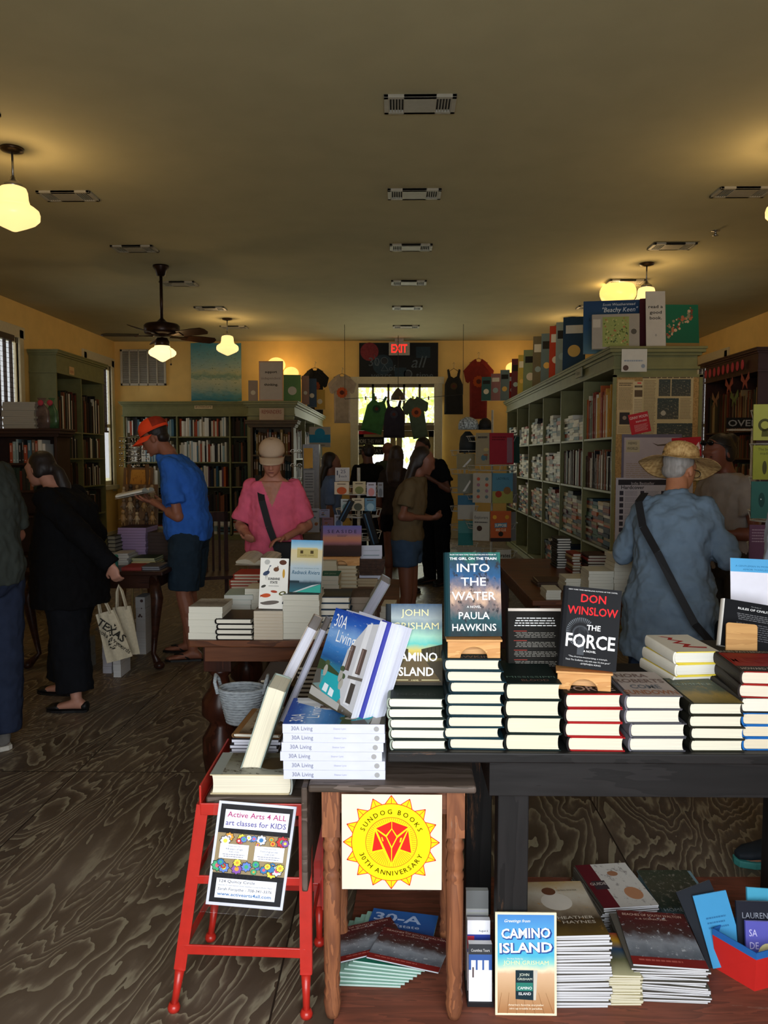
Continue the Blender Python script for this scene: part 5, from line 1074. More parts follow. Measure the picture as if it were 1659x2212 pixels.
    nb = V(0, 0.004, 1.47*k)+bend(1.47*k); nt = MH @ V(0, 0.02*q, -0.05*q); bd.tube([nb, nb.lerp(nt, 0.5), nt], [0.058*k, 0.053*k, 0.052*k], S, 16)
    BO = finish(bd, 'body', t, vox, smooth=1)
    if vox <= 0.009:
        for s in (-1, 1):
            e = MB(); e.sphere((s*0.030*q, -0.0865*q, 0.003*q), (0.011*q, 0.004*q, 0.0035*q), mat('#241a16', 0.3), 10, 6, MH); o = e.build('eye', None); o.parent = BO
        e = MB(); e.sphere((0, -0.0925*q, -0.066*q), (0.021*q, 0.004*q, 0.0045*q), mat('#7a3e38', 0.5), 12, 6, MH); o = e.build('lips', None); o.parent = BO
    # clothes
    sm = MB(); zc = 1.44 if neck == 'v' else 1.47
    torso(sm, TOP, hem*1.7-0.001, zc, topfit, flare=shirt_long)
    if hem*1.7 < 0.80:
        z = hem*1.7; sm.rings([ring(V(0, -belly*0.03, zz*k), (rx*b+topfit+shirt_long)*k, (ry+topfit+shirt_long*0.7+belly*0.05)*k, None, 24) for zz, rx, ry in ((z, 0.185, 0.135), (0.80, 0.18, 0.13), (0.93, 0.175, 0.12))], TOP)
    if neck == 'collar': sm.rings([ring(nb+V(0, 0, z*k), r*k, r*k, None, 18) for z, r in ((-0.03, 0.080), (0.012, 0.066), (0.026, 0.064))], TOP)
    for n in 'LR':
        shp, el, wr, hip, kn, an, toe, s = J[n]
        if sleeve > 0:
            pts, rs = lerp_path([shp-V(s*0.012, 0, 0.010)*k, el, wr], [0.050*k*b, 0.044*k*b, 0.034*k], sleeve); rs = [r+topfit*0.6 for r in rs]
            if sleeve <= 1: rs[-1] += 0.010
            sm.tube(pts, rs, TOP, 14); sm.sphere(pts[0], rs[0], TOP, 12, 8)
            if len(pts) > 2: sm.sphere(pts[1], rs[1], TOP, 12, 8)
        else: limb(sm, [shp-V(s*0.03, 0, -0.01), shp-V(s*0.05, 0, 0.03)], [0.03*k, 0.04*k], TOP)
    if dress: sm.rings([ring((0, 0, z*k), r*k*b, r*0.8*k, None, 24) for z, r in ((dress, 0.26), (0.7, 0.2), (0.95, 0.175))], TOP)
    so_ = finish(sm, 'shirt', t, vox*1.15, folds*1.7, 2)
    if neck == 'v':
        me = so_.data; me.materials.append(S)
        for p_ in me.polygons:
            c_ = p_.center; z_ = c_.z/k
            if p_.normal.y < 0.2 and z_ > 1.26 and abs(c_.x) < (z_-1.26)*0.42*k and c_.y < bend(c_.z).y-0.02: p_.material_index = 1
    if bottom:
        pm = MB(); torso(pm, BOT, 0.80, 1.02, bfit*0.9)
        for n in 'LR':
            shp, el, wr, hip, kn, an, toe, s = J[n]
            pts, rs = lerp_path([hip, kn, an+V(0, 0, -0.03*k)], [0.092*k*b, 0.066*k*b**.7+bfit*0.4, 0.052*k+bfit*0.7], blen); rs = [r+bfit for r in rs]; pm.tube(pts, rs, BOT, 16); pm.sphere(pts[0], rs[0], BOT, 12, 8)
            if len(pts) > 2: pm.sphere(pts[1], rs[1], BOT, 12, 8)
        finish(pm, 'shorts' if blen < 1.2 else 'trousers', t, vox*1.15, folds*1.3, 2)
    for n in 'LR':
        shp, el, wr, hip, kn, an, toe, s = J[n]
        f = V(math.sin(R(toe)), -math.cos(R(toe)), 0); lat = V(f.y, -f.x, 0); Mr = Matrix((lat, V(0, 0, 1), f)).transposed(); b0 = V(an.x, an.y, 0)
        if shoetype == 'shoe' and shoe:
            m = MB(); mm = mat(shoe[0], 0.7, var=0.1); rr = [ring(b0+f*u*k+V(0, 0, 0.024+h*0.5*k), w*k, h*0.5*k, Mr, 14) for u, w, h in ((-0.078, 0.028, 0.05), (-0.055, 0.040, 0.085), (-0.01, 0.044, 0.10), (0.05, 0.046, 0.075), (0.11, 0.050, 0.052), (0.16, 0.046, 0.042), (0.20, 0.022, 0.026))]
            m.rings(rr, mm); sh_ = finish(m, 'shoe', t, 0.007, 0, 1)
            m = MB(); pts = [(u, w) for u, w in ((-0.085, 0.02), (-0.07, 0.04), (0.0, 0.044), (0.08, 0.052), (0.15, 0.05), (0.20, 0.028), (0.208, 0.0))]
            ol = [b0+f*u*k+lat*w*k for u, w in pts]+[b0+f*u*k-lat*w*k for u, w in reversed(pts[:-1])]
            m.prism([(p.x, p.y) for p in ol], 0.0, 0.026, mat(shoe[1], 0.6)); o = m.build('sole', None, bevel=0.004); o.parent = sh_
        elif shoetype in ('flat', 'flipflop'):
            m = MB(); pts = [(-0.075, 0.02), (-0.06, 0.034), (0.0, 0.036), (0.08, 0.046), (0.15, 0.044), (0.19, 0.024), (0.20, 0.0)]; mm = mat(shoe[0], 0.5)
            ol = [b0+f*u*k+lat*w*k for u, w in pts]+[b0+f*u*k-lat*w*k for u, w in reversed(pts[:-1])]
            m.prism([(p.x, p.y) for p in ol], 0.0, 0.014, mm)
            if shoetype == 'flipflop':
                tp = b0+f*0.13*k+V(0, 0, 0.045*k)
                for s2 in (-1, 1): m.tube([tp, b0+f*0.07*k+lat*0.03*s2*k+V(0, 0, 0.05*k), b0+f*0.02*k+lat*0.038*s2*k+V(0, 0, 0.014)], 0.007, mm, 8)
                o = m.build('flip_flop', None); o.parent = t
            else:
                o = m.build('sole', None); o.parent = t; m = MB()
                m.rings([ring(b0+f*u*k+V(0, 0, 0.012+h*0.5*k), w*k, h*0.5*k, Mr, 14) for u, w, h in ((0.10, 0.048, 0.034), (0.13, 0.048, 0.042), (0.17, 0.042, 0.036), (0.20, 0.018, 0.02))], mm)
                m.rings([ring(b0+f*u*k+V(0, 0, 0.012+h*0.5*k), w*k, h*0.5*k, Mr, 14) for u, w, h in ((-0.082, 0.02, 0.03), (-0.072, 0.036, 0.055), (-0.04, 0.040, 0.045))], mm); finish(m, 'flat_shoe', t, 0.007, 0, 1)
    # hair
    if hair:
        m = MB(); HM = mat(hair, 0.55, var=0.25, scale=60, stretch=(1, 1, 0.2), bump=0.3)
        def hs(c, r): m.sphere((c[0]*q, c[1]*q, c[2]*q), tuple(a*q for a in r), HM, 20, 12, MH)
        hs((0, 0.028, 0.040), (0.080, 0.088, 0.078))
        if hairstyle == 'short': hs((0, 0.050, 0.0), (0.074, 0.060, 0.060))
        elif hairstyle == 'crop': hs((0, 0.058, -0.015), (0.070, 0.045, 0.05))
        elif hairstyle in ('long', 'pony', 'curly', 'bun'):
            hs((0, 0.055, 0.0), (0.082, 0.065, 0.075))
            for s in (-1, 1): hs((s*0.066, 0.03, -0.01), (0.022, 0.045, 0.06))
        if hairstyle == 'bun': hs((0, 0.12, 0.05), (0.045, 0.04, 0.045))
        bk = MH @ V(0, 0.08*q, -0.04*q)
        if hairstyle in ('long', 'curly'):
            w0 = 0.075 if hairstyle == 'long' else 0.095
            m.rings([ring(p, w0*f1*k, 0.045*k*f1, None, 16) for p, f1 in ((bk+V(0, -0.03, 0.05), 0.9), (bk+V(0, 0.0, -0.04)*k, 1.05), (bk+V(0, 0.03, -0.15)*k, 1.1), (bk+V(0, 0.04, -0.25)*k, 0.95), (bk+V(0, 0.03, -0.36)*k, 0.6), (bk+V(0, 0.03, -0.42)*k, 0.25))], HM)
        if hairstyle == 'pony':
            pts = [bk+V(0, 0.015, 0.03), bk+V(0, 0.05, 0.0), bk+V(-0.01, 0.075, -0.08), bk+V(-0.01, 0.085, -0.20), bk+V(0, 0.08, -0.32), bk+V(0, 0.07, -0.42)]; m.tube(pts, [0.03, 0.035, 0.045, 0.05, 0.038, 0.012], HM, 12)
        HO = finish(m, 'hair', t, max(0.007, vox), 0.012 if hairstyle == 'curly' else 0.006, 1)
        if hairstyle == 'pony': m = MB(); p = bk+V(0, 0.03, 0.012); m.sphere(p, 0.03, M_BLACK, 12, 8); o = m.build('hair_tie', None); o.parent = HO
    if hat: hat(t, MH, q)
    t['_'] = 0; del t['_']
    return t, MX, MH, J
def cap(col, col2=None, bill=None, lift=0.0):
    def f(t, MH, q):
        C1 = mat(col, 0.85, var=0.06, scale=12, spec=0.1); C2 = mat(col2 or col, 0.9, var=0.15, scale=30, spec=0.1); m = MB(); N = 24
        c = V(0, 0.019*q, 0.047*q+lift); rr = []
        for z, r in ((0.0, 1.0), (0.02, 1.0), (0.05, 0.95), (0.075, 0.80), (0.092, 0.55), (0.100, 0.28), (0.102, 0.04)): rr.append([c+V(0.090*q*r*math.cos(2*PI*i/N), 0.107*q*r*math.sin(2*PI*i/N), z*q) for i in range(N)])
        vs = [p for r in rr for p in r]
        for a in range(len(rr)-1):
            for i in range(N):
                ang = 360*i/N; side = 0 <= (ang % 360) < 180 and a >= 1
                seam = (i % 6) == 0
                m.add([rr[a][i], rr[a][(i+1) % N], rr[a+1][(i+1) % N], rr[a+1][i]], [(0, 1, 2, 3)], C2 if (side and not seam and col2) else C1, True, M=MH)
        o = co = m.build('cap', None); o.parent = t; o.modifiers.new('join', 'WELD').merge_threshold = 0.0004; sd = o.modifiers.new('thick', 'SOLIDIFY'); sd.thickness = 0.003; sd.offset = 1
        m = MB(); top = []; n = 12
        for j in range(5):
            row = []
            for i in range(n+1):
                a = PI+PI*i/n; u = j/4; x = 0.088*q*math.cos(a)*(1-0.08*u); y = 0.105*q*math.sin(a)-u*0.085*q*(0.55-0.45*math.sin(a)*1.0)
                row.append(c+V(x, y, -0.030*u*q-0.020*q*(x/(0.08*q))**2))
            top.append(row)
        for j in range(4):
            for i in range(n): m.add([top[j][i], top[j][i+1], top[j+1][i+1], top[j+1][i]], [(0, 1, 2, 3)], C1, True, M=MH)
        o = m.build('cap_bill', None); o.parent = co; o.modifiers.new('join', 'WELD').merge_threshold = 0.0004; sd = o.modifiers.new('thick', 'SOLIDIFY'); sd.thickness = 0.004
        m = MB(); m.sphere(c+V(0, 0, 0.103*q), 0.006, C1, 8, 6, MH); o = m.build('cap_button', None); o.parent = co
    return f
def straw_hat(t, MH, q):
    k = NT('straw'); tc = k.n('ShaderNodeTexCoord'); sp = k.n('ShaderNodeSeparateXYZ'); k.l(tc.outputs['Object'], sp.inputs[0])
    ang = k.math('ARCTAN2', sp.outputs[1], sp.outputs[0]); s1 = k.math('SINE', k.math('MULTIPLY', ang, 70.0)); s2 = k.math('SINE', k.math('MULTIPLY', sp.outputs[2], 900.0))
    nz = k.n('ShaderNodeTexNoise', i_Scale=60.0, i_Detail=3.0); k.l(tc.outputs['Object'], nz.inputs['Vector'])
    f = k.math('ADD', k.math('MULTIPLY', k.math('ADD', s2, k.math('MULTIPLY', s1, 0.5)), 0.18), nz.outputs[0]); r = k.ramp([(0.2, lin('#8a6638')), (0.5, lin('#b8935a')), (0.85, lin('#d8b880'))]); k.l(f, r.inputs[0]); k.l(r.outputs[0], k.b.inputs['Base Color'])
    k.b.inputs['Roughness'].default_value = 0.8; bp = k.n('ShaderNodeBump', i_Strength=0.7, i_Distance=0.004); k.l(f, bp.inputs['Height']); k.l(bp.outputs[0], k.b.inputs['Normal'])
    m = MB(); N = 48; c = V(0, 0.012*q, 0.040*q); prof = [(0.215, -0.028), (0.17, -0.012), (0.13, 0.0), (0.104, 0.006), (0.098, 0.022), (0.096, 0.055), (0.089, 0.085), (0.064, 0.104), (0.03, 0.112), (0.002, 0.114)]
    rr = []
    for j, (r, z) in enumerate(prof):
        row = []
        for i in range(N):
            a = 2*PI*i/N; e = max(0, (r-0.10)/0.115)
            zz = z+e*(0.030*math.cos(a-2.6)+0.012*math.sin(2*a+0.5)+0.006*math.sin(5*a)); row.append(c+V(r*q*math.cos(a)*(0.95 if j > 2 else 1), r*q*math.sin(a)*(1.08 if j > 2 else 1), zz*q))
        rr.append(row)
    m.rings(rr, k.m, True, caps=False, M=MH); o = ho = m.build('straw_hat', None); o.parent = t; sd = o.modifiers.new('thick', 'SOLIDIFY'); sd.thickness = 0.003; sb = o.modifiers.new('round', 'SUBSURF'); sb.levels = 1; sb.render_levels = 1
    m = MB(); a0 = 1.0
    for i, cc in enumerate(('#a88a58', '#6a5534', '#2b2620')):
        a = 1.15-i*0.17; m.add([c+V(0.098*q*0.95*math.cos(a+d), 0.098*q*1.08*math.sin(a+d), z) for d, z in ((0, 0.012), (0.16, 0.012), (0.16, 0.038), (0, 0.038))], [(3, 2, 1, 0)], mat(cc, 0.7), M=MH)
    o = m.build('hat_band_patch', None); o.parent = ho
def loc(MX, p): return MX @ V(*p)
def open_book(M, label, w, d, t, cover, pages):
    """open book: two page fans and a cover, spine along local y"""
    r = thing('open_book', label, 'book', M=M); m = MB(); C = ink(cover)
    for s in (-1, 1):
        prof = [(0, 0.0), (0.25, 0.022), (0.5, 0.028), (0.8, 0.022), (1.0, 0.012)]; bot = [(0, -0.008), (0.3, -0.006), (1.0, -0.002)]
        m.add([(s*u*w, 0.0, z) for u, z in prof]+[(s*u*w, 0.0, z) for u, z in reversed(bot)]+[(s*u*w, d, z) for u, z in prof]+[(s*u*w, d, z) for u, z in reversed(bot)],
              [tuple(range(8)), tuple(reversed(range(8, 16)))]+[(i, 8+i, 8+(i+1) % 8, (i+1) % 8) for i in range(8)], pagemat(pages))
        for j in range(9):     # lines of print
            y = d*(0.12+0.085*j); m.add([(s*0.14*w, y, 0.0205), (s*0.5*w, y, 0.0286), (s*0.88*w, y, 0.0196), (s*0.88*w, y+0.004, 0.0196), (s*0.5*w, y+0.004, 0.0286), (s*0.14*w, y+0.004, 0.0205)], [(0, 1, 4, 5), (1, 2, 3, 4)], ink('#9a958a'))
    a = m.build('pages', None); a.parent = r
    m = MB(); m.box(-w-0.004, -0.0, -0.003, d+0.003, -0.012, -0.0095, C); m.box(0.0, w+0.004, -0.003, d+0.003, -0.012, -0.0095, C); a = m.build('cover', None); a.parent = r
    return r
def at(px, py, Y): return P(px, py, Y)
# --- man in the blue tee reading ---
q = F(402, 1420, 0.0); YM = q.y
t, MX, MH, J = person('man in blue tee, navy shorts and orange cap reading a book', q.x+0.03, YM+0.05, -92, 1.80, skin='#8a5742', b=1.04, belly=0.25, lean=8, fwd=0.28, head=(26, 0, 0), top='#2f5fb4', sleeve=0.75, hem=0.49, topfit=0.030,
    bottom='#23303c', blen=0.92, bfit=0.030, shoetype='flipflop', shoe=('#141414',), hair='#1d1512', hairstyle='crop', vox=0.007,
    armL=((0.215, -0.02, 1.10), (0.09, -0.25, 1.20), (-0.10, -1.0, 0.15), (-0.2, -0.2, 1.0), 22), armR=((-0.215, 0.0, 1.08), (-0.09, -0.23, 1.19), (0.10, -1.0, 0.15), (0.2, -0.2, 1.0), 22),
    legs={'L': ((0.11, -0.02, 0.50), (0.13, 0.05, 0.09), 10), 'R': ((-0.10, -0.04, 0.50), (-0.11, -0.06, 0.09), -6)}, hat=cap('#e84a26', '#8c3020'))
open_book(MX @ T(0, -0.52, 1.235) @ RX(12), 'open pale book in the hands of the man in the blue tee', 0.135, 0.21, 0.03, '#c9c4b8', '#e0dccf')
# --- woman in pink ---
q = at(593, 1100, 5.6)
t, MX, MH, J = person('woman in pink blouse and beige cap reading behind the middle table', q.x, 5.6, 4, 1.62, skin='#a8705a', b=1.02, belly=0.5, lean=11, fwd=0.10, head=(20, 0, 0), top='#d4607a', sleeve=0.85, hem=0.50, topfit=0.026,
    bottom='#7a6a5c', blen=1.3, shoetype='shoe', shoe=('#5a5048', '#8a8478'), hair='#8a7a66', hairstyle='short', vox=0.007, neck='v',
    armL=((0.235, -0.06, 1.06), (0.10, -0.30, 1.00), (-0.8, -0.5, -0.15), (0, -0.3, -1), 25), armR=((-0.235, -0.06, 1.06), (-0.13, -0.30, 0.99), (-0.05, -1.0, 0.0), (0.2, 0, 1.0), 30), hat=cap('#b49c84', None, lift=0.0))
open_book(T(at(551, 1212, 5.17).x, 5.14, at(545, 1212, 5.17).z-0.012) @ RZ(-8) @ RX(10), 'open cream paperback held by the woman in pink', 0.125, 0.20, 0.03, '#c9bfae', '#e4dbc4')
def strap(pts, label, bag=None, wd=0.045, nm='crossbody_bag', col='#15161a'):
    t = thing(nm, label, 'bag', pts[0][:3]); m = MB(); K = mat(col, 0.7, var=0.1)
    for i in range(len(pts)-1):
        a, b2 = V(*pts[i][:3]), V(*pts[i+1][:3]); n = (V(*pts[i][3:])).normalized(); n2 = (V(*pts[i+1][3:])).normalized()
        s1 = (b2-a).cross(n).normalized()*wd/2; s2 = (b2-a).cross(n2).normalized()*wd/2; vs = [a-s1, a+s1, b2+s2, b2-s2]
        vs += [vs[0]+n*0.004, vs[1]+n*0.004, vs[2]+n2*0.004, vs[3]+n2*0.004]; m.add(vs, [(0, 1, 2, 3), (7, 6, 5, 4), (0, 4, 5, 1), (1, 5, 6, 2), (2, 6, 7, 3), (3, 7, 4, 0)], K)
    m.build('strap', t)
    if bag:
        c, sx, sy, sz = bag; m = MB(); m.rings([ring(V(*c)+V(0, 0, z), sx*f1, sy*f1, None, 20, 4) for z, f1 in ((-sz, 0.85), (-sz*0.9, 1), (sz*0.8, 0.95), (sz, 0.8))], K); m.build('pouch', t, bevel=0.004)
    return t
def L(p, n): a = MX @ V(p[0]*KS, p[1], p[2]*KS); b2 = MX.to_3x3() @ V(*n); return (a.x, a.y, a.z, b2.x, b2.y, b2.z)
KS = 0.955
strap([L((-0.12, -0.01, 1.475), (-.1, 0, 1)), L((-0.10, -0.115, 1.445), (0, -1, 0.5)), L((-0.07, -0.205, 1.30), (0, -1, 0.1)), L((-0.02, -0.235, 1.12), (0, -1, 0)), L((0.04, -0.235, 0.95), (0, -1, 0))], 'black crossbody bag strap across the pink blouse', (MX @ V(0.10, -0.21, 0.88), 0.09, 0.035, 0.08))
# --- woman in black with tote ---
q = F(150, 1515, 0)
t, MX, MH, J = person('woman in black with a long dark ponytail and a tote bag', q.x+0.05, q.y, -98, 1.57, skin='#a07260', b=1.16, belly=0.75, lean=6, fwd=0.30, head=(14, -6, 0), top='#0e0e10', sleeve=2.0, hem=0.40, topfit=0.040, shirt_long=0.03,
    bottom='#121317', blen=1.85, bfit=0.035, shoetype='flat', shoe=('#0d0d0f',), hair='#1b1311', hairstyle='pony', vox=0.0075,
    armL=((0.23, 0.19, 1.08), (0.20, 0.36, 0.90), (0.0, 0.3, -0.9), (-1, 0, 0), 60), armR=((-0.25, 0.02, 1.04), (-0.22, -0.16, 0.88), (0, -0.3, -1), (1, 0, 0), 30),
    legs={'L': ((0.12, 0.03, 0.44), (0.18, 0.10, 0.085), 8), 'R': ((-0.10, -0.10, 0.44), (-0.12, -0.17, 0.085), -4)})
def tote(px0, px1, pt, pb, Y, label, tilt, lift=0.0, yaw=0.0, deco=True):
    K = mat('#b5aa92', 0.9, var=0.08, scale=60, bump=0.2); a = at((px0+px1)/2, pt, Y); b2 = at((px0+px1)/2, pb, Y); w = P(px1, 1300, Y).x-P(px0, 1300, Y).x; h = a.z-b2.z
    t = thing('tote_bag', label, 'bag', (a.x, Y, b2.z)); M = T(a.x, Y, b2.z) @ RZ(yaw) @ RY(tilt); m = MB(); n = 10
    for s in (-1, 1):
        vs = []; fs = []
        for j in range(n+1):
            for i in range(n+1):
                u, v = i/n-0.5, j/n; vs.append((u*w*(1-0.25*v), s*0.022*math.cos(u*PI)*(1-0.5*abs(2*v-1))+0.006*math.sin(u*14+s+v*3), v*h))
        for j in range(n):
            for i in range(n): fs.append((j*(n+1)+i, j*(n+1)+i+1, (j+1)*(n+1)+i+1, (j+1)*(n+1)+i))
        m.add(vs, fs, K, True, M=M)
    if deco:
        Mp = M @ T(-w*0.3, -0.034, h*0.2) @ RX(90); rnd = random.Random(4); BK = ink('#2a2824')
        m.text('TEXAS', w*0.3, h*0.38, 0.05, BK, 0, M=Mp, bold=0.02, rot=-0.9); m.text('books & records', w*0.30, h*0.20, 0.028, BK, 0, M=Mp, rot=-0.9)
        for i in range(26): x0, y0 = rnd.uniform(0.02, w*0.6), rnd.uniform(0, h*0.5); m.poly([(x0, y0), (x0+rnd.uniform(0.004, 0.02), y0+0.004), (x0+0.006, y0+rnd.uniform(0.006, 0.02))], BK, 0.0004, Mp)
    m.build('bag_body', t)
    for s in (-1, 1):
        m = MB(); pts = [M @ V(-w*0.2, s*0.012, h-0.02), M @ V(-w*0.10, s*0.01, h+0.10), M @ V(0.0, 0, h+0.145+lift), M @ V(w*0.10, s*0.01, h+0.10), M @ V(w*0.2, s*0.012, h-0.02)]; m.tube(pts, 0.007, K, 6); m.build('handle', t)
tote(228, 285, 1318, 1425, 4.98, 'front cream tote bag with black print held by the woman in black', -16)
tote(247, 300, 1310, 1415, 5.12, 'rear cream tote bag behind the printed one', -6, deco=False)
# --- man at the left edge ---
q = F(28, 1648, 0)
t, MX, MH, J = person('man in dark grey-green tee and jeans at the left edge', q.x-0.19, q.y+0.12, -110, 1.76, skin='#7c5040', b=1.04, belly=0.5, lean=3, head=(6, 0, 0), top='#363b38', sleeve=0.9, hem=0.50, topfit=0.035,
    bottom='#232a3c', blen=1.9, bfit=0.032, shoetype='shoe', shoe=('#55524e', '#b0aca2'), hair='#2a211c', hairstyle='short', vox=0.008,
    armL=((0.27, 0.0, 1.12), (0.2, -0.24, 1.08), (-0.3, -1, 0), (0, 0, 1), 25), armR=((-0.26, -0.02, 1.12), (-0.18, -0.26, 1.12), (0.3, -1, 0), (0, 0, 1), 25),
    legs={'L': ((0.12, 0.02, 0.46), (0.16, 0.08, 0.09), -20), 'R': ((-0.10, 0, 0.46), (-0.10, -0.02, 0.09), -30)})
# --- woman in the straw hat ---
q = at(1448, 1200, 3.88)
t, MX, MH, J = person('woman in straw sun hat and blue denim shirt seen from behind', q.x, 3.88, 150, 1.57, skin='#a06a4c', b=1.0, belly=0.4, lean=10, fwd=0.12, head=(14, -22, 0), top='#66788a', sleeve=1.75, hem=0.36, topfit=0.032, shirt_long=0.03,
    bottom='#26344a', blen=1.95, bfit=0.025, shoetype='shoe', shoe=('#3a3a3a', '#777777'), hair='#8a8580', hairstyle='crop', vox=0.007, neck='collar', folds=0.026,
    armL=((0.25, -0.10, 1.05), (0.16, -0.30, 1.20), (0.1, -0.3, 1.0), (-1, -0.2, 0), 40), armR=((-0.25, -0.06, 1.06), (-0.14, -0.30, 1.10), (0.5, -0.8, 0.2), (0.3, 0.2, 1), 35), hat=straw_hat)
g = MB(); 
for s in (-1, 1): g.tube([MH @ V(s*0.03+0.024*math.cos(a), -0.100, 0.0+0.019*math.sin(a)) for a in [2*PI*i/16 for i in range(16)]], 0.0018, M_BLACK, 6, closed=True); g.tube([MH @ V(s*0.054, -0.098, 0.004), MH @ V(s*0.074, -0.05, 0.004), MH @ V(s*0.080, 0.0, 0.0)], 0.0018, M_BLACK, 6)
g.tube([MH @ V(-0.008, -0.102, 0.004), MH @ V(0.008, -0.102, 0.004)], 0.0018, M_BLACK, 6); o = g.build('eyeglasses', None); o.parent = t
KS = 0.93
strap([L((0.15, -0.05, 1.46), (0, 0, 1)), L((0.155, 0.055, 1.42), (0, 1, 0.7)), L((0.11, 0.135, 1.30), (0, 1, 0.1)), L((0.02, 0.205, 1.18), (0, 1, 0)), L((-0.08, 0.222, 1.0), (-0.2, 1, 0)), L((-0.17, 0.225, 0.84), (-0.4, 1, 0)), L((-0.24, 0.16, 0.74), (-1, 0.5, 0))], 'black crossbody bag worn over the blue denim shirt', (MX @ V(-0.275, 0.07, 0.66), 0.04, 0.08, 0.11), wd=0.035)
# --- woman in grey tee beyond ---
q = at(1585, 1100, 5.0)
t, MX, MH, J = person('woman in pale grey tee with sunglasses on her head', q.x, 5.0, -68, 1.66, skin='#70402f', b=1.06, belly=0.3, lean=6, fwd=0.12, head=(18, 0, 0), top='#8a8078', sleeve=0.6, hem=0.50, topfit=0.022,
    bottom='#35302a', blen=1.9, bfit=0.025, shoetype='shoe', shoe=('#2a2a2a', '#444444'), hair='#1a1310', hairstyle='bun', vox=0.008,
    armL=((0.25, -0.08, 1.08), (0.10, -0.31, 1.08), (-0.5, -0.8, 0.15), (0, 0, 1), 35), armR=((-0.25, -0.08, 1.08), (-0.08, -0.32, 1.12), (0.5, -0.8, 0.2), (0, 0, 1), 35))
g = MB()
for s in (-1, 1): g.sphere((s*0.030, -0.066, 0.088), (0.026, 0.012, 0.018), mat('#0c0c0e', 0.15), 12, 8, MH); g.tube([MH @ V(s*0.055, -0.06, 0.085), MH @ V(s*0.084, 0.0, 0.05), MH @ V(s*0.084, 0.03, 0.03)], 0.003, M_BLACK, 6)
g.tube([MH @ V(-0.01, -0.072, 0.092), MH @ V(0.01, -0.072, 0.092)], 0.003, M_BLACK, 6); o = g.build('sunglasses', None); o.parent = t
# --- person cut off by the right edge ---
q = F(1640, 1880, 0)
t, MX, MH, J = person('person in light blue top with black and teal sneaker, cut off at right', q.x+0.17, q.y-0.04, -80, 1.70, skin='#9a6a52', b=1.05, belly=0.4, top='#a9b8d0', sleeve=0.7, hem=0.50, topfit=0.035, bottom='#3a3c44', blen=0.9, bfit=0.025,
    shoetype='shoe', shoe=('#1d2630', '#3f8f8c'), hair='#4a3a2c', hairstyle='short', vox=0.009, legs={'R': ((-0.10, -0.03, 0.47), (-0.11, -0.02, 0.09), -4), 'L': ((0.10, 0.02, 0.47), (0.12, 0.10, 0.09), 6)})
# --- people further back ---
def far(label, px, Y, yaw, H, **k): q = at(px, 1100, Y); return person(label, q.x, Y, yaw, H, vox=0.012, **k)
t, MX, MH, J = far('woman in olive tee and denim shorts in the aisle', 880, 6.35, 78, 1.60, skin='#6e4433', b=0.98, lean=6, fwd=0.12, head=(16, 0, 0), top='#5a4d38', sleeve=0.7, hem=0.52, topfit=0.024, bottom='#33455c', blen=0.42, bfit=0.022, shoe=('#6a5a4a', '#8a8070'), hair='#1f1612', hairstyle='curly',
    armL=((0.21, 0.0, 1.08), (0.05, -0.19, 1.05), (-0.8, -0.5, 0), (0, 0, 1), 45), armR=((-0.21, 0.0, 1.08), (-0.05, -0.19, 1.06), (0.8, -0.5, 0), (0, 0, 1), 45))
far('woman with very long dark hair and black shorts, back turned', 857, 8.9, 165, 1.64, skin='#6a4030', b=0.98, top='#2b2420', sleeve=0.7, hem=0.53, topfit=0.022, bottom='#101012', blen=0.4, shoe=('#141414', '#2a2a2a'), hair='#2a1b14', hairstyle='curly', legs={'L': ((0.09, 0, 0.46), (0.09, 0.02, 0.085), 20), 'R': ((-0.11, 0.02, 0.46), (-0.13, 0.02, 0.085), -30)})
far('tall bearded man in black bending over something in his hands', 942, 9.6, -42, 1.76, skin='#6a4334', b=1.08, belly=0.3, lean=14, fwd=0.2, head=(24, 0, 0), top='#121315', sleeve=0.7, hem=0.48, topfit=0.034, bottom='#0f1013', blen=2, shoe=('#101010', '#1a1a1a'), hair='#15100d', hairstyle='short',
    armL=((0.27, -0.1, 1.16), (0.08, -0.30, 1.32), (-0.6, -0.3, 0.3), (0, 1, 0), 40), armR=((-0.27, -0.1, 1.16), (-0.06, -0.32, 1.30), (0.6, -0.3, 0.3), (0, 1, 0), 40))
far('bald man in grey-green tee near the back doors', 838, 11.2, 155, 1.72, skin='#6e4534', b=1.05, top='#3f473a', sleeve=0.7, bottom='#22252c', shoe=('#222222', '#333333'), hair=None)
far('dark-haired man in black shirt standing behind the postcard rack', 795, 10.3, -150, 1.68, skin='#5a3a30', b=1.12, belly=0.3, top='#0f1012', sleeve=0.8, bottom='#1a1b20', shoe=('#222222', '#333333'), hair='#1a1512', hairstyle='short')
far('girl with long dark hair and pale blue shirt beside the racks', 714, 8.2, 100, 1.56, skin='#6a4536', b=0.92, top='#55688c', sleeve=0.9, bottom='#2a3040', shoe=('#333333', '#555555'), hair='#1a1210', hairstyle='long', head=(6, 0, 0))
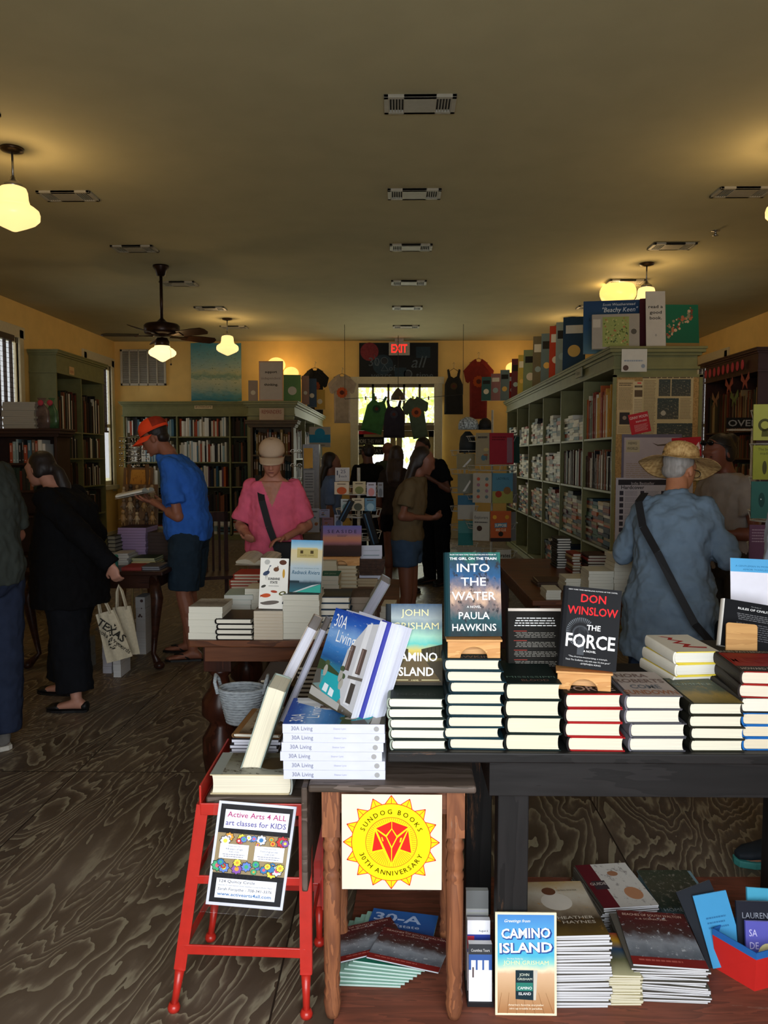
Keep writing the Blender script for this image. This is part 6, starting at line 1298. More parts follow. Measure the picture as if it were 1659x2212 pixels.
# ======================= MIDDLE AND LEFT TABLES =======================
BW = wood('#6b3f26', '#4a2a19', 12, 0.4, 'X', 'brown_wood', worn='#85603f'); BWZ = wood('#3f1f14', '#2a130c', 12, 0.3, 'Z', 'dark_turned_wood')
def turned_leg(m, x, y, h, R0, mm): m.lathe([(0, 0), (R0*0.55, 0), (R0*0.75, 0.04*h), (R0*0.5, 0.10*h), (R0*0.8, 0.16*h), (R0*1.0, 0.30*h), (R0*1.0, 0.42*h), (R0*0.62, 0.50*h), (R0*0.62, 0.52*h), (R0*1.02, 0.57*h), (R0*1.0, 0.66*h), (R0*0.55, 0.74*h), (R0*0.42, 0.80*h), (R0*0.62, 0.83*h), (R0*0.62, 0.85*h)], (x, y, 0), mm, 28); m.box(x-R0*0.72, x+R0*0.72, y-R0*0.72, y+R0*0.72, 0.85*h, h, mm)
mx0 = F(404, 1386, 0.76).x; mx1 = -0.02
t = thing('display_table', 'brown wooden book table with thick turned legs, mid-room', 'table', (-0.45, 3.75, 0))
m = MB(); m.box(mx0, mx1, 3.33, 4.16, 0.73, 0.76, BW); m.build('tabletop', t, bevel=0.005)
m = MB(); m.box(mx0+0.06, mx1-0.06, 3.37, 4.12, 0.66, 0.73, BW); m.build('apron', t)
for x in (mx0+0.11, mx1-0.11):
    for y in (3.44, 4.04): m = MB(); turned_leg(m, x, y, 0.72, 0.082, BWZ); m.build('leg', t)
t = thing('display_table', 'plain brown table right behind the turned-leg book table', 'table', (-0.45, 4.6, 0))
m = MB(); m.box(mx0+0.03, mx1+0.03, 4.18, 5.05, 0.73, 0.76, BW); m.build('tabletop', t, bevel=0.005)
for x in (mx0+0.1, mx1-0.03):
    for y in (4.24, 5.0): m = MB(); m.box(x-0.03, x+0.03, y-0.03, y+0.03, 0, 0.73, BWZ); m.build('leg', t, bevel=0.003)
MT = 'on the mid-room table'
def ms(px0, px1, pt, Y, n, depth, desc, where, seed, **kw): kw.setdefault('pages', '#dfdccc'); kw.setdefault('kind', 'paper'); kw.setdefault('cover', '#cfcdc0'); return stack_px(px0, px1, pt, Y, kw.pop('z0', 0.76), n, depth, desc, where, seed, **kw)
g1 = art([(0, '#8f8f8a'), (0.5, '#5a5450'), (1, '#a9a9a2')], 4, 0.4, '#4a4440', name='printed_grey')
ms(406, 479, 1311, 3.35, 5, 0.20, 'white-edged paperback', 'at the left corner of the mid-room table', 41, top=g1, jit=0.004)
ms(467, 546, 1337, 3.34, 4, 0.21, 'black-bound hardback', 'beside the left corner stack', 42, kind='hard', cover='#1c1816', pages='#efe9d8', top=art([(0, '#2a201a'), (1, '#3a2e26')], 6, 0.3, '#6a5040', name='printed_black_brown', thr=0.6), rot=0.5)
zc = ms(548, 611, 1320, 3.35, 9, 0.20, 'thin cream paperback', 'holding the animal-covered book', 43, pages='#d6c9b4', cover='#c9b99f', jit=0.001, rot=0.3, top=g1)
zd = ms(611, 690, 1285, 3.36, 8, 0.20, 'white paperback', 'holding the beach camper book', 44, jit=0.003, top=art([(0, '#5a6a6c'), (1, '#7a8a8a')], 4, 0.3, name='printed_grey_blue'))
ms(688, 758, 1290, 3.45, 6, 0.22, 'blue and black edged hardback', 'right of the beach camper stack', 45, kind='hard', cover='#23364a', pages='#ece6d6', top=art([(0, '#2a3236'), (0.3, '#4a4a3a'), (1, '#2a3a44')], 4, 0.3, name='printed_dark_sea'))
ms(757, 810, 1290, 3.55, 5, 0.22, 'brown-covered paperback', 'nearest the villa book\'s top edge', 46, cover='#4a3a30', pages='#8f8070', top=art([(0, '#5a4a40'), (1, '#3a302a')], 5, 0.4, '#7a6a5c', name='printed_brown'))
ms(484, 546, 1286, 3.78, 5, 0.20, 'pale mint paperback', 'in the second row, left', 47, colors=['#b9c9c4', '#9fb4b0', '#c4cfc8'], cover='#b9c9c4', pages='#dfe2da', jit=0.012, rot=4)
ms(530, 562, 1272, 3.80, 8, 0.18, 'white paperback', 'behind the animal-covered book', 48)
ms(822, 850, 1310, 3.80, 2, 0.18, 'cream paperback', 'at the right corner of the mid-room table', 49, rot=5)
zr = ms(500, 562, 1240, 4.55, 6, 0.21, 'red-jacketed hardback', 'in front of the woman in pink', 50, kind='hard', cover='#a43c2c', pages='#dccfb8', jit=0.012, rot=3)
ms(692, 728, 1212, 4.62, 7, 0.20, 'cream-edged paperback', 'left of the sunset book', 51, pages='#d4ccb0')
ms(690, 731, 1244, 4.35, 5, 0.20, 'teal and cream paperback', 'below the sunset book', 52, colors=['#2f7a70', '#d9d4c0', '#3a9080', '#d9d4c0', '#2a6a60'], rot=2, topdeco=lambda p: p.t('MY DOG', 0.5, 0.3, 0.2, '#c9e0d8', 0.6))
zs = ms(724, 772, 1222, 4.70, 6, 0.22, 'cream hardback', 'under the sunset book stand', 53, kind='hard', cover='#b9a888', pages='#d9d0b4')
ms(772, 816, 1250, 4.75, 3, 0.22, 'tan-edged book', 'in front of the dark little basket', 54, cover='#8a6a48', pages='#b9a888')
# displayed books
A_SUN = ink('#eceae2')
def cov_sun(p):
    p.t('SUNSHINE', 0.5, 0.57, 0.045, '#2a2a2a', 0.42, bold=0.05); p.t('STATE', 0.5, 0.50, 0.045, '#2a2a2a', 0.26, bold=0.05); p.t('DAWSON DEAGON', 0.5, 0.44, 0.022, '#2a2a2a', 0.36)
    for x, y, w, h, c, r in ((0.22, 0.70, 0.13, 0.04, '#3c4a66', 0.5), (0.80, 0.92, 0.13, 0.05, '#5a3424', 0), (0.57, 0.78, 0.10, 0.045, '#6a4630', 0.2), (0.84, 0.70, 0.045, 0.09, '#c89a3c', 0), (0.14, 0.44, 0.09, 0.025, '#4a4a44', 0.4), (0.24, 0.26, 0.17, 0.04, '#c8542c', 0.1), (0.52, 0.34, 0.12, 0.025, '#a8442c', -0.1), (0.40, 0.12, 0.32, 0.04, '#6a625c', 0.12), (0.82, 0.31, 0.13, 0.04, '#5c5a28', 0.3), (0.9, 0.14, 0.1, 0.03, '#3c3c44', 0.8), (0.24, 0.92, 0.10, 0.05, '#b9b9b4', 0.3)):
        p.c(x, y, w, c, 2, ry=h, rot=r)
    p.q([(0.22, 0.70), (0.30, 0.80), (0.34, 0.86), (0.40, 0.85), (0.33, 0.82), (0.27, 0.70)], '#3c4a66', 2); p.q([(0.19, 0.68), (0.20, 0.55), (0.21, 0.68)], '#3c3c3c', 2); p.q([(0.24, 0.68), (0.25, 0.55), (0.26, 0.68)], '#3c3c3c', 2); p.q([(0.04, 0.27), (0.04, 0.22), (0.12, 0.25), (0.12, 0.27)], '#c8542c', 2); p.c(0.82, 0.31, 0.07, '#eceae2', 3, ry=0.018, rot=0.3)
    p.q([(0.06, 0.09), (0.14, 0.11), (0.14, 0.13), (0.05, 0.12)], '#6a625c', 2); p.q([(0.62, 0.86), (0.60, 0.82), (0.66, 0.82)], '#6a4630', 2)
show(590, 0, 3.40, zc, pxw(559, 619, 3.40), 1207, 'white book covered with little animals, standing on a cream stack', cover='#e2e0d8', front=A_SUN, deco=cov_sun, lean=10, yaw=3, roll=-2, t=0.02, kind='paper')
A_RED = art([(0.0, '#2f6a78'), (0.18, '#2c4450'), (0.24, '#9fb4c0'), (0.5, '#b4c4cc'), (0.62, '#cfc6a4'), (0.8, '#d4c498'), (0.86, '#a9c8d4'), (1.0, '#5a9cc8')], 3, 0.06, name='printed_beach_camper')
def cov_red2(p):
    p.r(0.20, 0.66, 0.86, 0.83, '#b4a468', 2); p.r(0.20, 0.83, 0.84, 0.855, '#cfc08a', 2); p.r(0.30, 0.74, 0.39, 0.80, '#4a3c20', 3); p.r(0.62, 0.74, 0.72, 0.80, '#4a3c20', 3); p.t('MONTES CHAMAS', 0.52, 0.69, 0.03, '#6a5c34', 0.45)
    p.t('THE RISE AND UNRAVELING OF THE', 0.5, 0.45, 0.018, '#5a7484', 0.8); p.t('Redneck Riviera', 0.5, 0.345, 0.075, '#2c5c78', 0.88, shear=0.25, bold=0.01)
    p.q([(0.2, 0.0), (0.98, 0.16), (0.98, 0.0)], '#3fae9e', 2); p.q([(0.1, 0.0), (0.7, 0.14), (0.98, 0.17), (0.2, 0.0)], '#c4cfd0', 3); p.r(0.0, 0.18, 0.3, 0.22, '#2a3c44', 2)
show(661, 0, 3.42, zd, pxw(624, 692, 3.42), 1168, 'beach camper book standing on the tall white paperback stack', cover='#b9c4c8', front=A_RED, deco=cov_red2, lean=10, yaw=-3, roll=-1, t=0.024, kind='paper')
easel(standM(737, 4.70, zs+0.052, 0, 0) @ RX(-90), 0.22, 'wide tan stand holding the sunset book', back=0.07)
show(737, 0, 4.73, zs+0.053, pxw(693, 780, 4.73), 1137, 'wide SEASIDE book with a purple and orange sunset cover', cover='#4a3a44', lean=14, t=0.025,
     front=art([(0.0, '#2a1812'), (0.32, '#3a2018'), (0.40, '#8a5a60'), (0.5, '#b4705c'), (0.6, '#b4785e'), (0.75, '#7a608a'), (1.0, '#5c5c98')], 2, 0.06, name='printed_sunset'), deco=lambda p: (p.t('SEASIDE', 0.52, 0.75, 0.11, '#1f1a2c', 0.72, sp=1.5), p.lines(0.4, 0.65, 0.70, 0.62, 2, '#4a3c54', 0.4)))
def wicker(px, Y, z, w, h, label):
    c = P(px, 1200, Y); K = mat('#3a2418', 0.7, var=0.4, scale=50, bump=0.5); t = thing('wicker_basket', label, 'basket', (c.x, Y, z)); m = MB()
    for k in range(6):
        zz = z+h*(k+0.5)/6; rx, ry = w/2*(0.85+0.15*k/6), w*0.36*(0.85+0.15*k/6); pts = [(c.x+sx*rx, Y+sy*ry, zz) for sx, sy in ((-1, -1), (1, -1), (1, 1), (-1, 1))]
        for i in range(4): m.bar(pts[i], pts[(i+1) % 4], 0.012, h/6*0.95, K)
    m.box(c.x-w*0.42, c.x+w*0.42, Y-w*0.3, Y+w*0.3, z, z+0.01, K); m.build('body', t); return c
cb = wicker(803, 4.80, P(803, 1240, 4.80).z if P(803, 1240, 4.80).z > 0.77 else 0.76, 0.155, 0.10, 'small dark wicker basket holding postcards on the mid-room table')
for k in range(4):
    Mq = T(cb.x-0.01+0.004*k, 4.78+0.018*k, 0.80) @ RZ(-3+4*k) @ RX(80); m = MB(); m.box(-0.065, 0.065, 0, 0.11+0.03*k, -0.0015, 0, ink('#c4c8d8'), Mq); p = Print(m, Mq @ T(-0.065, 0, 0), 0.13, 0.11+0.03*k); p.r(0.12, 0.3, 0.88, 0.85, '#3c5ca8' if k == 0 else '#8a9aa4')
    tag(m.build('postcard'), ('white-bordered blue postcard at the front of the dark basket' if k == 0 else 'pale card, %s behind the blue one in the dark basket' % ORD1[k-1]), 'postcard')
# left table with curved legs
ltx0, ltx1, lty0, lty1, ltz = -2.75, P(362, 1225, 5.75).x, 5.62, 6.75, 0.72
t = thing('display_table', 'dark table with curved claw legs behind the woman in black', 'table', ((ltx0+ltx1)/2, 6.2, 0))
DW = wood('#3a2118', '#26150f', 12, 0.35, 'X', 'dark_mahogany')
m = MB(); m.box(ltx0, ltx1, lty0, lty1, ltz-0.03, ltz, DW); m.build('tabletop', t, bevel=0.006)
m = MB(); m.box(ltx0+0.06, ltx1-0.06, lty0+0.06, lty1-0.06, ltz-0.13, ltz-0.03, DW); m.build('apron', t)
for x, sx in ((ltx0+0.1, -1), (ltx1-0.1, 1)):
    for y, sy in ((lty0+0.1, -1), (lty1-0.1, 1)): m = MB(); m.tube([(x, y, ltz-0.04), (x+sx*0.04, y+sy*0.04, 0.52), (x+sx*0.01, y+sy*0.01, 0.25), (x-sx*0.01, y-sy*0.01, 0.10), (x+sx*0.04, y+sy*0.04, 0.035)], [0.04, 0.045, 0.025, 0.018, 0.03], DW, 12); m.sphere((x+sx*0.05, y+sy*0.05, 0.03), (0.04, 0.04, 0.03), DW); m.build('leg', t)
def ls(px0, px1, pt, Y, n, d, desc, where, seed, **kw): kw.setdefault('kind', 'hard'); kw.setdefault('z0', ltz); return stack_px(px0, px1, pt, Y, kw.pop('z0'), n, d, desc, where, seed, **kw)
zz = ls(262, 305, 1226, 5.68, 1, 0.24, 'red box-like book', 'at the corner of the claw-legged table', 61, cover='#8a2c28', pages='#8a2c28', kind='paper')
ls(305, 345, 1224, 5.70, 2, 0.24, 'thick grey hardback', 'right of the red book', 62, cover='#4c4c54', pages='#8f8f94')
ls(242, 278, 1196, 5.95, 5, 0.22, 'white-covered book', 'nearest the tote bag', 63, cover='#a9a9a8', pages='#cfcfc8', rot=4, jit=0.01)
ls(284, 335, 1206, 5.95, 4, 0.24, 'cream and green book', 'in the middle of the claw-legged table', 64, colors=['#6a7a50', '#b9a860', '#4c5c44'], cover='#6a7a50', pages='#d4c9a4', rot=3, top=ink('#33402e'))
zt = P(280, 1178, 6.25).z
ls(253, 314, 1140, 6.25, 12, 0.30, 'purple-striped notebook', 'under the brown ornament board', 65, cover='#2c1f30', pages='#9a82a6', kind='paper', rot=2)
ls(318, 362, 1150, 6.30, 8, 0.30, 'dark brown album', 'right of the purple notebooks', 66, cover='#2c1d18', pages='#3c2a22', kind='paper', rot=2)
ls(232, 250, 1158, 6.1, 7, 0.2, 'cream-edged little book', 'left of the purple notebooks', 67, cover='#2c2c28', pages='#8f8c7c')
a = P(246, 1170, 5.9); m = MB(); m.lathe([(0, 0), (0.022, 0), (0.022, 0.08), (0.024, 0.085), (0.02, 0.10), (0, 0.102)], (P(248, 1190, 5.80).x, 5.80, ltz), mat('#3f8a7c', 0.4), 16); tag(m.build('tin'), 'small turquoise tin standing at the left of the notebooks', 'tin')
# brown slanted ornament board with little figures, framed orange print above it
z2 = P(280, 1140, 6.3).z; BRN = wood('#5a4026', '#6a4c2e', 9, 0.6, 'Z', 'brown_board'); c0 = P(300, 1135, 6.62)
M = T(c0.x, 6.62, ltz) @ RX(0); m = MB(); wb = P(345, 1000, 6.6).x-P(268, 1000, 6.6).x; m.box(-wb/2, wb/2, 0, 0.02, 0, P(300, 1046, 6.62).z-ltz, BRN, M @ RX(-6)); tag(m.build('display_board'), 'upright brown board behind the purple notebooks, hung with trinkets', 'board')
rnd = random.Random(8); FG = [mat(c, 0.5, var=0.2) for c in ('#8a6a40', '#6f5a44', '#a08a68', '#3c3028')]
k = 0
for r_ in range(3):
    for c_ in range(5):
        x = c0.x-wb/2+wb*(c_+0.5)/5+rnd.uniform(-.01, .01); z = P(300, 1122-28*r_, 6.5).z; m = MB(); s = rnd.uniform(0.8, 1.2); h = z-ltz if r_ == 0 else 0
        yb = 6.60+(z-ltz)*0.105
        m.sphere((x, yb-0.03, z), (0.022*s, 0.018, 0.035*s), FG[k % 4], 10, 8); m.sphere((x, yb-0.03, z+0.045*s), (0.016*s, 0.016, 0.018*s), FG[k % 4], 10, 8); m.tube([(x, yb+0.01, z+0.02), (x, yb-0.03, z+0.02)], 0.003, M_STEEL, 6)
        for s2 in (-1, 1): m.tube([(x+s2*0.012*s, yb-0.03, z+0.01), (x+s2*0.03*s, yb-0.035, z-0.015)], 0.005*s, FG[k % 4], 6); m.tube([(x+s2*0.008*s, yb-0.03, z-0.02), (x+s2*0.012*s, yb-0.03, z-0.055*s)], 0.006*s, FG[k % 4], 6)
        tag(m.build('trinket'), 'small tan trinket, %s from left in the %s row on the brown board' % (ORD1[c_], ('lowest', 'middle', 'top')[r_]), 'ornament'); k += 1
q = P(296, 1048, 6.9); t = thing('picture_stand', 'orange-brown framed print leaning above the trinket board', 'picture', (q.x, 6.9, ltz)); w = P(328, 1030, 6.9).x-P(264, 1030, 6.9).x
hh = P(300, 1008, 6.9).z-ltz; t = t; m = MB(); Mq = T(q.x, 6.86, ltz); 
for s in (-1, 1): m.bar((q.x+s*w*0.55, 6.86, 0), (q.x+s*w*0.3, 6.94, ltz+hh+0.02), 0.03, 0.02, BRN)
m.bar((q.x-w*0.5, 6.88, ltz+0.2), (q.x+w*0.5, 6.88, ltz+0.2), 0.03, 0.02, BRN); m.bar((q.x, 7.25, 0), (q.x, 6.95, ltz+hh-0.05), 0.03, 0.02, BRN); m.build('easel_legs', t)
m = MB(); Mf = T(q.x, 6.86, ltz+0.215) @ RX(80); hf = hh-0.215; m.box(-w/2, w/2, 0, hf, -0.02, 0, BRN, Mf); m.build('frame', t)
m = MB(); m.add([Mf @ V(*p) for p in ((-w*0.4, 0.03, 0.002), (w*0.4, 0.03, 0.002), (w*0.4, hf-0.02, 0.002), (-w*0.4, hf-0.02, 0.002))], [(0, 1, 2, 3)], art([(0, '#4a4430'), (0.35, '#55503a'), (0.5, '#9a6424'), (1, '#a8742c')], 4, 0.3, '#6a4420', name='printed_orange'), uvs=[[(0, 0), (1, 0), (1, 1), (0, 1)]]); m.build('print', t)
# earring trees
for k, (px, pt, pb, lb) in enumerate(((280, 935, 1008, 'silver earring tree left of the man\'s cap'), (300, 930, 1008, 'taller earring tree between the left window and the cap'))):
    Y = 7.15+0.1*k; b0, tp = P(px, pb, Y), P(px, pt, Y); t = thing('earring_tree', lb, 'jewelry stand', (b0.x, Y, 0)); m = MB(); m.lathe([(0, 0), (0.16, 0), (0.15, 0.02), (0.012, 0.03), (0.012, tp.z)], (b0.x, Y, 0), M_STEEL, 20); m.build('pole', t)
    m = MB(); rnd = random.Random(k)
    for j in range(5):
        z = b0.z+(tp.z-b0.z)*(j+0.7)/5.5; m.tube([(b0.x+0.085*math.cos(a), Y+0.085*math.sin(a), z) for a in [2*PI*i/20 for i in range(20)]], 0.003, M_STEEL, 6, closed=True); m.tube([(b0.x-0.085, Y, z), (b0.x+0.085, Y, z)], 0.003, M_STEEL, 6)
    m.build('hoops', t); m = MB()
    for j in range(5):
        z = b0.z+(tp.z-b0.z)*(j+0.7)/5.5
        for i in range(9): a = 2*PI*i/9+j; x, y = b0.x+0.085*math.cos(a), Y+0.085*math.sin(a); m.tube([(x, y, z), (x, y, z-0.02)], 0.001, M_STEEL, 5); m.sphere((x, y, z-0.03), (0.007, 0.007, 0.012), M_CHROME, 8, 6)
    q = m.build('earrings', t); q['kind'] = 'stuff'
# wooden chair behind the man in blue
def chair(px, Y, yaw, label):
    q = P(px, 1100, Y); MX = T(q.x, Y, 0) @ RZ(yaw); t = thing('wooden_chair', label, 'chair', M=MX); K = wood('#3c1d14', '#2a130d', 12, 0.4, 'Z', 'cherry_wood')
    def b_(n, *a, **k): m = MB(); m.box(*a, K, MX); o = m.build(n, None); me = o.data; me.transform(MX.inverted()); o.parent = t
    b_('seat', -0.21, 0.21, -0.2, 0.2, 0.43, 0.46)
    for x in (-0.2, 0.165): b_('leg', x, x+0.035, -0.2, -0.165, 0, 0.43); b_('rear_post', x, x+0.035, 0.165, 0.2, 0, 1.02)
    for i in range(5): b_('back_slat', -0.13+i*0.06, -0.11+i*0.06, 0.172, 0.19, 0.46, 0.95)
    b_('top_rail', -0.2, 0.2, 0.165, 0.195, 0.93, 1.02); b_('stretcher', -0.18, 0.18, -0.19, -0.17, 0.2, 0.23)
chair(450, 7.3, 20, 'dark wooden slat-back chair behind the man in blue')
# white boxes of papers under the claw-legged table
rnd = random.Random(12)
for k, (px0, px1, pt, pb, Y, lb) in enumerate(((220, 242, 1380, 1450, 5.55, 'white paper stack on the floor behind the tote bags'), (243, 262, 1392, 1462, 5.45, 'narrow white box just right of the white paper stack'), (160, 185, 1385, 1455, 5.6, 'grey bundle seen between the legs of the woman in black'), (292, 316, 1290, 1412, 6.1, 'tall patterned white carton leaning under the claw-legged table'))):
    a, b2 = P(px0, pt, Y), P(px1, pb, Y); z1 = max(0.12, a.z); M = T((a.x+b2.x)/2, Y, 0); m = MB(); w = b2.x-a.x; c = ('#b9b9c4', '#c9c9c9', '#7a7a78', '#b4b4b4')[k]
    for j in range(5): m.box(-w/2+rnd.uniform(0, .004), w/2-rnd.uniform(0, .004), 0, 0.2, z1*j/5+0.001*(j > 0), z1*(j+1)/5, pagemat(c), M)
    if k == 3: p = Print(m, T((a.x+b2.x)/2-w/2, Y, 0) @ RX(90), w, z1); [p.c(rnd.uniform(0.2, 0.8), rnd.uniform(0.5, 0.95), rnd.uniform(0.05, 0.16), '#4a3a38', 1) for i in range(6)]
    tag(m.build('paper_stack'), lb, 'paper stack')
# ======================= BOOKCASES =======================
SB = {}     # prototype shelf books by colour
def sbmesh(col, pg='#cfc8b2'):
    key = (col, pg)
    if key in SB: return SB[key]
    m = MB(); C, P_ = ink(col, 0.5), pagemat(pg); b = 0.06
    # unit book: x thickness 0..1, y depth 0 (spine) ..1, z height 0..1
    m.add([(0, 0.03, 0), (0.25, 0, 0), (0.75, 0, 0), (1, 0.03, 0), (1, 1, 0), (0, 1, 0), (0, 0.03, 1), (0.25, 0, 1), (0.75, 0, 1), (1, 0.03, 1), (1, 1, 1), (0, 1, 1)],
          [(0, 1, 7, 6), (1, 2, 8, 7), (2, 3, 9, 8), (3, 4, 10, 9), (5, 0, 6, 11)], C)
    m.add([(0, 0.03, 0), (0.25, 0, 0), (0.75, 0, 0), (1, 0.03, 0), (1, 1, 0), (0, 1, 0)], [(5, 4, 3, 2, 1, 0)], C); m.add([(0, 0.03, 1), (0.25, 0, 1), (0.75, 0, 1), (1, 0.03, 1), (1, 0.05, 1), (0, 0.05, 1)], [(0, 1, 2, 3, 4, 5)], C)
    m.add([(0.08, 0.05, 0.985), (0.92, 0.05, 0.985), (0.92, 0.985, 0.985), (0.08, 0.985, 0.985), (0.08, 0.985, 0), (0.92, 0.985, 0)], [(0, 1, 2, 3), (3, 2, 5, 4)], P_)
    lt = tuple(min(255, int(int(col.lstrip('#')[i:i+2], 16)*0.45+120)) for i in (0, 2, 4)); lab = '#%02x%02x%02x' % lt
    m.add([(0.3, -0.004, 0.55), (0.7, -0.004, 0.55), (0.7, -0.004, 0.88), (0.3, -0.004, 0.88), (0.3, -0.004, 0.1), (0.7, -0.004, 0.1), (0.7, -0.004, 0.16), (0.3, -0.004, 0.16)], [(0, 1, 2, 3), (4, 5, 6, 7)], ink(lab))
    o = m.build('book', None); SB[key] = o.data; bpy.data.objects.remove(o); return SB[key]
NAMES = {}
def cname(c):
    c = c.lstrip('#'); r, g, b = (int(c[i:i+2], 16) for i in (0, 2, 4)); mx, mn = max(r, g, b), min(r, g, b)
    l = 'dark ' if mx < 80 else ('pale ' if mn > 120 else '')
    if mx-mn < 22: return 'white' if mn > 165 else ('grey' if mn > 90 else ('dark grey' if mn > 45 else 'black'))
    if r >= g >= b: return l+('brown' if mx < 130 else ('yellow' if g > r*0.82 else ('orange' if g > r*0.45 else 'red')))
    if r >= b > g: return l+('purple' if b > r*0.7 else 'red')
    if g >= r and g >= b: return l+'green'
    if b > r*1.15 and b >= g: return l+'blue'
    return l+'teal'
BUDGET = [0]; REST = MB(); CASEN = {}
def put(M, w, d, h, col, pg, label, group, indiv=True):
    """one shelf book; the farther ones past the limit go into the uncountable remainder"""
    BUDGET[0] += 1
    if indiv:
        o = bpy.data.objects.new('book', sbmesh(col, pg)); COL.objects.link(o); o.matrix_world = M @ Matrix.Diagonal((w, d, h, 1)); tag(o, label, 'book', group)
    else:
        C, P_ = ink(col, 0.5), pagemat(pg); Mx = M @ Matrix.Diagonal((w, d, h, 1))
        REST.add([(0, 0, 0), (1, 0, 0), (1, 1, 0), (0, 1, 0), (0, 0, 1), (1, 0, 1), (1, 1, 1), (0, 1, 1)], [(3, 2, 1, 0), (0, 1, 5, 4), (1, 2, 6, 5), (3, 0, 4, 7)], C, M=Mx); REST.add([(0, 0.03, 1), (1, 0.03, 1), (1, 1, 1), (0, 1, 1)], [(0, 1, 2, 3)], P_, M=Mx)
DARKS = ['#2a2622', '#3a2c26', '#20242a', '#4a3024', '#2c3a34', '#5a2a24', '#1c1c20', '#6a5a48', '#33302c', '#7a4a34']
MIXED = ['#7c3428', '#2c4a5c', '#c9c4b4', '#2a2a2c', '#a8542c', '#6a6a5a', '#d4cfc0', '#3a5a4a', '#8a7a5c', '#1f2a3a', '#b9a070', '#5a3a4a']
LIGHTS = ['#d4d4cc', '#c9c9c0', '#2c2c2c', '#e0ddd0', '#4a6a7a', '#b9b4a4', '#3a3a3a', '#8aa0a4', '#cfcabb', '#9a4a34', '#dcdcd4']
def row_v(M, x0, x1, h, pal, rnd, where, fill=1.0, dmax=0.2, indiv=True, tall=0.8, hmin=0.17):
    """upright books with their backs towards local -y, from x0 to x1"""
    x = x0+rnd.uniform(0, 0.02); end = x0+(x1-x0)*fill; i = 0
    while x < end:
        w = rnd.uniform(0.018, 0.045); hh = min(h*0.96, max(hmin, h*rnd.uniform(tall-0.15, tall+0.1))); c = rnd.choice(pal)
        if x+w > end: break
        put(M @ T(x, rnd.uniform(0.0, 0.015), 0), w-0.001, dmax, hh, c, '#c4bca4', '%s book, %s from left, %s' % (cname(c), ORD1[min(i, 48)], where), None, indiv); x += w; i += 1
def row_h(M, x0, x1, h, pal, rnd, where, n=None, indiv=True, d=0.2, bw=None, hf=0.9):
    """piles of flat books side by side, their backs towards local -y"""
    x = x0+0.01; j = 0
    while x < x1-0.15:
        L = rnd.uniform(0.20, 0.25) if bw is None else bw
        if x+L > x1: break
        z = 0; i = 0; top = h*rnd.uniform(hf-0.25, hf)
        while z < top:
            t = rnd.uniform(0.02, 0.045); c = rnd.choice(pal)
            if z+t > h*0.97: break
            Mx = M @ T(x+L+rnd.uniform(-.006, .006), rnd.uniform(0, 0.02), z) @ RY(-90)
            put(Mx, t-0.001, d, L, c, '#d9d3c0', '%s book, %s from bottom, %s pile, %s' % (cname(c), ORD1[i], ORD1[j], where), None, indiv); z += t; i += 1
        x += L+0.012; j += 1
def bookcase(name_label, MX, bays, D, H, zs, mat_, plinth=0.10, crown=0.10, top_open=None, both=False, ztop=None):
    """open bookcase: local x along its length, front at y=0 facing -y; bays = divider positions; zs = shelf heights"""
    t = thing('bookcase', name_label, 'bookcase', M=MX); th = 0.028; x0, x1 = bays[0], bays[-1]; zt = H-crown-0.02
    def pt(n, fn, bev=0.002): m = MB(); fn(m); o = m.build(n, None, bevel=bev); o.parent = t
    for k, x in enumerate(bays):
        a = x if k == 0 else (x-th if k == len(bays)-1 else x-th/2); pt('side_panel' if k in (0, len(bays)-1) else 'divider', lambda m: m.box(a, a+th, 0.0 if k in (0, len(bays)-1) else 0.004, D, 0 if k in (0, len(bays)-1) else plinth, zt, mat_))
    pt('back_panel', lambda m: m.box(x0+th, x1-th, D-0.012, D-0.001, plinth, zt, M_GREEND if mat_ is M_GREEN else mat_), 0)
    for b in range(len(bays)-1):
        for z in zs: pt('shelf', lambda m: m.box(bays[b]+th, bays[b+1]-th*0.5, 0.008, D-0.012, z-0.022, z, mat_))
    pt('plinth', lambda m: m.box(x0+th, x1-th, 0.01, D-0.01, 0, plinth-0.022 if plinth-0.022 > 0 else 0.01, mat_))
    def cr(m):
        m.box(x0-0.005, x1+0.005, -0.01, D, zt, H-0.05, mat_)
        for e, za, zb in ((0.02, zt-0.012, zt+0.012), (0.03, H-0.075, H-0.05), (0.055, H-0.05, H-0.02), (0.065, H-0.02, H)): m.box(x0-e, x1+e, -e, D+(e if both else 0), za, zb, mat_)
    pt('crown_moulding', cr); return t
def books_in(MX, bays, D, zs, tops, plan, seed, where, indiv_fn=lambda b, s: True, pal=MIXED):
    rnd = random.Random(seed)
    for b in range(len(bays)-1):
        for s, z in enumerate(zs):
            k = plan(b, s)
            if not k: continue
            kind, fill, pl = k; h = tops[s]-z-0.02; M = MX @ T(0, 0.03, z+0.0005); w = '%s shelf, %s bay of %s' % (('top', 'second', 'third', 'fourth', 'fifth', 'bottom')[len(zs)-1-s], ORD1[b], where)
            ind = indiv_fn(b, s)
            if kind == 'v': row_v(M, bays[b]+0.03, bays[b+1]-0.02, h, pl, rnd, w, fill, min(0.2, D-0.06), ind)
            elif kind == 'h': row_h(M, bays[b]+0.03, bays[b+1]-0.02, h, pl, rnd, w, indiv=ind, hf=fill)
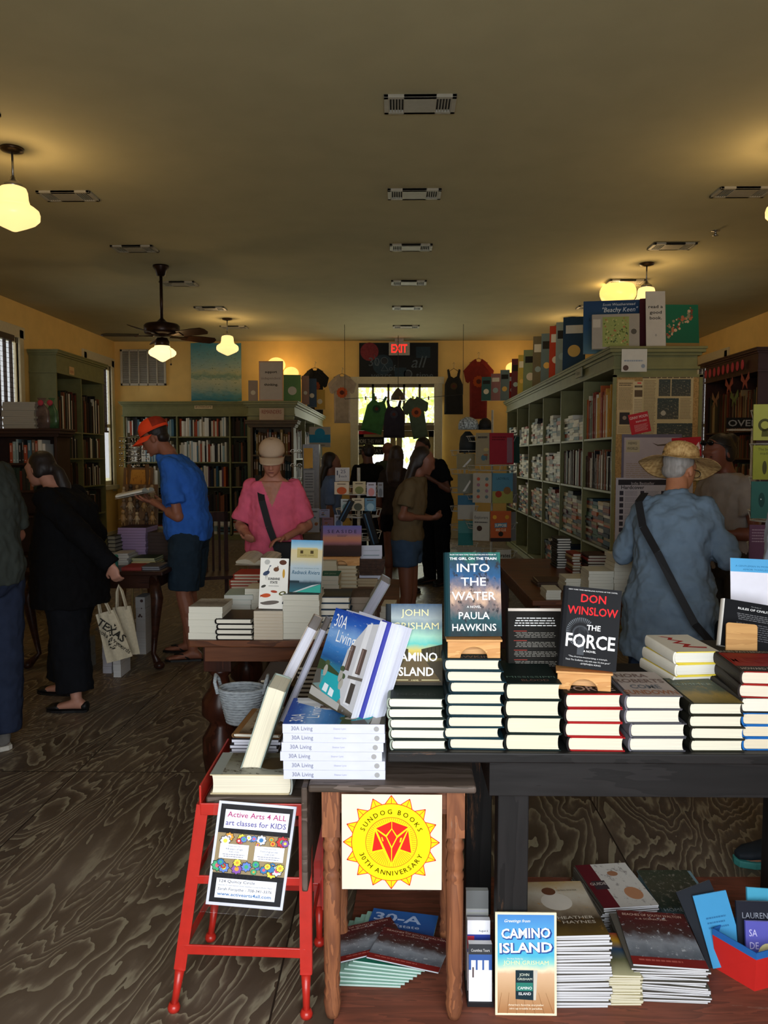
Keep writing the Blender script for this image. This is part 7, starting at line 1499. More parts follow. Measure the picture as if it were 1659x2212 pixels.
# big green bookcase, right of the aisle (open to the left)
RX0 = 1.90; RY0 = 7.10; RYL = 6.9
MR = T(RX0, RY0+RYL, 0) @ RZ(-90)      # local x runs towards the entrance, local y to the right
rb = [0.0, 1.16, 2.30, 3.44, 4.58, 5.72, RYL]; rz = [0.12, 0.69, 1.23, 1.72]; rt = [0.66, 1.20, 1.69, 2.30]
bookcase('big double-sided green bookcase right of the aisle', MR, rb, 0.72, 2.50, rz, M_GREEN, crown=0.16, both=True)
# local x=RYL is the near end; bay index 5 is nearest
def plan_r(b, s):
    if s == 0: return ('h', 0.8, MIXED) if b > 2 else None
    if s == 1: return ('h', 0.95, MIXED)
    if s == 2: return ('v', 0.9, DARKS+['#d0d0c8']) if b in (5, 4) else ('h', 0.8, LIGHTS)
    return ('v', 0.8, ['#c9c4b0', '#a8542c', '#b98a3a', '#5a5a48', '#7a3428']) if b == 5 else ('h', 0.6, LIGHTS)
books_in(MR, rb, 0.3, rz, rt, plan_r, 5, 'the big right bookcase', lambda b, s: b == 5 and s > 1)
# far-left and back bookcases
MB_ = T(P(268, 1000, 14.68).x, 14.68, 0); bwid = P(538, 1000, 14.68).x-P(268, 1000, 14.68).x; bb = [0.0, P(383, 1000, 14.68).x-P(268, 1000, 14.68).x, P(497, 1000, 14.68).x-P(268, 1000, 14.68).x, bwid]
bz = [0.10, P(0, 1105, 14.68).z, P(0, 1051, 14.68).z, P(0, 998, 14.68).z, P(0, 943, 14.68).z]; btz = bz[1:]+[P(0, 893, 14.68).z]
bookcase('green architecture bookcase on the back wall', MB_, bb, 0.34, P(0, 868, 14.68).z, bz[0:], M_GREEN, crown=0.24)
def plan_b(b, s): return ('v', 0.96, [LIGHTS, LIGHTS, MIXED, DARKS, DARKS][4-s] if b < 2 else DARKS) if s > 0 else ('h', 0.7, LIGHTS)
books_in(MB_, bb, 0.34, bz, btz, plan_b, 7, 'the architecture bookcase', lambda b, s: False)
m = MB(); a = P(420, 874, 14.66); b2 = P(459, 883, 14.66); m.box(a.x, b2.x, 14.655, 14.668, b2.z, a.z, ink('#c9b48c')); m.text('architecture', (a.x+b2.x)/2, b2.z+0.02, 0.05, ink('#3a2c1c'), 0, M=T(0, 14.654, 0) @ RX(90), width=(b2.x-a.x)*0.9); tag(m.build('shelf_label'), 'small cream label reading architecture on the back bookcase', 'label')
# tall green case on the left wall between the windows
ML = T(-4.93, 11.5, 0) @ RZ(90); lb = [0.0, 0.92, 1.85]; lz = [0.12, 0.62, 1.08, 1.52, 1.92]; lt2 = lz[1:]+[2.62]
bookcase('tall green bookcase between the left windows', ML, lb, 0.39, 3.08, lz, M_GREEN, crown=0.30)
books_in(ML, lb, 0.39, lz, lt2, lambda b, s: ('v', 0.9, DARKS+LIGHTS[:3]), 9, 'the tall left bookcase', lambda b, s: False)
m = MB(); Ms = ML @ T(0.52, -0.016, 2.82) @ RX(90); m.box(-0.09, 0.09, -0.07, 0.07, -0.004, 0, ink('#c9a878'), Ms); m.text('style', 0, -0.02, 0.05, ink('#8a3c28'), 0.001, M=Ms); tag(m.build('shelf_label'), 'small tan label on the tall left bookcase crown', 'label')
# mirrored case on the right wall
MRW = T(5.02, 13.2, 0) @ RZ(-90); DRK = mat('#3a211c', 0.6, var=0.1)
bookcase('dark red-brown bookcase on the right wall', MRW, [0.0, 0.95, 1.9], 0.45, 3.06, lz, DRK, crown=0.30)
books_in(MRW, [0.0, 0.95, 1.9], 0.4, lz, lt2, lambda b, s: ('v', 0.9, DARKS+['#6a3428', '#8a7a5c']), 11, 'the right wall bookcase', lambda b, s: False)
# aisle case left of the back doors, with the thinking sign on top
CX, CY0 = -1.37, 10.5; MC = T(CX, 10.5, 0) @ RZ(90); cl = 3.9
bookcase('green bookcase left of the aisle with a thinking sign on top', MC, [0.0, 1.3, 2.6, cl], 0.60, 2.27, [0.12, 0.62, 1.08, 1.52], M_GREEN, crown=0.16, both=True)
books_in(MC, [0.0, 1.3, 2.6, cl], 0.3, [0.12, 0.62, 1.08, 1.52], [0.6, 1.05, 1.5, 2.0], lambda b, s: ('v', 0.9, DARKS), 13, 'the left aisle bookcase', lambda b, s: False)
# its end shelves facing the entrance
e0 = P(541, 1000, 10.2).x; e1 = P(634, 1000, 10.2).x; ME = T(e0, 10.22, 0); ez = [0.1, 0.5, 0.9, P(0, 1040, 10.22).z, P(0, 982, 10.22).z]
bookcase('narrow dark end shelf with leather-looking sets, facing the entrance', ME, [0, e1-e0], 0.26, P(0, 908, 10.22).z, ez[:-0 or None], mat('#4a3a22', 0.6), crown=0.06)
rnd = random.Random(15)
for s in (4, 3): row_v(ME @ T(0, 0.02, ez[s]), 0.03, e1-e0-0.03, (P(0, 925, 10.2).z-ez[4]) if s == 4 else 0.30, ['#5a4226', '#1c2a30', '#3c2c1c', '#24343a', '#5a3020', '#7a6840'], rnd, '%s shelf of the narrow end shelf' % ('top' if s == 4 else 'second'), 1.0, 0.18, True, 0.9)
for s in (2, 1, 0): row_v(ME @ T(0, 0.02, ez[s]), 0.03, e1-e0-0.03, 0.30, DARKS, rnd, '', 1.0, 0.18, False, 0.9)
m = MB(); a = P(561, 882, 10.2); b2 = P(614, 908, 10.2); m.box(a.x, b2.x, 10.17, 10.18, b2.z, a.z, ink('#a8927c')); m.text('REMAINDERS', (a.x+b2.x)/2, a.z-0.07, 0.05, ink('#7a3428'), 0, M=T(0, 10.168, 0) @ RX(90), width=(b2.x-a.x)*0.8); tag(m.build('paper_sign'), 'tan REMAINDERS sign on the narrow end shelf', 'sign')
# near-left dark shelf with magazines on top
q0, q1 = P(-60, 1000, 7.9).x, P(124, 1000, 7.9).x; MN = T(q0, 7.9, 0); nz = [0.12, 0.55, 0.95, P(0, 1070, 7.9).z+0.05, P(0, 1000, 7.9).z]; nH = P(0, 926, 7.9).z
bookcase('low dark mahogany bookcase behind the man at the left edge', MN, [0.0, q1-q0], 0.32, nH, nz, mat('#2e1a17', 0.5, var=0.15), crown=0.05)
row_v(MN @ T(0, 0.02, nz[4]), 0.36, q1-q0-0.10, 0.25, LIGHTS+['#6a5a4c'], random.Random(3), 'top shelf of the dark mahogany bookcase', 1.0, 0.2, True, 0.85); row_v(MN @ T(0, 0.02, nz[3]), 0.3, q1-q0-0.03, 0.25, DARKS, random.Random(4), '', 1.0, 0.2, False, 0.85)
stack_px(4, 74, 868, 7.92, nH, 13, 0.27, 'pale magazine', 'on top of the dark mahogany bookcase', 70, cover='#8a867c', pages='#a9a69c', kind='paper', name='magazine', cat='magazine', jit=0.01, rot=2)
for k, (px, w, c) in enumerate(((92, 34, '#5a4a44'), (112, 26, '#3c5a3c'))):
    q = P(px, 925, 8.0); t = thing('gift_bag', 'clear-wrapped %s packet on the dark mahogany bookcase' % ('brown' if k == 0 else 'green and red'), 'packet', (q.x, 8.0, nH)); m = MB(); ww = w*8/1720
    m.rings([ring((q.x, 8.0+0.02*k, nH+z), ww*f1, 0.05*f1, None, 14) for z, f1 in ((0, 0.5), (0.08, 0.55), (0.18, 0.5), (0.24, 0.2), (0.26, 0.12), (0.31, 0.3))], mat(c, 0.25, var=0.5, scale=12)); m.sphere((q.x, 7.97, nH+0.26), (0.03, 0.02, 0.03), ink('#b0404c'), 10, 8); m.build('wrapping', t)
REST_AT = None
# ---- signs, prints and face-out books on top of the big bookcase ----
def faceout(px0, px1, pt, Y, z, label, cover, deco=None, yaw=-18, lean=8, front=None, t=0.02, name='book', cat='book', group=None):
    w = (P(px1, 900, Y).x-P(px0, 900, Y).x)/math.cos(R(yaw)); return show((px0+px1)/2, 0, Y, z, w, pt, label, yaw=yaw, lean=lean, cover=cover, deco=deco, front=front, t=t, kind='paper', name=name, cat=cat, group=group)
ZB = 2.50; TOPB = 'on top of the big right bookcase'
faceout(1396, 1437, 632, 7.16, ZB, 'tall white sign reading read a good book.', '#b9b6b0', lambda p: (p.t('read a', 0.5, 0.70, 0.055, '#1c1c1c', 0.74, bold=0.02), p.t('good', 0.5, 0.60, 0.055, '#1c1c1c', 0.62, bold=0.02), p.t('book.', 0.5, 0.50, 0.055, '#1c1c1c', 0.62, bold=0.02), p.t('0', 0.5, 0.2, 0.04, '#555555', 0.08)), yaw=-4, name='sign', cat='sign', t=0.012)
A_GR = art([(0, '#1f5a44'), (1, '#1f6a50')], 3, 0.1, name='printed_green')
def c_gr(p):
    rnd = random.Random(2); p.r(0, 0, 1, 0.14, '#8a7044', 1)
    for i in range(46): x = rnd.uniform(0, 0.8); y = 0.35+0.6*x+rnd.uniform(-.14, .14); p.c(x, min(y, 0.93), rnd.uniform(0.02, 0.05), rnd.choice(['#a8684c', '#c4a488', '#7a4434', '#8a8468']), 2+0.05*i)
faceout(1436, 1509, 662, 7.30, ZB, 'green picture book with a shell pattern beside the white sign', '#8a7a58', c_gr, yaw=3, front=A_GR, t=0.025, name='picture_book')
faceout(1380, 1400, 648, 7.42, ZB, 'maroon picture book just left of the white sign', '#4a2028', yaw=-20, name='picture_book')
def c_map(p):
    p.r(0.0, 0, 1, 1, '#9a958c', 1); p.r(0.22, 0.05, 0.78, 0.92, '#8f9a5c', 2); rnd = random.Random(7); p.r(0.02, 0.62, 0.18, 0.86, '#b9b4a8', 2); p.c(0.88, 0.48, 0.06, '#55524c', 3)
    for i in range(90): p.c(rnd.uniform(0.25, 0.75), rnd.uniform(0.09, 0.88), rnd.uniform(0.008, 0.022), rnd.choice(['#5c6a34', '#b9b078', '#4a5a3c', '#a8684c', '#6a7a48']), 3+0.02*i)
faceout(1280, 1378, 682, 7.24, ZB, 'boxed green illustrated map leaning at the bookcase corner', '#a9a69c', c_map, yaw=-8, name='boxed_map', cat='box', t=0.03)
faceout(1262, 1384, 652, 7.55, ZB, 'big blue Beachy Keen picture book behind the boxed map', '#2f5068', lambda p: (p.t('Scott Weatherstead', 0.60, 0.90, 0.05, '#c9d4dc', 0.55, shear=0.2), p.t('"Beachy Keen"', 0.62, 0.78, 0.09, '#dce4ea', 0.6, shear=0.2), p.t('Lighthouse Love', 0.35, 0.62, 0.06, '#1c2a3a', 0.5)), yaw=-10, name='picture_book', front=art([(0, '#5a7a84'), (0.5, '#2a4c6c'), (1, '#2a4468')], 3, 0.2, name='printed_blue'))
fo = [(1216, 1262, 687, '#2c4258', 'dark blue'), (1200, 1228, 698, '#7a8a8c', 'pale grey'), (1186, 1214, 706, '#a8402c', 'red-orange'), (1168, 1192, 722, '#5c7078', 'grey-blue'), (1150, 1172, 728, '#6a6450', 'olive'), (1130, 1160, 757, '#7c8a6a', 'cartoon-covered'), (1118, 1134, 768, '#a89a4c', 'mustard'), (1104, 1122, 776, '#5a3038', 'plum'), (1098, 1116, 806, '#a83028', 'bright red'), (1080, 1099, 800, '#64767c', 'steel blue'), (1060, 1080, 808, '#8a6468', 'dusty pink'), (1040, 1060, 815, '#3a5c5c', 'dark teal')]
for k, (a, b2, pt, c, nm) in enumerate(fo):
    Y = min(13.8, 2.02*1720/((a+b2)/2-860)); rnd = random.Random(k)
    faceout(a, b2, pt, Y, ZB, '%s book, %s in the face-out row on the big bookcase' % (nm, ORD1[k]), c, (lambda p, k=k: (p.r(0.12, 0.7, 0.88, 0.85, ('#c9c9c0', '#2a2a2a')[k % 2], 1), p.c(0.5, 0.38, 0.28, ('#c9a860', '#8aa0a8', '#d0c8b8')[k % 3], 1))), yaw=-14, name='picture_book', group='face-out books along the bookcase top')
# note card on the cornice
m = MB(); a, b2 = P(1343, 754, 7.02), P(1397, 803, 7.02); m.box(a.x, b2.x, 7.018, 7.02, b2.z, a.z, ink('#c4c4be')); p = Print(m, T(a.x, 7.017, b2.z) @ RX(90), b2.x-a.x, a.z-b2.z); p.c(0.17, 0.17, 0.11, '#5a4a44', 1); p.lines(0.1, 0.85, 0.55, 0.42, 1, '#8a96a4', 0.5); p.c(0.85, 0.25, 0.08, '#8a96a4'); tag(m.build('note_card'), 'white note card pinned on the big bookcase cornice', 'note')
m = MB(); a, b2 = P(1246, 797, 8.0), P(1266, 818, 8.0); M = T(1.862, 8.3, 2.40) @ RZ(-90) @ RX(90); m.box(-0.13, 0.13, -0.045, 0.045, 0, 0.012, ink('#8f8c74'), M); m.text('fiction', 0, -0.02, 0.045, ink('#4a4a34'), 0.0125, M=M); tag(m.build('shelf_label'), 'cream section label on the right bookcase cornice', 'label')
# cork panel on the near end with clippings
pY = 7.075; MPN = T(0, pY, 0) @ RX(90)
def panel(px0, px1, pt, pb, l=0): a, b2 = P(px0, pt, pY-0.002), P(px1, pb, pY-0.002); return T(a.x, pY-0.004-0.0015*l, b2.z) @ RX(90), b2.x-a.x, a.z-b2.z
t = thing('notice_board', 'cork notice board on the end of the big bookcase', 'notice board', P(1415, 1190, pY)); Mq, w, h = panel(1332, 1500, 815, 1190); m = MB(); m.box(0, w, 0, h, -0.012, 0, mat('#a08050', 0.9, var=0.3, scale=80), Mq); m.build('cork', t)
m = MB()
for r_ in ((-0.03, 0, -0.02, h+0.02), (w, w+0.03, -0.02, h+0.02), (-0.03, w+0.03, h, h+0.025), (-0.03, w+0.03, -0.02, 0)): m.box(r_[0], r_[1], r_[2], r_[3], -0.014, 0.008, M_GREEN, Mq)
m.build('frame', t)
def paper(px0, px1, pt, pb, l, c, label, fn, name='clipping', cat='clipping', rz=0.0):
    Mq, w, h = panel(px0, px1, pt, pb, l); Mq = Mq @ T(w/2, h/2, 0) @ RZ(rz) @ T(-w/2, -h/2, 0); m = MB(); m.box(0, w, 0, h, -0.001, 0, ink(c, 0.7), Mq); fn(Print(m, Mq, w, h)); tag(m.build(name), label, cat)
INKT = '#7a6c54'
paper(1334, 1368, 820, 938, 1, '#b9a47c', 'yellowed newspaper column with a small portrait, left on the notice board', lambda p: (p.lines(0.1, 0.9, 0.95, 0.88, 2, '#5a4c3c', 0.5), p.lines(0.08, 0.92, 0.86, 0.45, 16, INKT, 0.4, 2), p.r(0.15, 0.18, 0.75, 0.40, '#3a3434', 2), p.c(0.45, 0.30, 0.12, '#8a7a6c', 3), p.lines(0.08, 0.92, 0.15, 0.02, 5, INKT)))
paper(1368, 1394, 824, 928, 2, '#c4b490', 'narrow newspaper strip with one photo, notice board', lambda p: (p.r(0.3, 0.95, 0.6, 0.98, '#c8504c', 2), p.lines(0.1, 0.9, 0.93, 0.86, 1, '#4a4034', 0.6), p.r(0.1, 0.68, 0.85, 0.82, '#5a4c3c', 2), p.lines(0.1, 0.9, 0.64, 0.05, 18, INKT)))
def c_news(p):
    p.lines(0.0, 1.0, 0.99, 0.955, 1, '#6a5c48', 0.5)
    for x0, y0, x1, y1 in ((0.32, 0.70, 0.55, 0.95), (0.57, 0.70, 0.95, 0.95), (0.30, 0.36, 0.72, 0.67), (0.30, 0.03, 1.0, 0.30)):
        p.r(x0, y0, x1, y1, art([(0, '#4a4a44'), (1, '#3a4444')], 5, 0.3, '#9a9478', name='printed_photo', thr=0.56), 2)
    p.c(0.42, 0.45, 0.05, '#a9a494', 3); p.lines(0.03, 0.27, 0.94, 0.05, 40, INKT, 0.4, 2); p.lines(0.75, 0.97, 0.67, 0.36, 14, INKT, 0.4, 2)
paper(1388, 1494, 812, 958, 3, '#b5a57e', 'large yellowed newspaper page with black and white photos', c_news)
paper(1360, 1402, 892, 936, 5, '#b4303a', 'tilted red GINNY MOON badge on the notice board', lambda p: (p.t('GINNY MOON', 0.5, 0.74, 0.14, '#e4d4d4', 0.9), p.t('BENJAMIN LUDWIG', 0.6, 0.55, 0.08, '#e4d4d4', 0.55), p.lines(0.2, 0.9, 0.45, 0.1, 7, '#d49a9c', 0.4)), 'badge', 'badge', rz=12)
paper(1343, 1470, 938, 1040, 4, '#a9a4ae', 'pale framed-looking map poster NEWS OF THE WORLD on the notice board', lambda p: (p.r(0.0, 0, 1, 1, '#6a6678', 1), p.r(0.04, 0.0, 0.96, 0.93, '#a8a0a8', 2), p.r(0.07, 0.62, 0.30, 0.88, '#b0a890', 3), p.t('NEWS', 0.18, 0.78, 0.06, '#5a5448', 0.14), p.t('WORLD', 0.18, 0.67, 0.06, '#5a5448', 0.18), p.q([(0.5, 0.82), (0.6, 0.78), (0.75, 0.80), (0.82, 0.76), (0.6, 0.75)], '#5a5048', 3), p.lines(0.08, 0.9, 0.4, 0.02, 9, '#9a8c7c', 0.3, 3)), 'poster', 'poster')
paper(1330, 1492, 1032, 1188, 6, '#b4b6c8', 'white Hardcover bestseller list on the notice board', lambda p: (p.r(0.03, 0.90, 0.97, 0.975, '#34343c', 1), p.t('Indie Bestseller', 0.35, 0.905, 0.04, '#b4b6c8', 0.3), p.t('Hardcover', 0.22, 0.845, 0.05, '#22222a', 0.30, bold=0.02), [(p.r(0.05+0.27*c_, 0.76-0.085*r_, 0.10+0.27*c_, 0.82-0.085*r_, '#3a3a48', 2), p.lines(0.12+0.27*c_, 0.30+0.27*c_, 0.82-0.085*r_, 0.75-0.085*r_, 4, '#8a8ca0', 0.4, 2, r_*7+c_)) for r_ in range(9) for c_ in range(3)]), 'bestseller_list', 'poster')
paper(1451, 1513, 945, 987, 7, '#b02c38', 'red LOVE card sticking out at the notice board edge', lambda p: (p.t('LOVE', 0.26, 0.62, 0.22, '#e4d8d8', 0.42, bold=0.03), p.t('BOOKS', 0.3, 0.3, 0.14, '#e4d8d8', 0.4), [p.c(0.62+0.12*i, 0.45, 0.04, '#e0b8bc', 2) for i in range(3)], p.q([(0.72, 0.35), (0.92, 0.75), (0.97, 0.4), (0.85, 0.2)], '#e0c8cc', 2)), 'card', 'card', rz=3)
paper(1500, 1515, 990, 1035, 6, '#6a8aa8', 'small blue seaside photo card below the red LOVE card', lambda p: p.r(0.1, 0.1, 0.9, 0.45, '#b4bcc0', 1), 'card', 'card')
# ---- signs on the left aisle case ----
def simple_sign(px0, px1, pt, pb, Y, c, label, fn, name='sign', cat='sign', yaw=0, th=0.012):
    a, b2 = P(px0, pt, Y), P(px1, pb, Y); t = thing(name, label, cat, ((a.x+b2.x)/2, Y, b2.z)); m = MB(); M = T((a.x+b2.x)/2, Y, b2.z) @ RZ(yaw) @ RX(90); w, h = b2.x-a.x, a.z-b2.z; m.box(-w/2, w/2, 0, h, -th, 0, ink(c, 0.5), M); fn(Print(m, M @ T(-w/2, 0, 0), w, h)); m.build('board', t)
    if pb < 900: m = MB(); m.box(-w*0.25, w*0.25, 0, h*0.3, 0, 0.004, ink('#6a5a48'), T((a.x+b2.x)/2, Y+th, b2.z) @ RZ(yaw) @ RX(70)); m.build('prop', t)
ZC = 2.27; pc = P(585, 868, 10.45)
def bot_px(Y, z): 
    py = 900
    for _ in range(20): py -= (z-P(860, py, Y).z)/(Y/1720)*0.9
    return py
bp = bot_px(10.45, ZC)
simple_sign(559, 612, 780, bp, 10.45, '#a69888', 'tall sign reading support independent thinking on the left aisle bookcase', lambda p: (p.r(0, 0, 1, 1, '#b08a70', 0.5), p.r(0.04, 0.03, 0.96, 0.97, '#a69c90', 1), p.t('support', 0.5, 0.70, 0.06, '#2c2824', 0.5, bold=0.04), p.t('independent', 0.5, 0.54, 0.06, '#7a7068', 0.8, bold=0.02), p.t('thinking.', 0.5, 0.38, 0.06, '#2c2824', 0.58, bold=0.04)))
for k, (a, b2, pt, c, nm, Y) in enumerate(((537, 557, 822, '#8a7a6c', 'grey-brown', 10.5), (613, 650, 810, '#5a7a48', 'green-pictured', 10.6), (652, 668, 812, '#8a6a58', 'pinkish', 11.2), (664, 684, 818, '#3c4a58', 'blue-grey', 11.8), (680, 702, 842, '#a8843c', 'yellow', 12.4))):
    faceout(a, b2, pt, Y, ZC, '%s book, %s in the row on the left aisle bookcase' % (nm, ORD1[k]), c, (lambda p: p.c(0.5, 0.4, 0.25, '#b9b09a', 1)), yaw=8, name='picture_book')
def poster(px0, px1, pt, pb, Y, c, label, fn): simple_sign(px0, px1, pt, pb, Y, c, label, fn, 'poster', 'poster', 0, 0.004)
# poster and door signs
simple_sign(668, 714, 922, 966, 9.6, '#8a8478', 'white and blue poster with a round blue emblem over the racks', lambda p: (p.r(0, 0.22, 1, 0.62, '#1f6a88', 1), p.c(0.5, 0.68, 0.24, '#1f6f8c', 2), p.lines(0.25, 0.75, 0.14, 0.06, 1, '#4a463e', 0.5)), 'poster', 'poster')
t0 = P(691, 966, 9.6); m = MB(); m.tube([(t0.x, 9.625, 0), (t0.x, 9.625, t0.z+0.2)], 0.012, M_STEEL, 10); m.lathe([(0, 0), (0.16, 0), (0.15, 0.015), (0, 0.02)], (t0.x, 9.625, 0), M_STEEL, 20); tag(m.build('sign_stand'), 'thin metal pole holding the round blue emblem poster', 'stand')
for px0, px1, pt, pb, s, lb in ((769, 830, 944, 961, 'MORE THIS WAY', 'black MORE THIS WAY sign on the back door glass'), (769, 829, 965, 982, 'THIS WAY', 'lower black sign under MORE THIS WAY on the door')):
    a, b2 = P(px0, pt, YB+0.01), P(px1, pb, YB+0.01); m = MB(); m.box(a.x, b2.x, YB+0.01, YB+0.018, b2.z, a.z, ink('#1f1d1a')); m.text(s, (a.x+b2.x)/2, b2.z+0.03, 0.08, ink('#8a867c'), 0, M=T(0, YB+0.009, 0) @ RX(90), width=(b2.x-a.x)*0.85); tag(m.build('door_sign'), lb, 'sign')
a, b2 = P(764, 920, YB+0.01), P(820, 938, YB+0.01); m = MB(); m.box(a.x, b2.x, YB+0.01, YB+0.018, b2.z, a.z, ink('#a82c34')); tag(m.build('door_banner'), 'red strip banner above the MORE THIS WAY sign', 'banner')
# ---- hanging clothes ----
TEE = [(-0.10, 1.0), (-0.22, 0.96), (-0.50, 0.80), (-0.42, 0.62), (-0.29, 0.70), (-0.28, 0.0), (0.28, 0.0), (0.29, 0.70), (0.42, 0.62), (0.50, 0.80), (0.22, 0.96), (0.10, 1.0), (0.05, 0.95), (-0.05, 0.95)]
TANK = [(-0.22, 1.0), (-0.30, 0.98), (-0.26, 0.82), (-0.40, 0.66), (-0.42, 0.0), (0.42, 0.0), (0.40, 0.66), (0.26, 0.82), (0.30, 0.98), (0.22, 1.0), (0.14, 0.84), (0.0, 0.80), (-0.14, 0.84)]
def garment(px0, px1, pt, pb, Y, kind, c, label, logo=None, tilt=0, hang=True, name='t_shirt'):
    a, b2 = P(px0, pt, Y), P(px1, pb, Y); w, h = b2.x-a.x, a.z-b2.z; sh = TEE if kind == 'tee' else TANK; sx = w/(1.0 if kind == 'tee' else 0.84)
    t = thing(name, label, 'shirt', ((a.x+b2.x)/2, Y, b2.z)); M = T((a.x+b2.x)/2, Y, b2.z) @ RY(tilt) @ RX(90); m = MB(); K = mat(c, 0.9, var=0.15, scale=12)
    pts = [(x*sx, y*h) for x, y in sh]; n = len(pts); cx, cy = 0, h*0.45
    top = [(x, y, 0.004) for x, y in pts]; mid = [(x*0.8, cy+(y-cy)*0.85, 0.022+0.006*math.sin(i*2.1)) for i, (x, y) in enumerate(pts)]
    vs = top+mid+[(x, y, -0.004) for x, y in pts]+[(x, y, -z) for x, y, z in mid]
    fs = [(i, (i+1) % n, n+(i+1) % n, n+i) for i in range(n)]+[tuple(range(n, 2*n))]+[(2*n+(i+1) % n, 2*n+i, 3*n+i, 3*n+(i+1) % n) for i in range(n)]+[tuple(reversed(range(3*n, 4*n)))]+[((i+1) % n, i, 2*n+i, 2*n+(i+1) % n) for i in range(n)]
    m.add(vs, fs, K, False, M=M)
    if logo:
        Ml = M @ T(0, 0, 0.030); r = w*0.16
        m.poly([(r*1.25*(1 if i % 2 else 0.85)*math.cos(2*PI*i/24), h*0.62+r*1.25*(1 if i % 2 else 0.85)*math.sin(2*PI*i/24)) for i in range(24)], ink(logo), 0.0, Ml); m.poly([(r*0.5*math.cos(2*PI*i/12), h*0.62+r*0.5*math.sin(2*PI*i/12)) for i in range(12)], ink('#5a2c24'), 0.001, Ml)
    m.build('fabric', t)
    if hang:
        m = MB(); q = M @ V(0, h, 0); m.tube([M @ V(-w*0.3, h*0.93, 0), q+V(0, 0, 0.01), M @ V(w*0.3, h*0.93, 0)], 0.006, mat('#7a6040', 0.5), 6); m.tube([q+V(0, 0, 0.01), q+V(0, 0, 0.07), q+V(0.02, 0, 0.10), q+V(0.0, 0, 0.12), q+V(0, YB-Y, 0.12)], 0.003, M_STEEL, 6); m.build('hanger', t)
garment(650, 711, 795, 900, 14.8, 'tee', '#141517', 'black tee with a small sun print on the back wall', '#7a3c20')
garment(708, 770, 808, 914, 14.7, 'tee', '#9a8a7a', 'off-white tee with an orange sun print', '#b8542c')
garment(1001, 1066, 775, 905, 14.8, 'tee', '#7a241c', 'red tee on a hanger right of the chalkboard', '#a8481c')
garment(960, 1000, 797, 895, 14.8, 'tank', '#22211e', 'black tank top beside the red tee', '#4a3a24', name='tank_top')
garment(778, 824, 850, 934, 13.2, 'tank', '#3a6a3a', 'green tank top hanging in front of the back doors', '#24402c', tilt=14, hang=False, name='tank_top')
garment(828, 874, 864, 946, 13.2, 'tank', '#2c2834', 'dark purple tank top hanging before the back doors', '#3c3c48', hang=False, name='tank_top')
garment(880, 938, 856, 946, 13.2, 'tee', '#4c5c4c', 'sage tee with a sun print hanging before the doors', '#a8542c', tilt=-10, hang=False)
m = MB(); a, b2 = P(745, 862, 13.2), P(1000, 852, 13.2); cc = P(860, 868, 13.2); m.tube([a, P(800, 858, 13.2), cc, P(930, 858, 13.2), b2], 0.005, M_BLACK, 6)
for e in (a, b2): m.tube([e, (e.x, e.y, HC)], 0.004, M_BLACK, 6)
for px in (790, 812, 838, 864, 892, 926): q = P(px, 860, 13.19); m.box(q.x-0.012, q.x+0.012, 13.17, 13.21, q.z-0.03, q.z+0.03, mat('#8a6a40'))
tag(m.build('clothes_line'), 'thin cord with pegs strung in front of the back doors', 'clothes line')
q = P(860, 862, 14.4); t = thing('hooded_lamp', 'small hooded lamp glowing orange behind the hanging tank tops', 'lamp', (q.x, 14.4, HC)); m = MB(); m.lathe([(0.14, -0.02), (0.12, 0.06), (0.05, 0.16), (0.01, 0.2)], (q.x, 14.4, q.z), mat('#4a4234', 0.5), 20); m.tube([(q.x, 14.4, q.z+0.2), (q.x, 14.4, HC)], 0.006, M_BLACK, 6); m.build('hood', t); m = MB(); m.sphere((q.x, 14.4, q.z-0.0), (0.07, 0.07, 0.03), glow('#ff9a3c', 1.2), 14, 8); m.build('bulb_glow', t)
# ---- wire racks with cards and slim books ----
WIRE = mat('#b9b9b4', 0.4, 0.3)
def wirerack(px, Y, z0, z1, r, label, tiers, pole=0.012, base=0.2):
    q = P(px, 1100, Y); t = thing('card_rack', label, 'rack', (q.x, Y, 0)); m = MB(); m.lathe([(0, 0), (base, 0), (base, 0.02), (pole, 0.03), (pole, z1+0.04)], (q.x, Y, 0), WIRE, 20); m.build('pole', t)
    for j in range(tiers):
        z = z0+(z1-z0)*j/tiers; m = MB(); n = 20
        for zz, rr in ((z+0.015, r*0.9), (z+0.07, r)): m.tube([(q.x+rr*math.cos(2*PI*i/n), Y+rr*math.sin(2*PI*i/n), zz) for i in range(n)], 0.0035, WIRE, 5, closed=True)
        for i in range(8): a = 2*PI*i/8+0.2; m.tube([(q.x, Y, z+0.01), (q.x+r*0.9*math.cos(a), Y+r*0.9*math.sin(a), z+0.015), (q.x+r*math.cos(a), Y+r*math.sin(a), z+0.07)], 0.003, WIRE, 5)
        m.build('tier', t)
    return q.x
def rackcard(px0, px1, pt, pb, Y, c, label, fn=None, yaw=0.0, th=0.02, name='card', cat='card'):
    a, b2 = P(px0, pt, Y), P(px1, pb, Y); w, h = (b2.x-a.x)/max(0.4, math.cos(R(yaw))), a.z-b2.z; m = MB(); M = T((a.x+b2.x)/2, Y, b2.z) @ RZ(yaw) @ RX(88); m.box(-w/2, w/2, 0, h, -th, 0, ink(c, 0.4), M); p = Print(m, M @ T(-w/2, 0, 0), w, h)
    if fn: fn(p)
    else:
        rnd = random.Random(px0*7+pt); [p.c(rnd.uniform(0.2, 0.8), rnd.uniform(0.15, 0.7), rnd.uniform(0.06, 0.2), rnd.choice(['#5a5a5a', '#8a5a3c', '#4a6a78', '#a89a6c']), 1+0.1*i, ry=rnd.uniform(0.03, 0.1)) for i in range(4)]; p.lines(0.15, 0.85, 0.92, 0.80, 1, '#3a3a3a', 0.5)
    tag(m.build(name), label, cat)
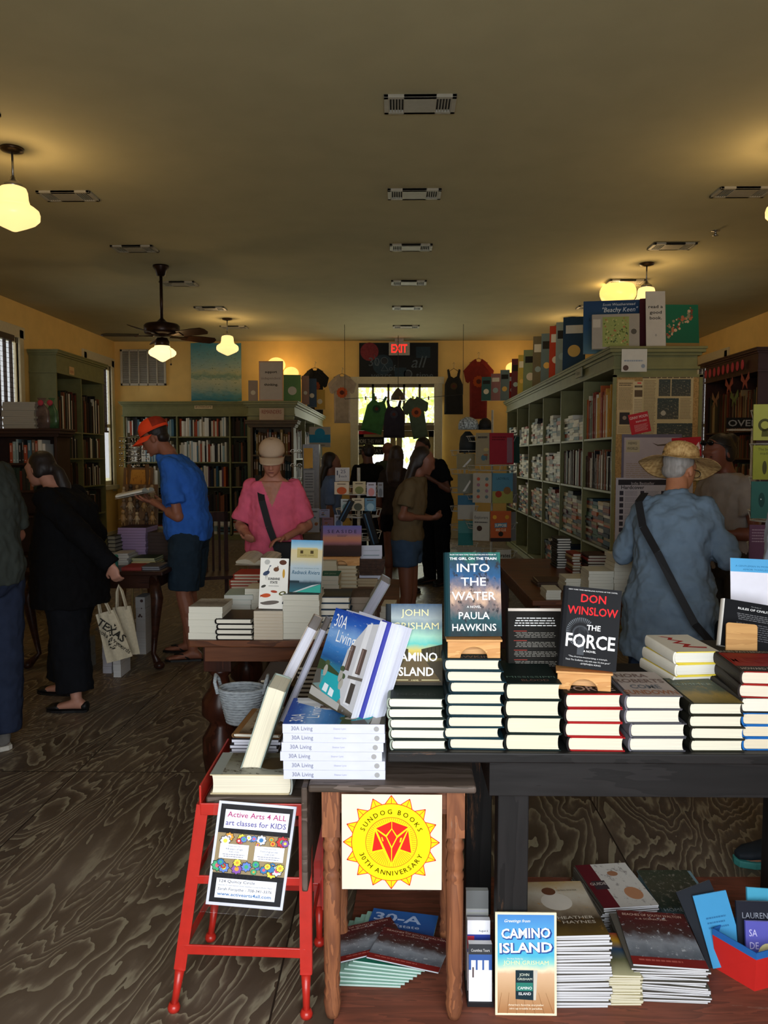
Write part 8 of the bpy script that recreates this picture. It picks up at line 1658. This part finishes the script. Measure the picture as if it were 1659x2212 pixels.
# right spinner
Ys = 8.6; xs_ = wirerack(1062, Ys, 0.45, 2.0, 0.28, 'tall wire spinner rack of children\'s books right of the aisle', 5)
RK = 'on the tall wire spinner'
def ct(s, c): return lambda p: (p.t(s[0], 0.5, 0.78, 0.12, c, 0.75), p.t(s[1], 0.5, 0.62, 0.10, c, 0.7) if len(s) > 1 else None, p.c(0.5, 0.32, 0.24, '#8a7a48', 1, ry=0.16))
rackcard(1058, 1110, 935, 1003, Ys-0.30, '#8a2430', 'red book in the top tier of the tall wire spinner', lambda p: (p.lines(0.1, 0.7, 0.9, 0.75, 2, '#5a1820', 0.5), p.r(0.72, 0.05, 0.95, 0.85, '#7a5a64', 1)), 6, name='slim_book', cat='book')
rackcard(1028, 1056, 935, 1003, Ys-0.26, '#8a826c', 'pale patterned book, top tier left of the red one', None, -30, name='slim_book', cat='book')
rackcard(1064, 1108, 1022, 1087, Ys-0.30, '#4a7a90', 'sky-blue book with a red hen, second tier of the spinner', lambda p: (p.t('LADYBUG', 0.5, 0.78, 0.08, '#22404c', 0.6), p.r(0, 0, 1, 0.4, '#8a8a48', 1), p.c(0.3, 0.3, 0.16, '#8a3424', 2), p.c(0.72, 0.42, 0.18, '#7a5a34', 2)), 4, name='slim_book', cat='book')
rackcard(1022, 1060, 1022, 1086, Ys-0.27, '#a09c90', 'white cover with small creatures, second tier of the spinner', lambda p: [p.c(0.3+0.45*(i % 2), 0.8-0.2*(i//2), 0.09, ('#a8503c', '#5a7078', '#8a6a7a')[i % 3], 1) for i in range(8)], -22, name='slim_book', cat='book')
rackcard(1060, 1104, 1104, 1170, Ys-0.30, '#a8542c', 'orange busy-covered book in the third spinner tier', lambda p: (p.r(0.0, 0, 1, 0.12, '#2c2424', 1), p.q([(0.2, 0.45), (0.8, 0.47), (0.8, 0.62), (0.2, 0.60)], '#4a7a98', 2), p.t('SUPPOSE', 0.5, 0.49, 0.09, '#e4d8b8', 0.55, bold=0.02), p.t('AND CLUE', 0.5, 0.34, 0.09, '#e4d8b8', 0.5), p.c(0.2, 0.8, 0.1, '#c89a34', 2), p.c(0.8, 0.8, 0.1, '#b88a2c', 2), p.c(0.5, 0.25, 0.12, '#22201c', 2)), 2, name='slim_book', cat='book')
rackcard(1022, 1056, 1105, 1168, Ys-0.27, '#a4a49c', 'white book with dark lettering, third tier left', lambda p: (p.t('Explorers', 0.5, 0.75, 0.1, '#3a3c3c', 0.8), p.c(0.4, 0.42, 0.16, '#3a2a24', 1), p.lines(0.1, 0.9, 0.68, 0.58, 1, '#4a4a4a', 0.4)), -20, name='slim_book', cat='book')
rackcard(1073, 1104, 1188, 1250, Ys-0.30, '#a8a8a0', 'white Pirates book in the lowest visible spinner tier', lambda p: (p.t('Pirates', 0.5, 0.74, 0.14, '#22201c', 0.9, bold=0.03), p.q([(0.0, 0.2), (0.1, 0.55), (0.5, 0.6), (0.4, 0.3)], '#2a2422', 1), p.r(0.6, 0.1, 0.7, 0.5, '#2a2422', 1)), 4, name='slim_book', cat='book')
for k, (px0, px1, pt, pb, c, lb) in enumerate(((1110, 1124, 940, 1000, '#2f4a44', 'dark green book edge-on, right side of the top spinner tier'), (1108, 1118, 1022, 1086, '#7a7a7a', 'grey book edge-on, right side of the second spinner tier'), (1104, 1116, 1106, 1168, '#8a8c8c', 'pale book edge-on, right side of the third spinner tier'), (1098, 1112, 1190, 1248, '#a89a6c', 'cream book edge-on, right side of the lowest spinner tier'))): rackcard(px0, px1, pt, pb, Ys-0.1, c, lb, lambda p: None, 50, name='slim_book', cat='book')
# postcards pinned on the left face beside the spinner
for k, (px0, px1, pt, pb, c, lb) in enumerate(((987, 1026, 980, 1012, '#8a8060', 'tan wrapped packet beside the spinner\'s top tier'), (989, 1024, 1024, 1066, '#7a7c70', 'glossy grey card left of the spinner\'s second tier'), (989, 1026, 1070, 1122, '#a8a69c', 'white and blue card, fourth down left of the spinner'), (990, 1022, 1125, 1178, '#4a8484', 'teal and grey card, fifth down left of the spinner'), (988, 1040, 1182, 1205, '#8f8878', 'wide cream card low on the left of the spinner'))):
    rackcard(px0, px1, pt, pb, 8.75, c, lb, (lambda p, k=k: p.r(0, 0.6, 1, 1, '#3a6a88', 1) if k == 2 else (p.r(0, 0, 1, 0.5, '#2c7070', 1) if k == 3 else p.q([(0.3, 0.1), (0.75, 0.7), (0.8, 0.6), (0.45, 0.1)], '#c9c9c4', 1))), 0)
xw_ = wirerack(1003, 8.95, 0.5, 1.75, 0.16, 'narrow white wire rack just left of the tall spinner', 6)
for k, (px0, px1, pt, pb, c, lb) in enumerate(((990, 1034, 901, 928, '#9aa4a8', 'black and white checked cap on the narrow rack'), (1034, 1062, 903, 928, '#1c1a18', 'black cap right of the checked cap'), (992, 1028, 932, 978, '#1f2426', 'black knitted hat below the checked cap'))):
    a, b2 = P(px0, pt, 8.9), P(px1, pb, 8.9); t = thing('cap', lb, 'hat', ((a.x+b2.x)/2, 8.9, b2.z)); m = MB(); w = b2.x-a.x; h = a.z-b2.z; K = mat(c, 0.7, var=0.9 if k == 0 else 0.1, scale=55 if k == 0 else 20); m.rings([ring(((a.x+b2.x)/2, 8.9, b2.z+h*z), w/2*f1, 0.09*f1, None, 18) for z, f1 in ((0, 1), (0.4, 1), (0.75, 0.85), (1, 0.3))], K); m.build('crown', t); m = MB(); m.prism([((a.x+b2.x)/2-w*0.4, 8.82), ((a.x+b2.x)/2+w*0.4, 8.82), ((a.x+b2.x)/2+w*0.3, 8.74), ((a.x+b2.x)/2-w*0.3, 8.74)], b2.z, b2.z+0.008, K); m.build('brim', t)
# postcard rack in the middle
Yp = 5.9; wirerack(775, Yp, 0.75, 1.42, 0.17, 'wire postcard spinner on the aisle behind the sunset book', 4, base=0.16)
CP = ((722, 754, 1041, 1068, '#b9a890', 'card with an orange arch, upper left of postcard spinner', '#a8502c'), (762, 790, 1040, 1067, '#a89a78', 'olive-drawn card, upper middle of the postcard spinner', '#6a6a3c'), (792, 812, 1042, 1072, '#a9a4ae', 'pink-skied card, upper right of the postcard spinner', '#b87a78'), (736, 757, 1078, 1104, '#9fa8a8', 'pale blue card, middle left of the postcard spinner', '#6a8a8a'), (760, 787, 1076, 1103, '#b0a288', 'tan bird card, middle of the postcard spinner', '#4a4a3c'), (788, 812, 1076, 1104, '#5a7c90', 'blue sea card, middle right of the postcard spinner', '#8aa4b0'), (816, 828, 1042, 1074, '#7a7c80', 'card seen edge-on at the right of the spinner top', '#5a5c60'), (722, 740, 1112, 1140, '#8a90a0', 'blue-grey card low on the left of the postcard spinner', '#4a5a78'), (742, 768, 1140, 1156, '#9aa0a0', 'white price card just above the sunset book', '#8a8c90'))
for px0, px1, pt, pb, c, lb, c2 in CP: rackcard(px0, px1, pt, pb, Yp-0.19, c, lb, (lambda p, c2=c2: (p.c(0.5, 0.3, 0.34, c2, 1, ry=0.3), p.lines(0.2, 0.8, 0.9, 0.75, 1, '#4a3a30', 0.5))), (-10 if px0 < 750 else (14 if px0 > 800 else 0)), th=0.008, name='postcard', cat='postcard')
rackcard(724, 755, 1010, 1040, Yp-0.02, '#a4a09c', 'white handwritten price sign on top of the postcard spinner', lambda p: (p.t('25', 0.55, 0.60, 0.25, '#3a3a4a', 0.35), p.t('1', 0.15, 0.45, 0.35, '#3a3a4a', 0.08), p.t('each', 0.6, 0.3, 0.16, '#3a3a4a', 0.4), p.t('$', 0.3, 0.3, 0.2, '#3a3a4a')), name='price_sign', cat='sign')
# two black-edged books leaning beside it
for k, (p0, p1, p2, lb) in enumerate((((730, 1122), (742, 1128), (752, 1080), 'black book leaning against the left side of the postcard spinner'), ((802, 1178), (818, 1172), (782, 1112), 'tall black and blue book leaning on the right of the spinner'))):
    a, b2, c3 = P(*p0, 5.55), P(*p1, 5.55), P(*p2, 5.55); up = (c3-a); hh = up.length; up.normalize(); w = (b2-a).length; ex = (b2-a).normalized(); ez = ex.cross(up).normalized(); ex = up.cross(ez).normalized(); M = Matrix((ex, up, ez)).transposed().to_4x4(); M.translation = a; m = MB(); m.box(0, w, 0, hh, -0.16, 0, ink('#16181c'), M); m.box(w*0.3, w*0.45, 0, hh, 0, 0.001, ink('#3c5c78'), M); tag(m.build('book'), lb, 'book')
# mirror and sunglasses stand
Ym = 7.3; q = P(668, 1000, Ym); t = thing('sunglasses_rack', 'narrow rack with a small bright mirror beside the green bookcase', 'rack', (q.x, Ym, 0)); m = MB(); m.box(q.x-0.06, q.x+0.09, Ym, Ym+0.12, 0.9, P(0, 960, Ym).z, mat('#6a6a6c', 0.4)); m.lathe([(0, 0), (0.17, 0), (0.16, 0.02), (0.02, 0.03), (0.02, 0.9)], (q.x, Ym+0.05, 0), M_STEEL, 20); m.build('column', t)
a, b2 = P(656, 968, Ym-0.01), P(676, 1012, Ym-0.01); m = MB(); m.box(a.x, b2.x, Ym-0.012, Ym-0.002, b2.z, a.z, mat('#f4f8fa', 0.03, 1.0, var=0)); o = m.build('mirror', t)
m = MB()
for pt, pb in ((1016, 1060), (1064, 1110)): a, b2 = P(656, pt, Ym-0.01), P(679, pb, Ym-0.01); m.box(a.x, b2.x, Ym-0.01, Ym-0.001, b2.z, a.z, ink('#8a8c90')); p = Print(m, T(a.x, Ym-0.011, b2.z) @ RX(90), b2.x-a.x, a.z-b2.z); p.lines(0.1, 0.9, 0.9, 0.1, 6, '#55575c', 0.4, mid=True)
m.build('notice', t)
for j in range(5):
    pz = P(0, 975+30*j, Ym).z; m = MB()
    for s in (-1, 1): m.tube([(q.x-0.12+s*0.03+0.022*math.cos(a), Ym+0.0, pz+0.016*math.sin(a)) for a in [2*PI*i/12 for i in range(12)]], 0.003, M_CHROME, 5, closed=True)
    m.tube([(q.x-0.175, Ym, pz), (q.x-0.06, Ym+0.05, pz-0.02)], 0.003, M_CHROME, 5); tag(m.build('sunglasses'), 'pair of wire sunglasses, %s from the top on the narrow rack' % ORD1[j], 'sunglasses')
# notebooks stand left-below (white ones around 660-700,1110-1160)
for k, (px0, px1, pt, pb, c) in enumerate(((664, 690, 1098, 1150, '#9a9ca4'), (690, 712, 1100, 1118, '#8a8ca8'), (697, 720, 1118, 1142, '#8a6a78'))): rackcard(px0, px1, pt, pb, 6.6, c, 'pale greeting card %s of the three behind the pink shoulder' % ('largest', 'uppermost', 'rightmost')[k], None, 10*k)
m = MB(); q = P(688, 1150, 6.6); m.box(q.x-0.12, q.x+0.14, 6.58, 6.75, 0, P(0, 1152, 6.6).z, mat('#5c5040', 0.6)); tag(m.build('display_plinth'), 'brown plinth under the pale greeting cards, right of the pink blouse', 'plinth')
# greeting-card rack at the right edge
Yg = 4.2; wirerack(1672, Yg+0.15, 1.0, 1.9, 0.13, 'wire greeting card rack at the right picture edge', 5)
for k, (pt, pb, px0, c, fn, lb) in enumerate(((873, 951, 1631, '#a4a450', lambda p: (p.c(0.5, 0.42, 0.3, '#4c4c2c', 1), p.q([(0.35, 0.1), (0.65, 0.1), (0.6, 0.5), (0.4, 0.5)], '#55552c', 1), p.c(0.5, 0.42, 0.18, '#a4a450', 2)), 'yellow-green greeting card with a drawn face, highest on the rack'), (962, 1036, 1630, '#94983c', lambda p: (p.t('The best', 0.5, 0.85, 0.08, '#4c4c2c', 0.6), p.t('made', 0.5, 0.73, 0.08, '#4c4c2c', 0.4), p.c(0.5, 0.35, 0.1, '#4c4c2c', 1, ry=0.2)), 'yellow-green greeting card with a pear, second on the rack'), (1040, 1120, 1626, '#3a6a62', lambda p: (p.c(0.45, 0.5, 0.14, '#2a4c48', 1, ry=0.2), p.c(0.42, 0.52, 0.03, '#c9d4d0', 2)), 'teal greeting card under the yellow-green ones'), (1134, 1212, 1622, '#6a4a60', lambda p: p.lines(0.1, 0.9, 0.9, 0.5, 5, '#a08a98', 0.4), 'mauve greeting card lowest on the edge rack'))):
    rackcard(px0, px0+44, pt, pb, Yg, c, lb, fn, -8, th=0.012, name='greeting_card', cat='card')
# OVER sign and paper garland on the right wall case
simple_sign(1571, 1640, 902, 925, 9.2, '#1c1c1c', 'black sign with white letters OVER on the right', lambda p: p.t('OVER', 0.5, 0.2, 0.6, '#8f9090', 0.9, bold=0.02), yaw=-6); q = P(1605, 925, 9.23); m = MB(); m.tube([(q.x+0.1, 9.22, 0), (q.x+0.1, 9.22, q.z+0.1)], 0.012, WIRE, 8); m.lathe([(0, 0), (0.16, 0), (0.15, 0.015), (0, 0.02)], (q.x+0.1, 9.22, 0), WIRE, 20); m.box(q.x-0.18, q.x+0.12, 9.18, 9.24, q.z-0.03, q.z-0.01, WIRE); tag(m.build('sign_stand'), 'white wire stand under the black OVER sign', 'stand')
for i in range(9):
    y = 13.0-0.17*i; m = MB(); M = T(4.94, y, 2.86) @ RY(90); m.sphere((0, 0, 0), (0.075, 0.05, 0.012), ink('#a8404a', 0.6), 12, 8, M); m.tube([(4.94, y-0.09, 2.93), (4.94, y, 2.925), (4.94, y+0.09, 2.93)], 0.002, M_BLACK, 5); tag(m.build('paper_garland_disc'), 'pink paper disc, %s from the back in the right wall garland' % ORD1[i], 'garland')
for i, (y, z, c) in enumerate(((12.6, 2.45, '#7a5c4c'), (12.1, 2.62, '#8a4a44'), (11.9, 2.42, '#5a6a44'), (11.55, 2.64, '#8a4a44'))):
    M = T(4.95, y, z) @ RZ(-90) @ RX(90); m = MB(); 
    for s in (-1, 1): m.prism([(0, -0.02), (s*0.12, 0.10), (s*0.14, -0.0), (s*0.06, -0.04), (s*0.08, -0.14), (0, -0.06)][::s], 0, 0.006, ink(c), M)
    m.tube([(4.95, y, z), (4.95, y, 2.78)], 0.0015, M_BLACK, 5); tag(m.build('paper_butterfly'), 'paper butterfly, %s from the back over the right wall bookcase' % ORD1[i], 'paper decoration')
# ---- table with white stacks right of the aisle, below the big bookcase ----
gx0, gx1 = P(1150, 1310, 4.3).x, 1.42
t = thing('display_table', 'brown table loaded with paperbacks between black table and big bookcase', 'table', ((gx0+gx1)/2, 5.2, 0)); m = MB(); m.box(gx0, gx1, 4.3, 6.1, 0.73, 0.76, BW); m.build('tabletop', t, bevel=0.005); m = MB(); m.box(gx0+0.05, gx1-0.05, 4.34, 6.06, 0.62, 0.73, BW); m.build('apron', t)
for x in (gx0+0.07, gx1-0.07):
    for y in (4.38, 6.0): m = MB(); m.box(x-0.035, x+0.035, y-0.035, y+0.035, 0, 0.73, BWZ); m.build('leg', t, bevel=0.003)
def gs(px0, px1, pt, Y, n, d, desc, where, seed, **kw): kw.setdefault('pages', '#d4d4c8'); kw.setdefault('cover', '#bcbcb0'); kw.setdefault('kind', 'paper'); return stack_px(px0, px1, pt, Y, 0.76, n, d, desc, where, seed, **kw)
gs(1180, 1212, 1275, 4.33, 4, 0.18, 'white paperback', 'nearest the aisle on the paperback table', 81, jit=0.003)
gs(1163, 1219, 1257, 4.75, 8, 0.22, 'cream-edged book', 'second from the aisle on the paperback table', 82, kind='hard', cover='#4a3a30', pages='#d9d0b0', rot=3)
gs(1222, 1272, 1250, 4.55, 8, 0.2, 'pale paperback', 'just left of the police novel\'s top', 83)
gs(1272, 1326, 1234, 4.36, 9, 0.2, 'pale green-white paperback', 'right above the police novel', 84, jit=0.002)
gs(1328, 1384, 1200, 4.35, 11, 0.2, 'white paperback', 'partly behind the denim shirt', 85, jit=0.004)
gs(1536, 1553, 1232, 4.7, 12, 0.2, 'white paperback', 'right of the denim shirt', 86) if P(1553, 1232, 4.7).x < gx1 else None
gs(1204, 1235, 1163, 5.55, 12, 0.2, 'white book with black edges', 'tallest on the paperback table', 87, kind='hard', cover='#2c2c2c', pages='#d0d0c8')
gs(1237, 1256, 1196, 5.3, 7, 0.2, 'red and brown book', 'right of the tallest stack', 88, colors=['#7a3428', '#5a4434', '#a08a60'], kind='hard', cover='#7a3428')
gs(1270, 1312, 1200, 5.2, 7, 0.22, 'dark book with light edge', 'below the bookcase corner', 89, colors=['#3a2a28', '#22221f', '#7a2c28'], kind='hard', cover='#3a2a28', rot=4)
# everything else on the farther shelves: too many to count from the entrance
o = REST.build('shelved_books'); tag(o, 'rows of dark book backs filling the farther shelves around the room', 'books', kind='stuff')
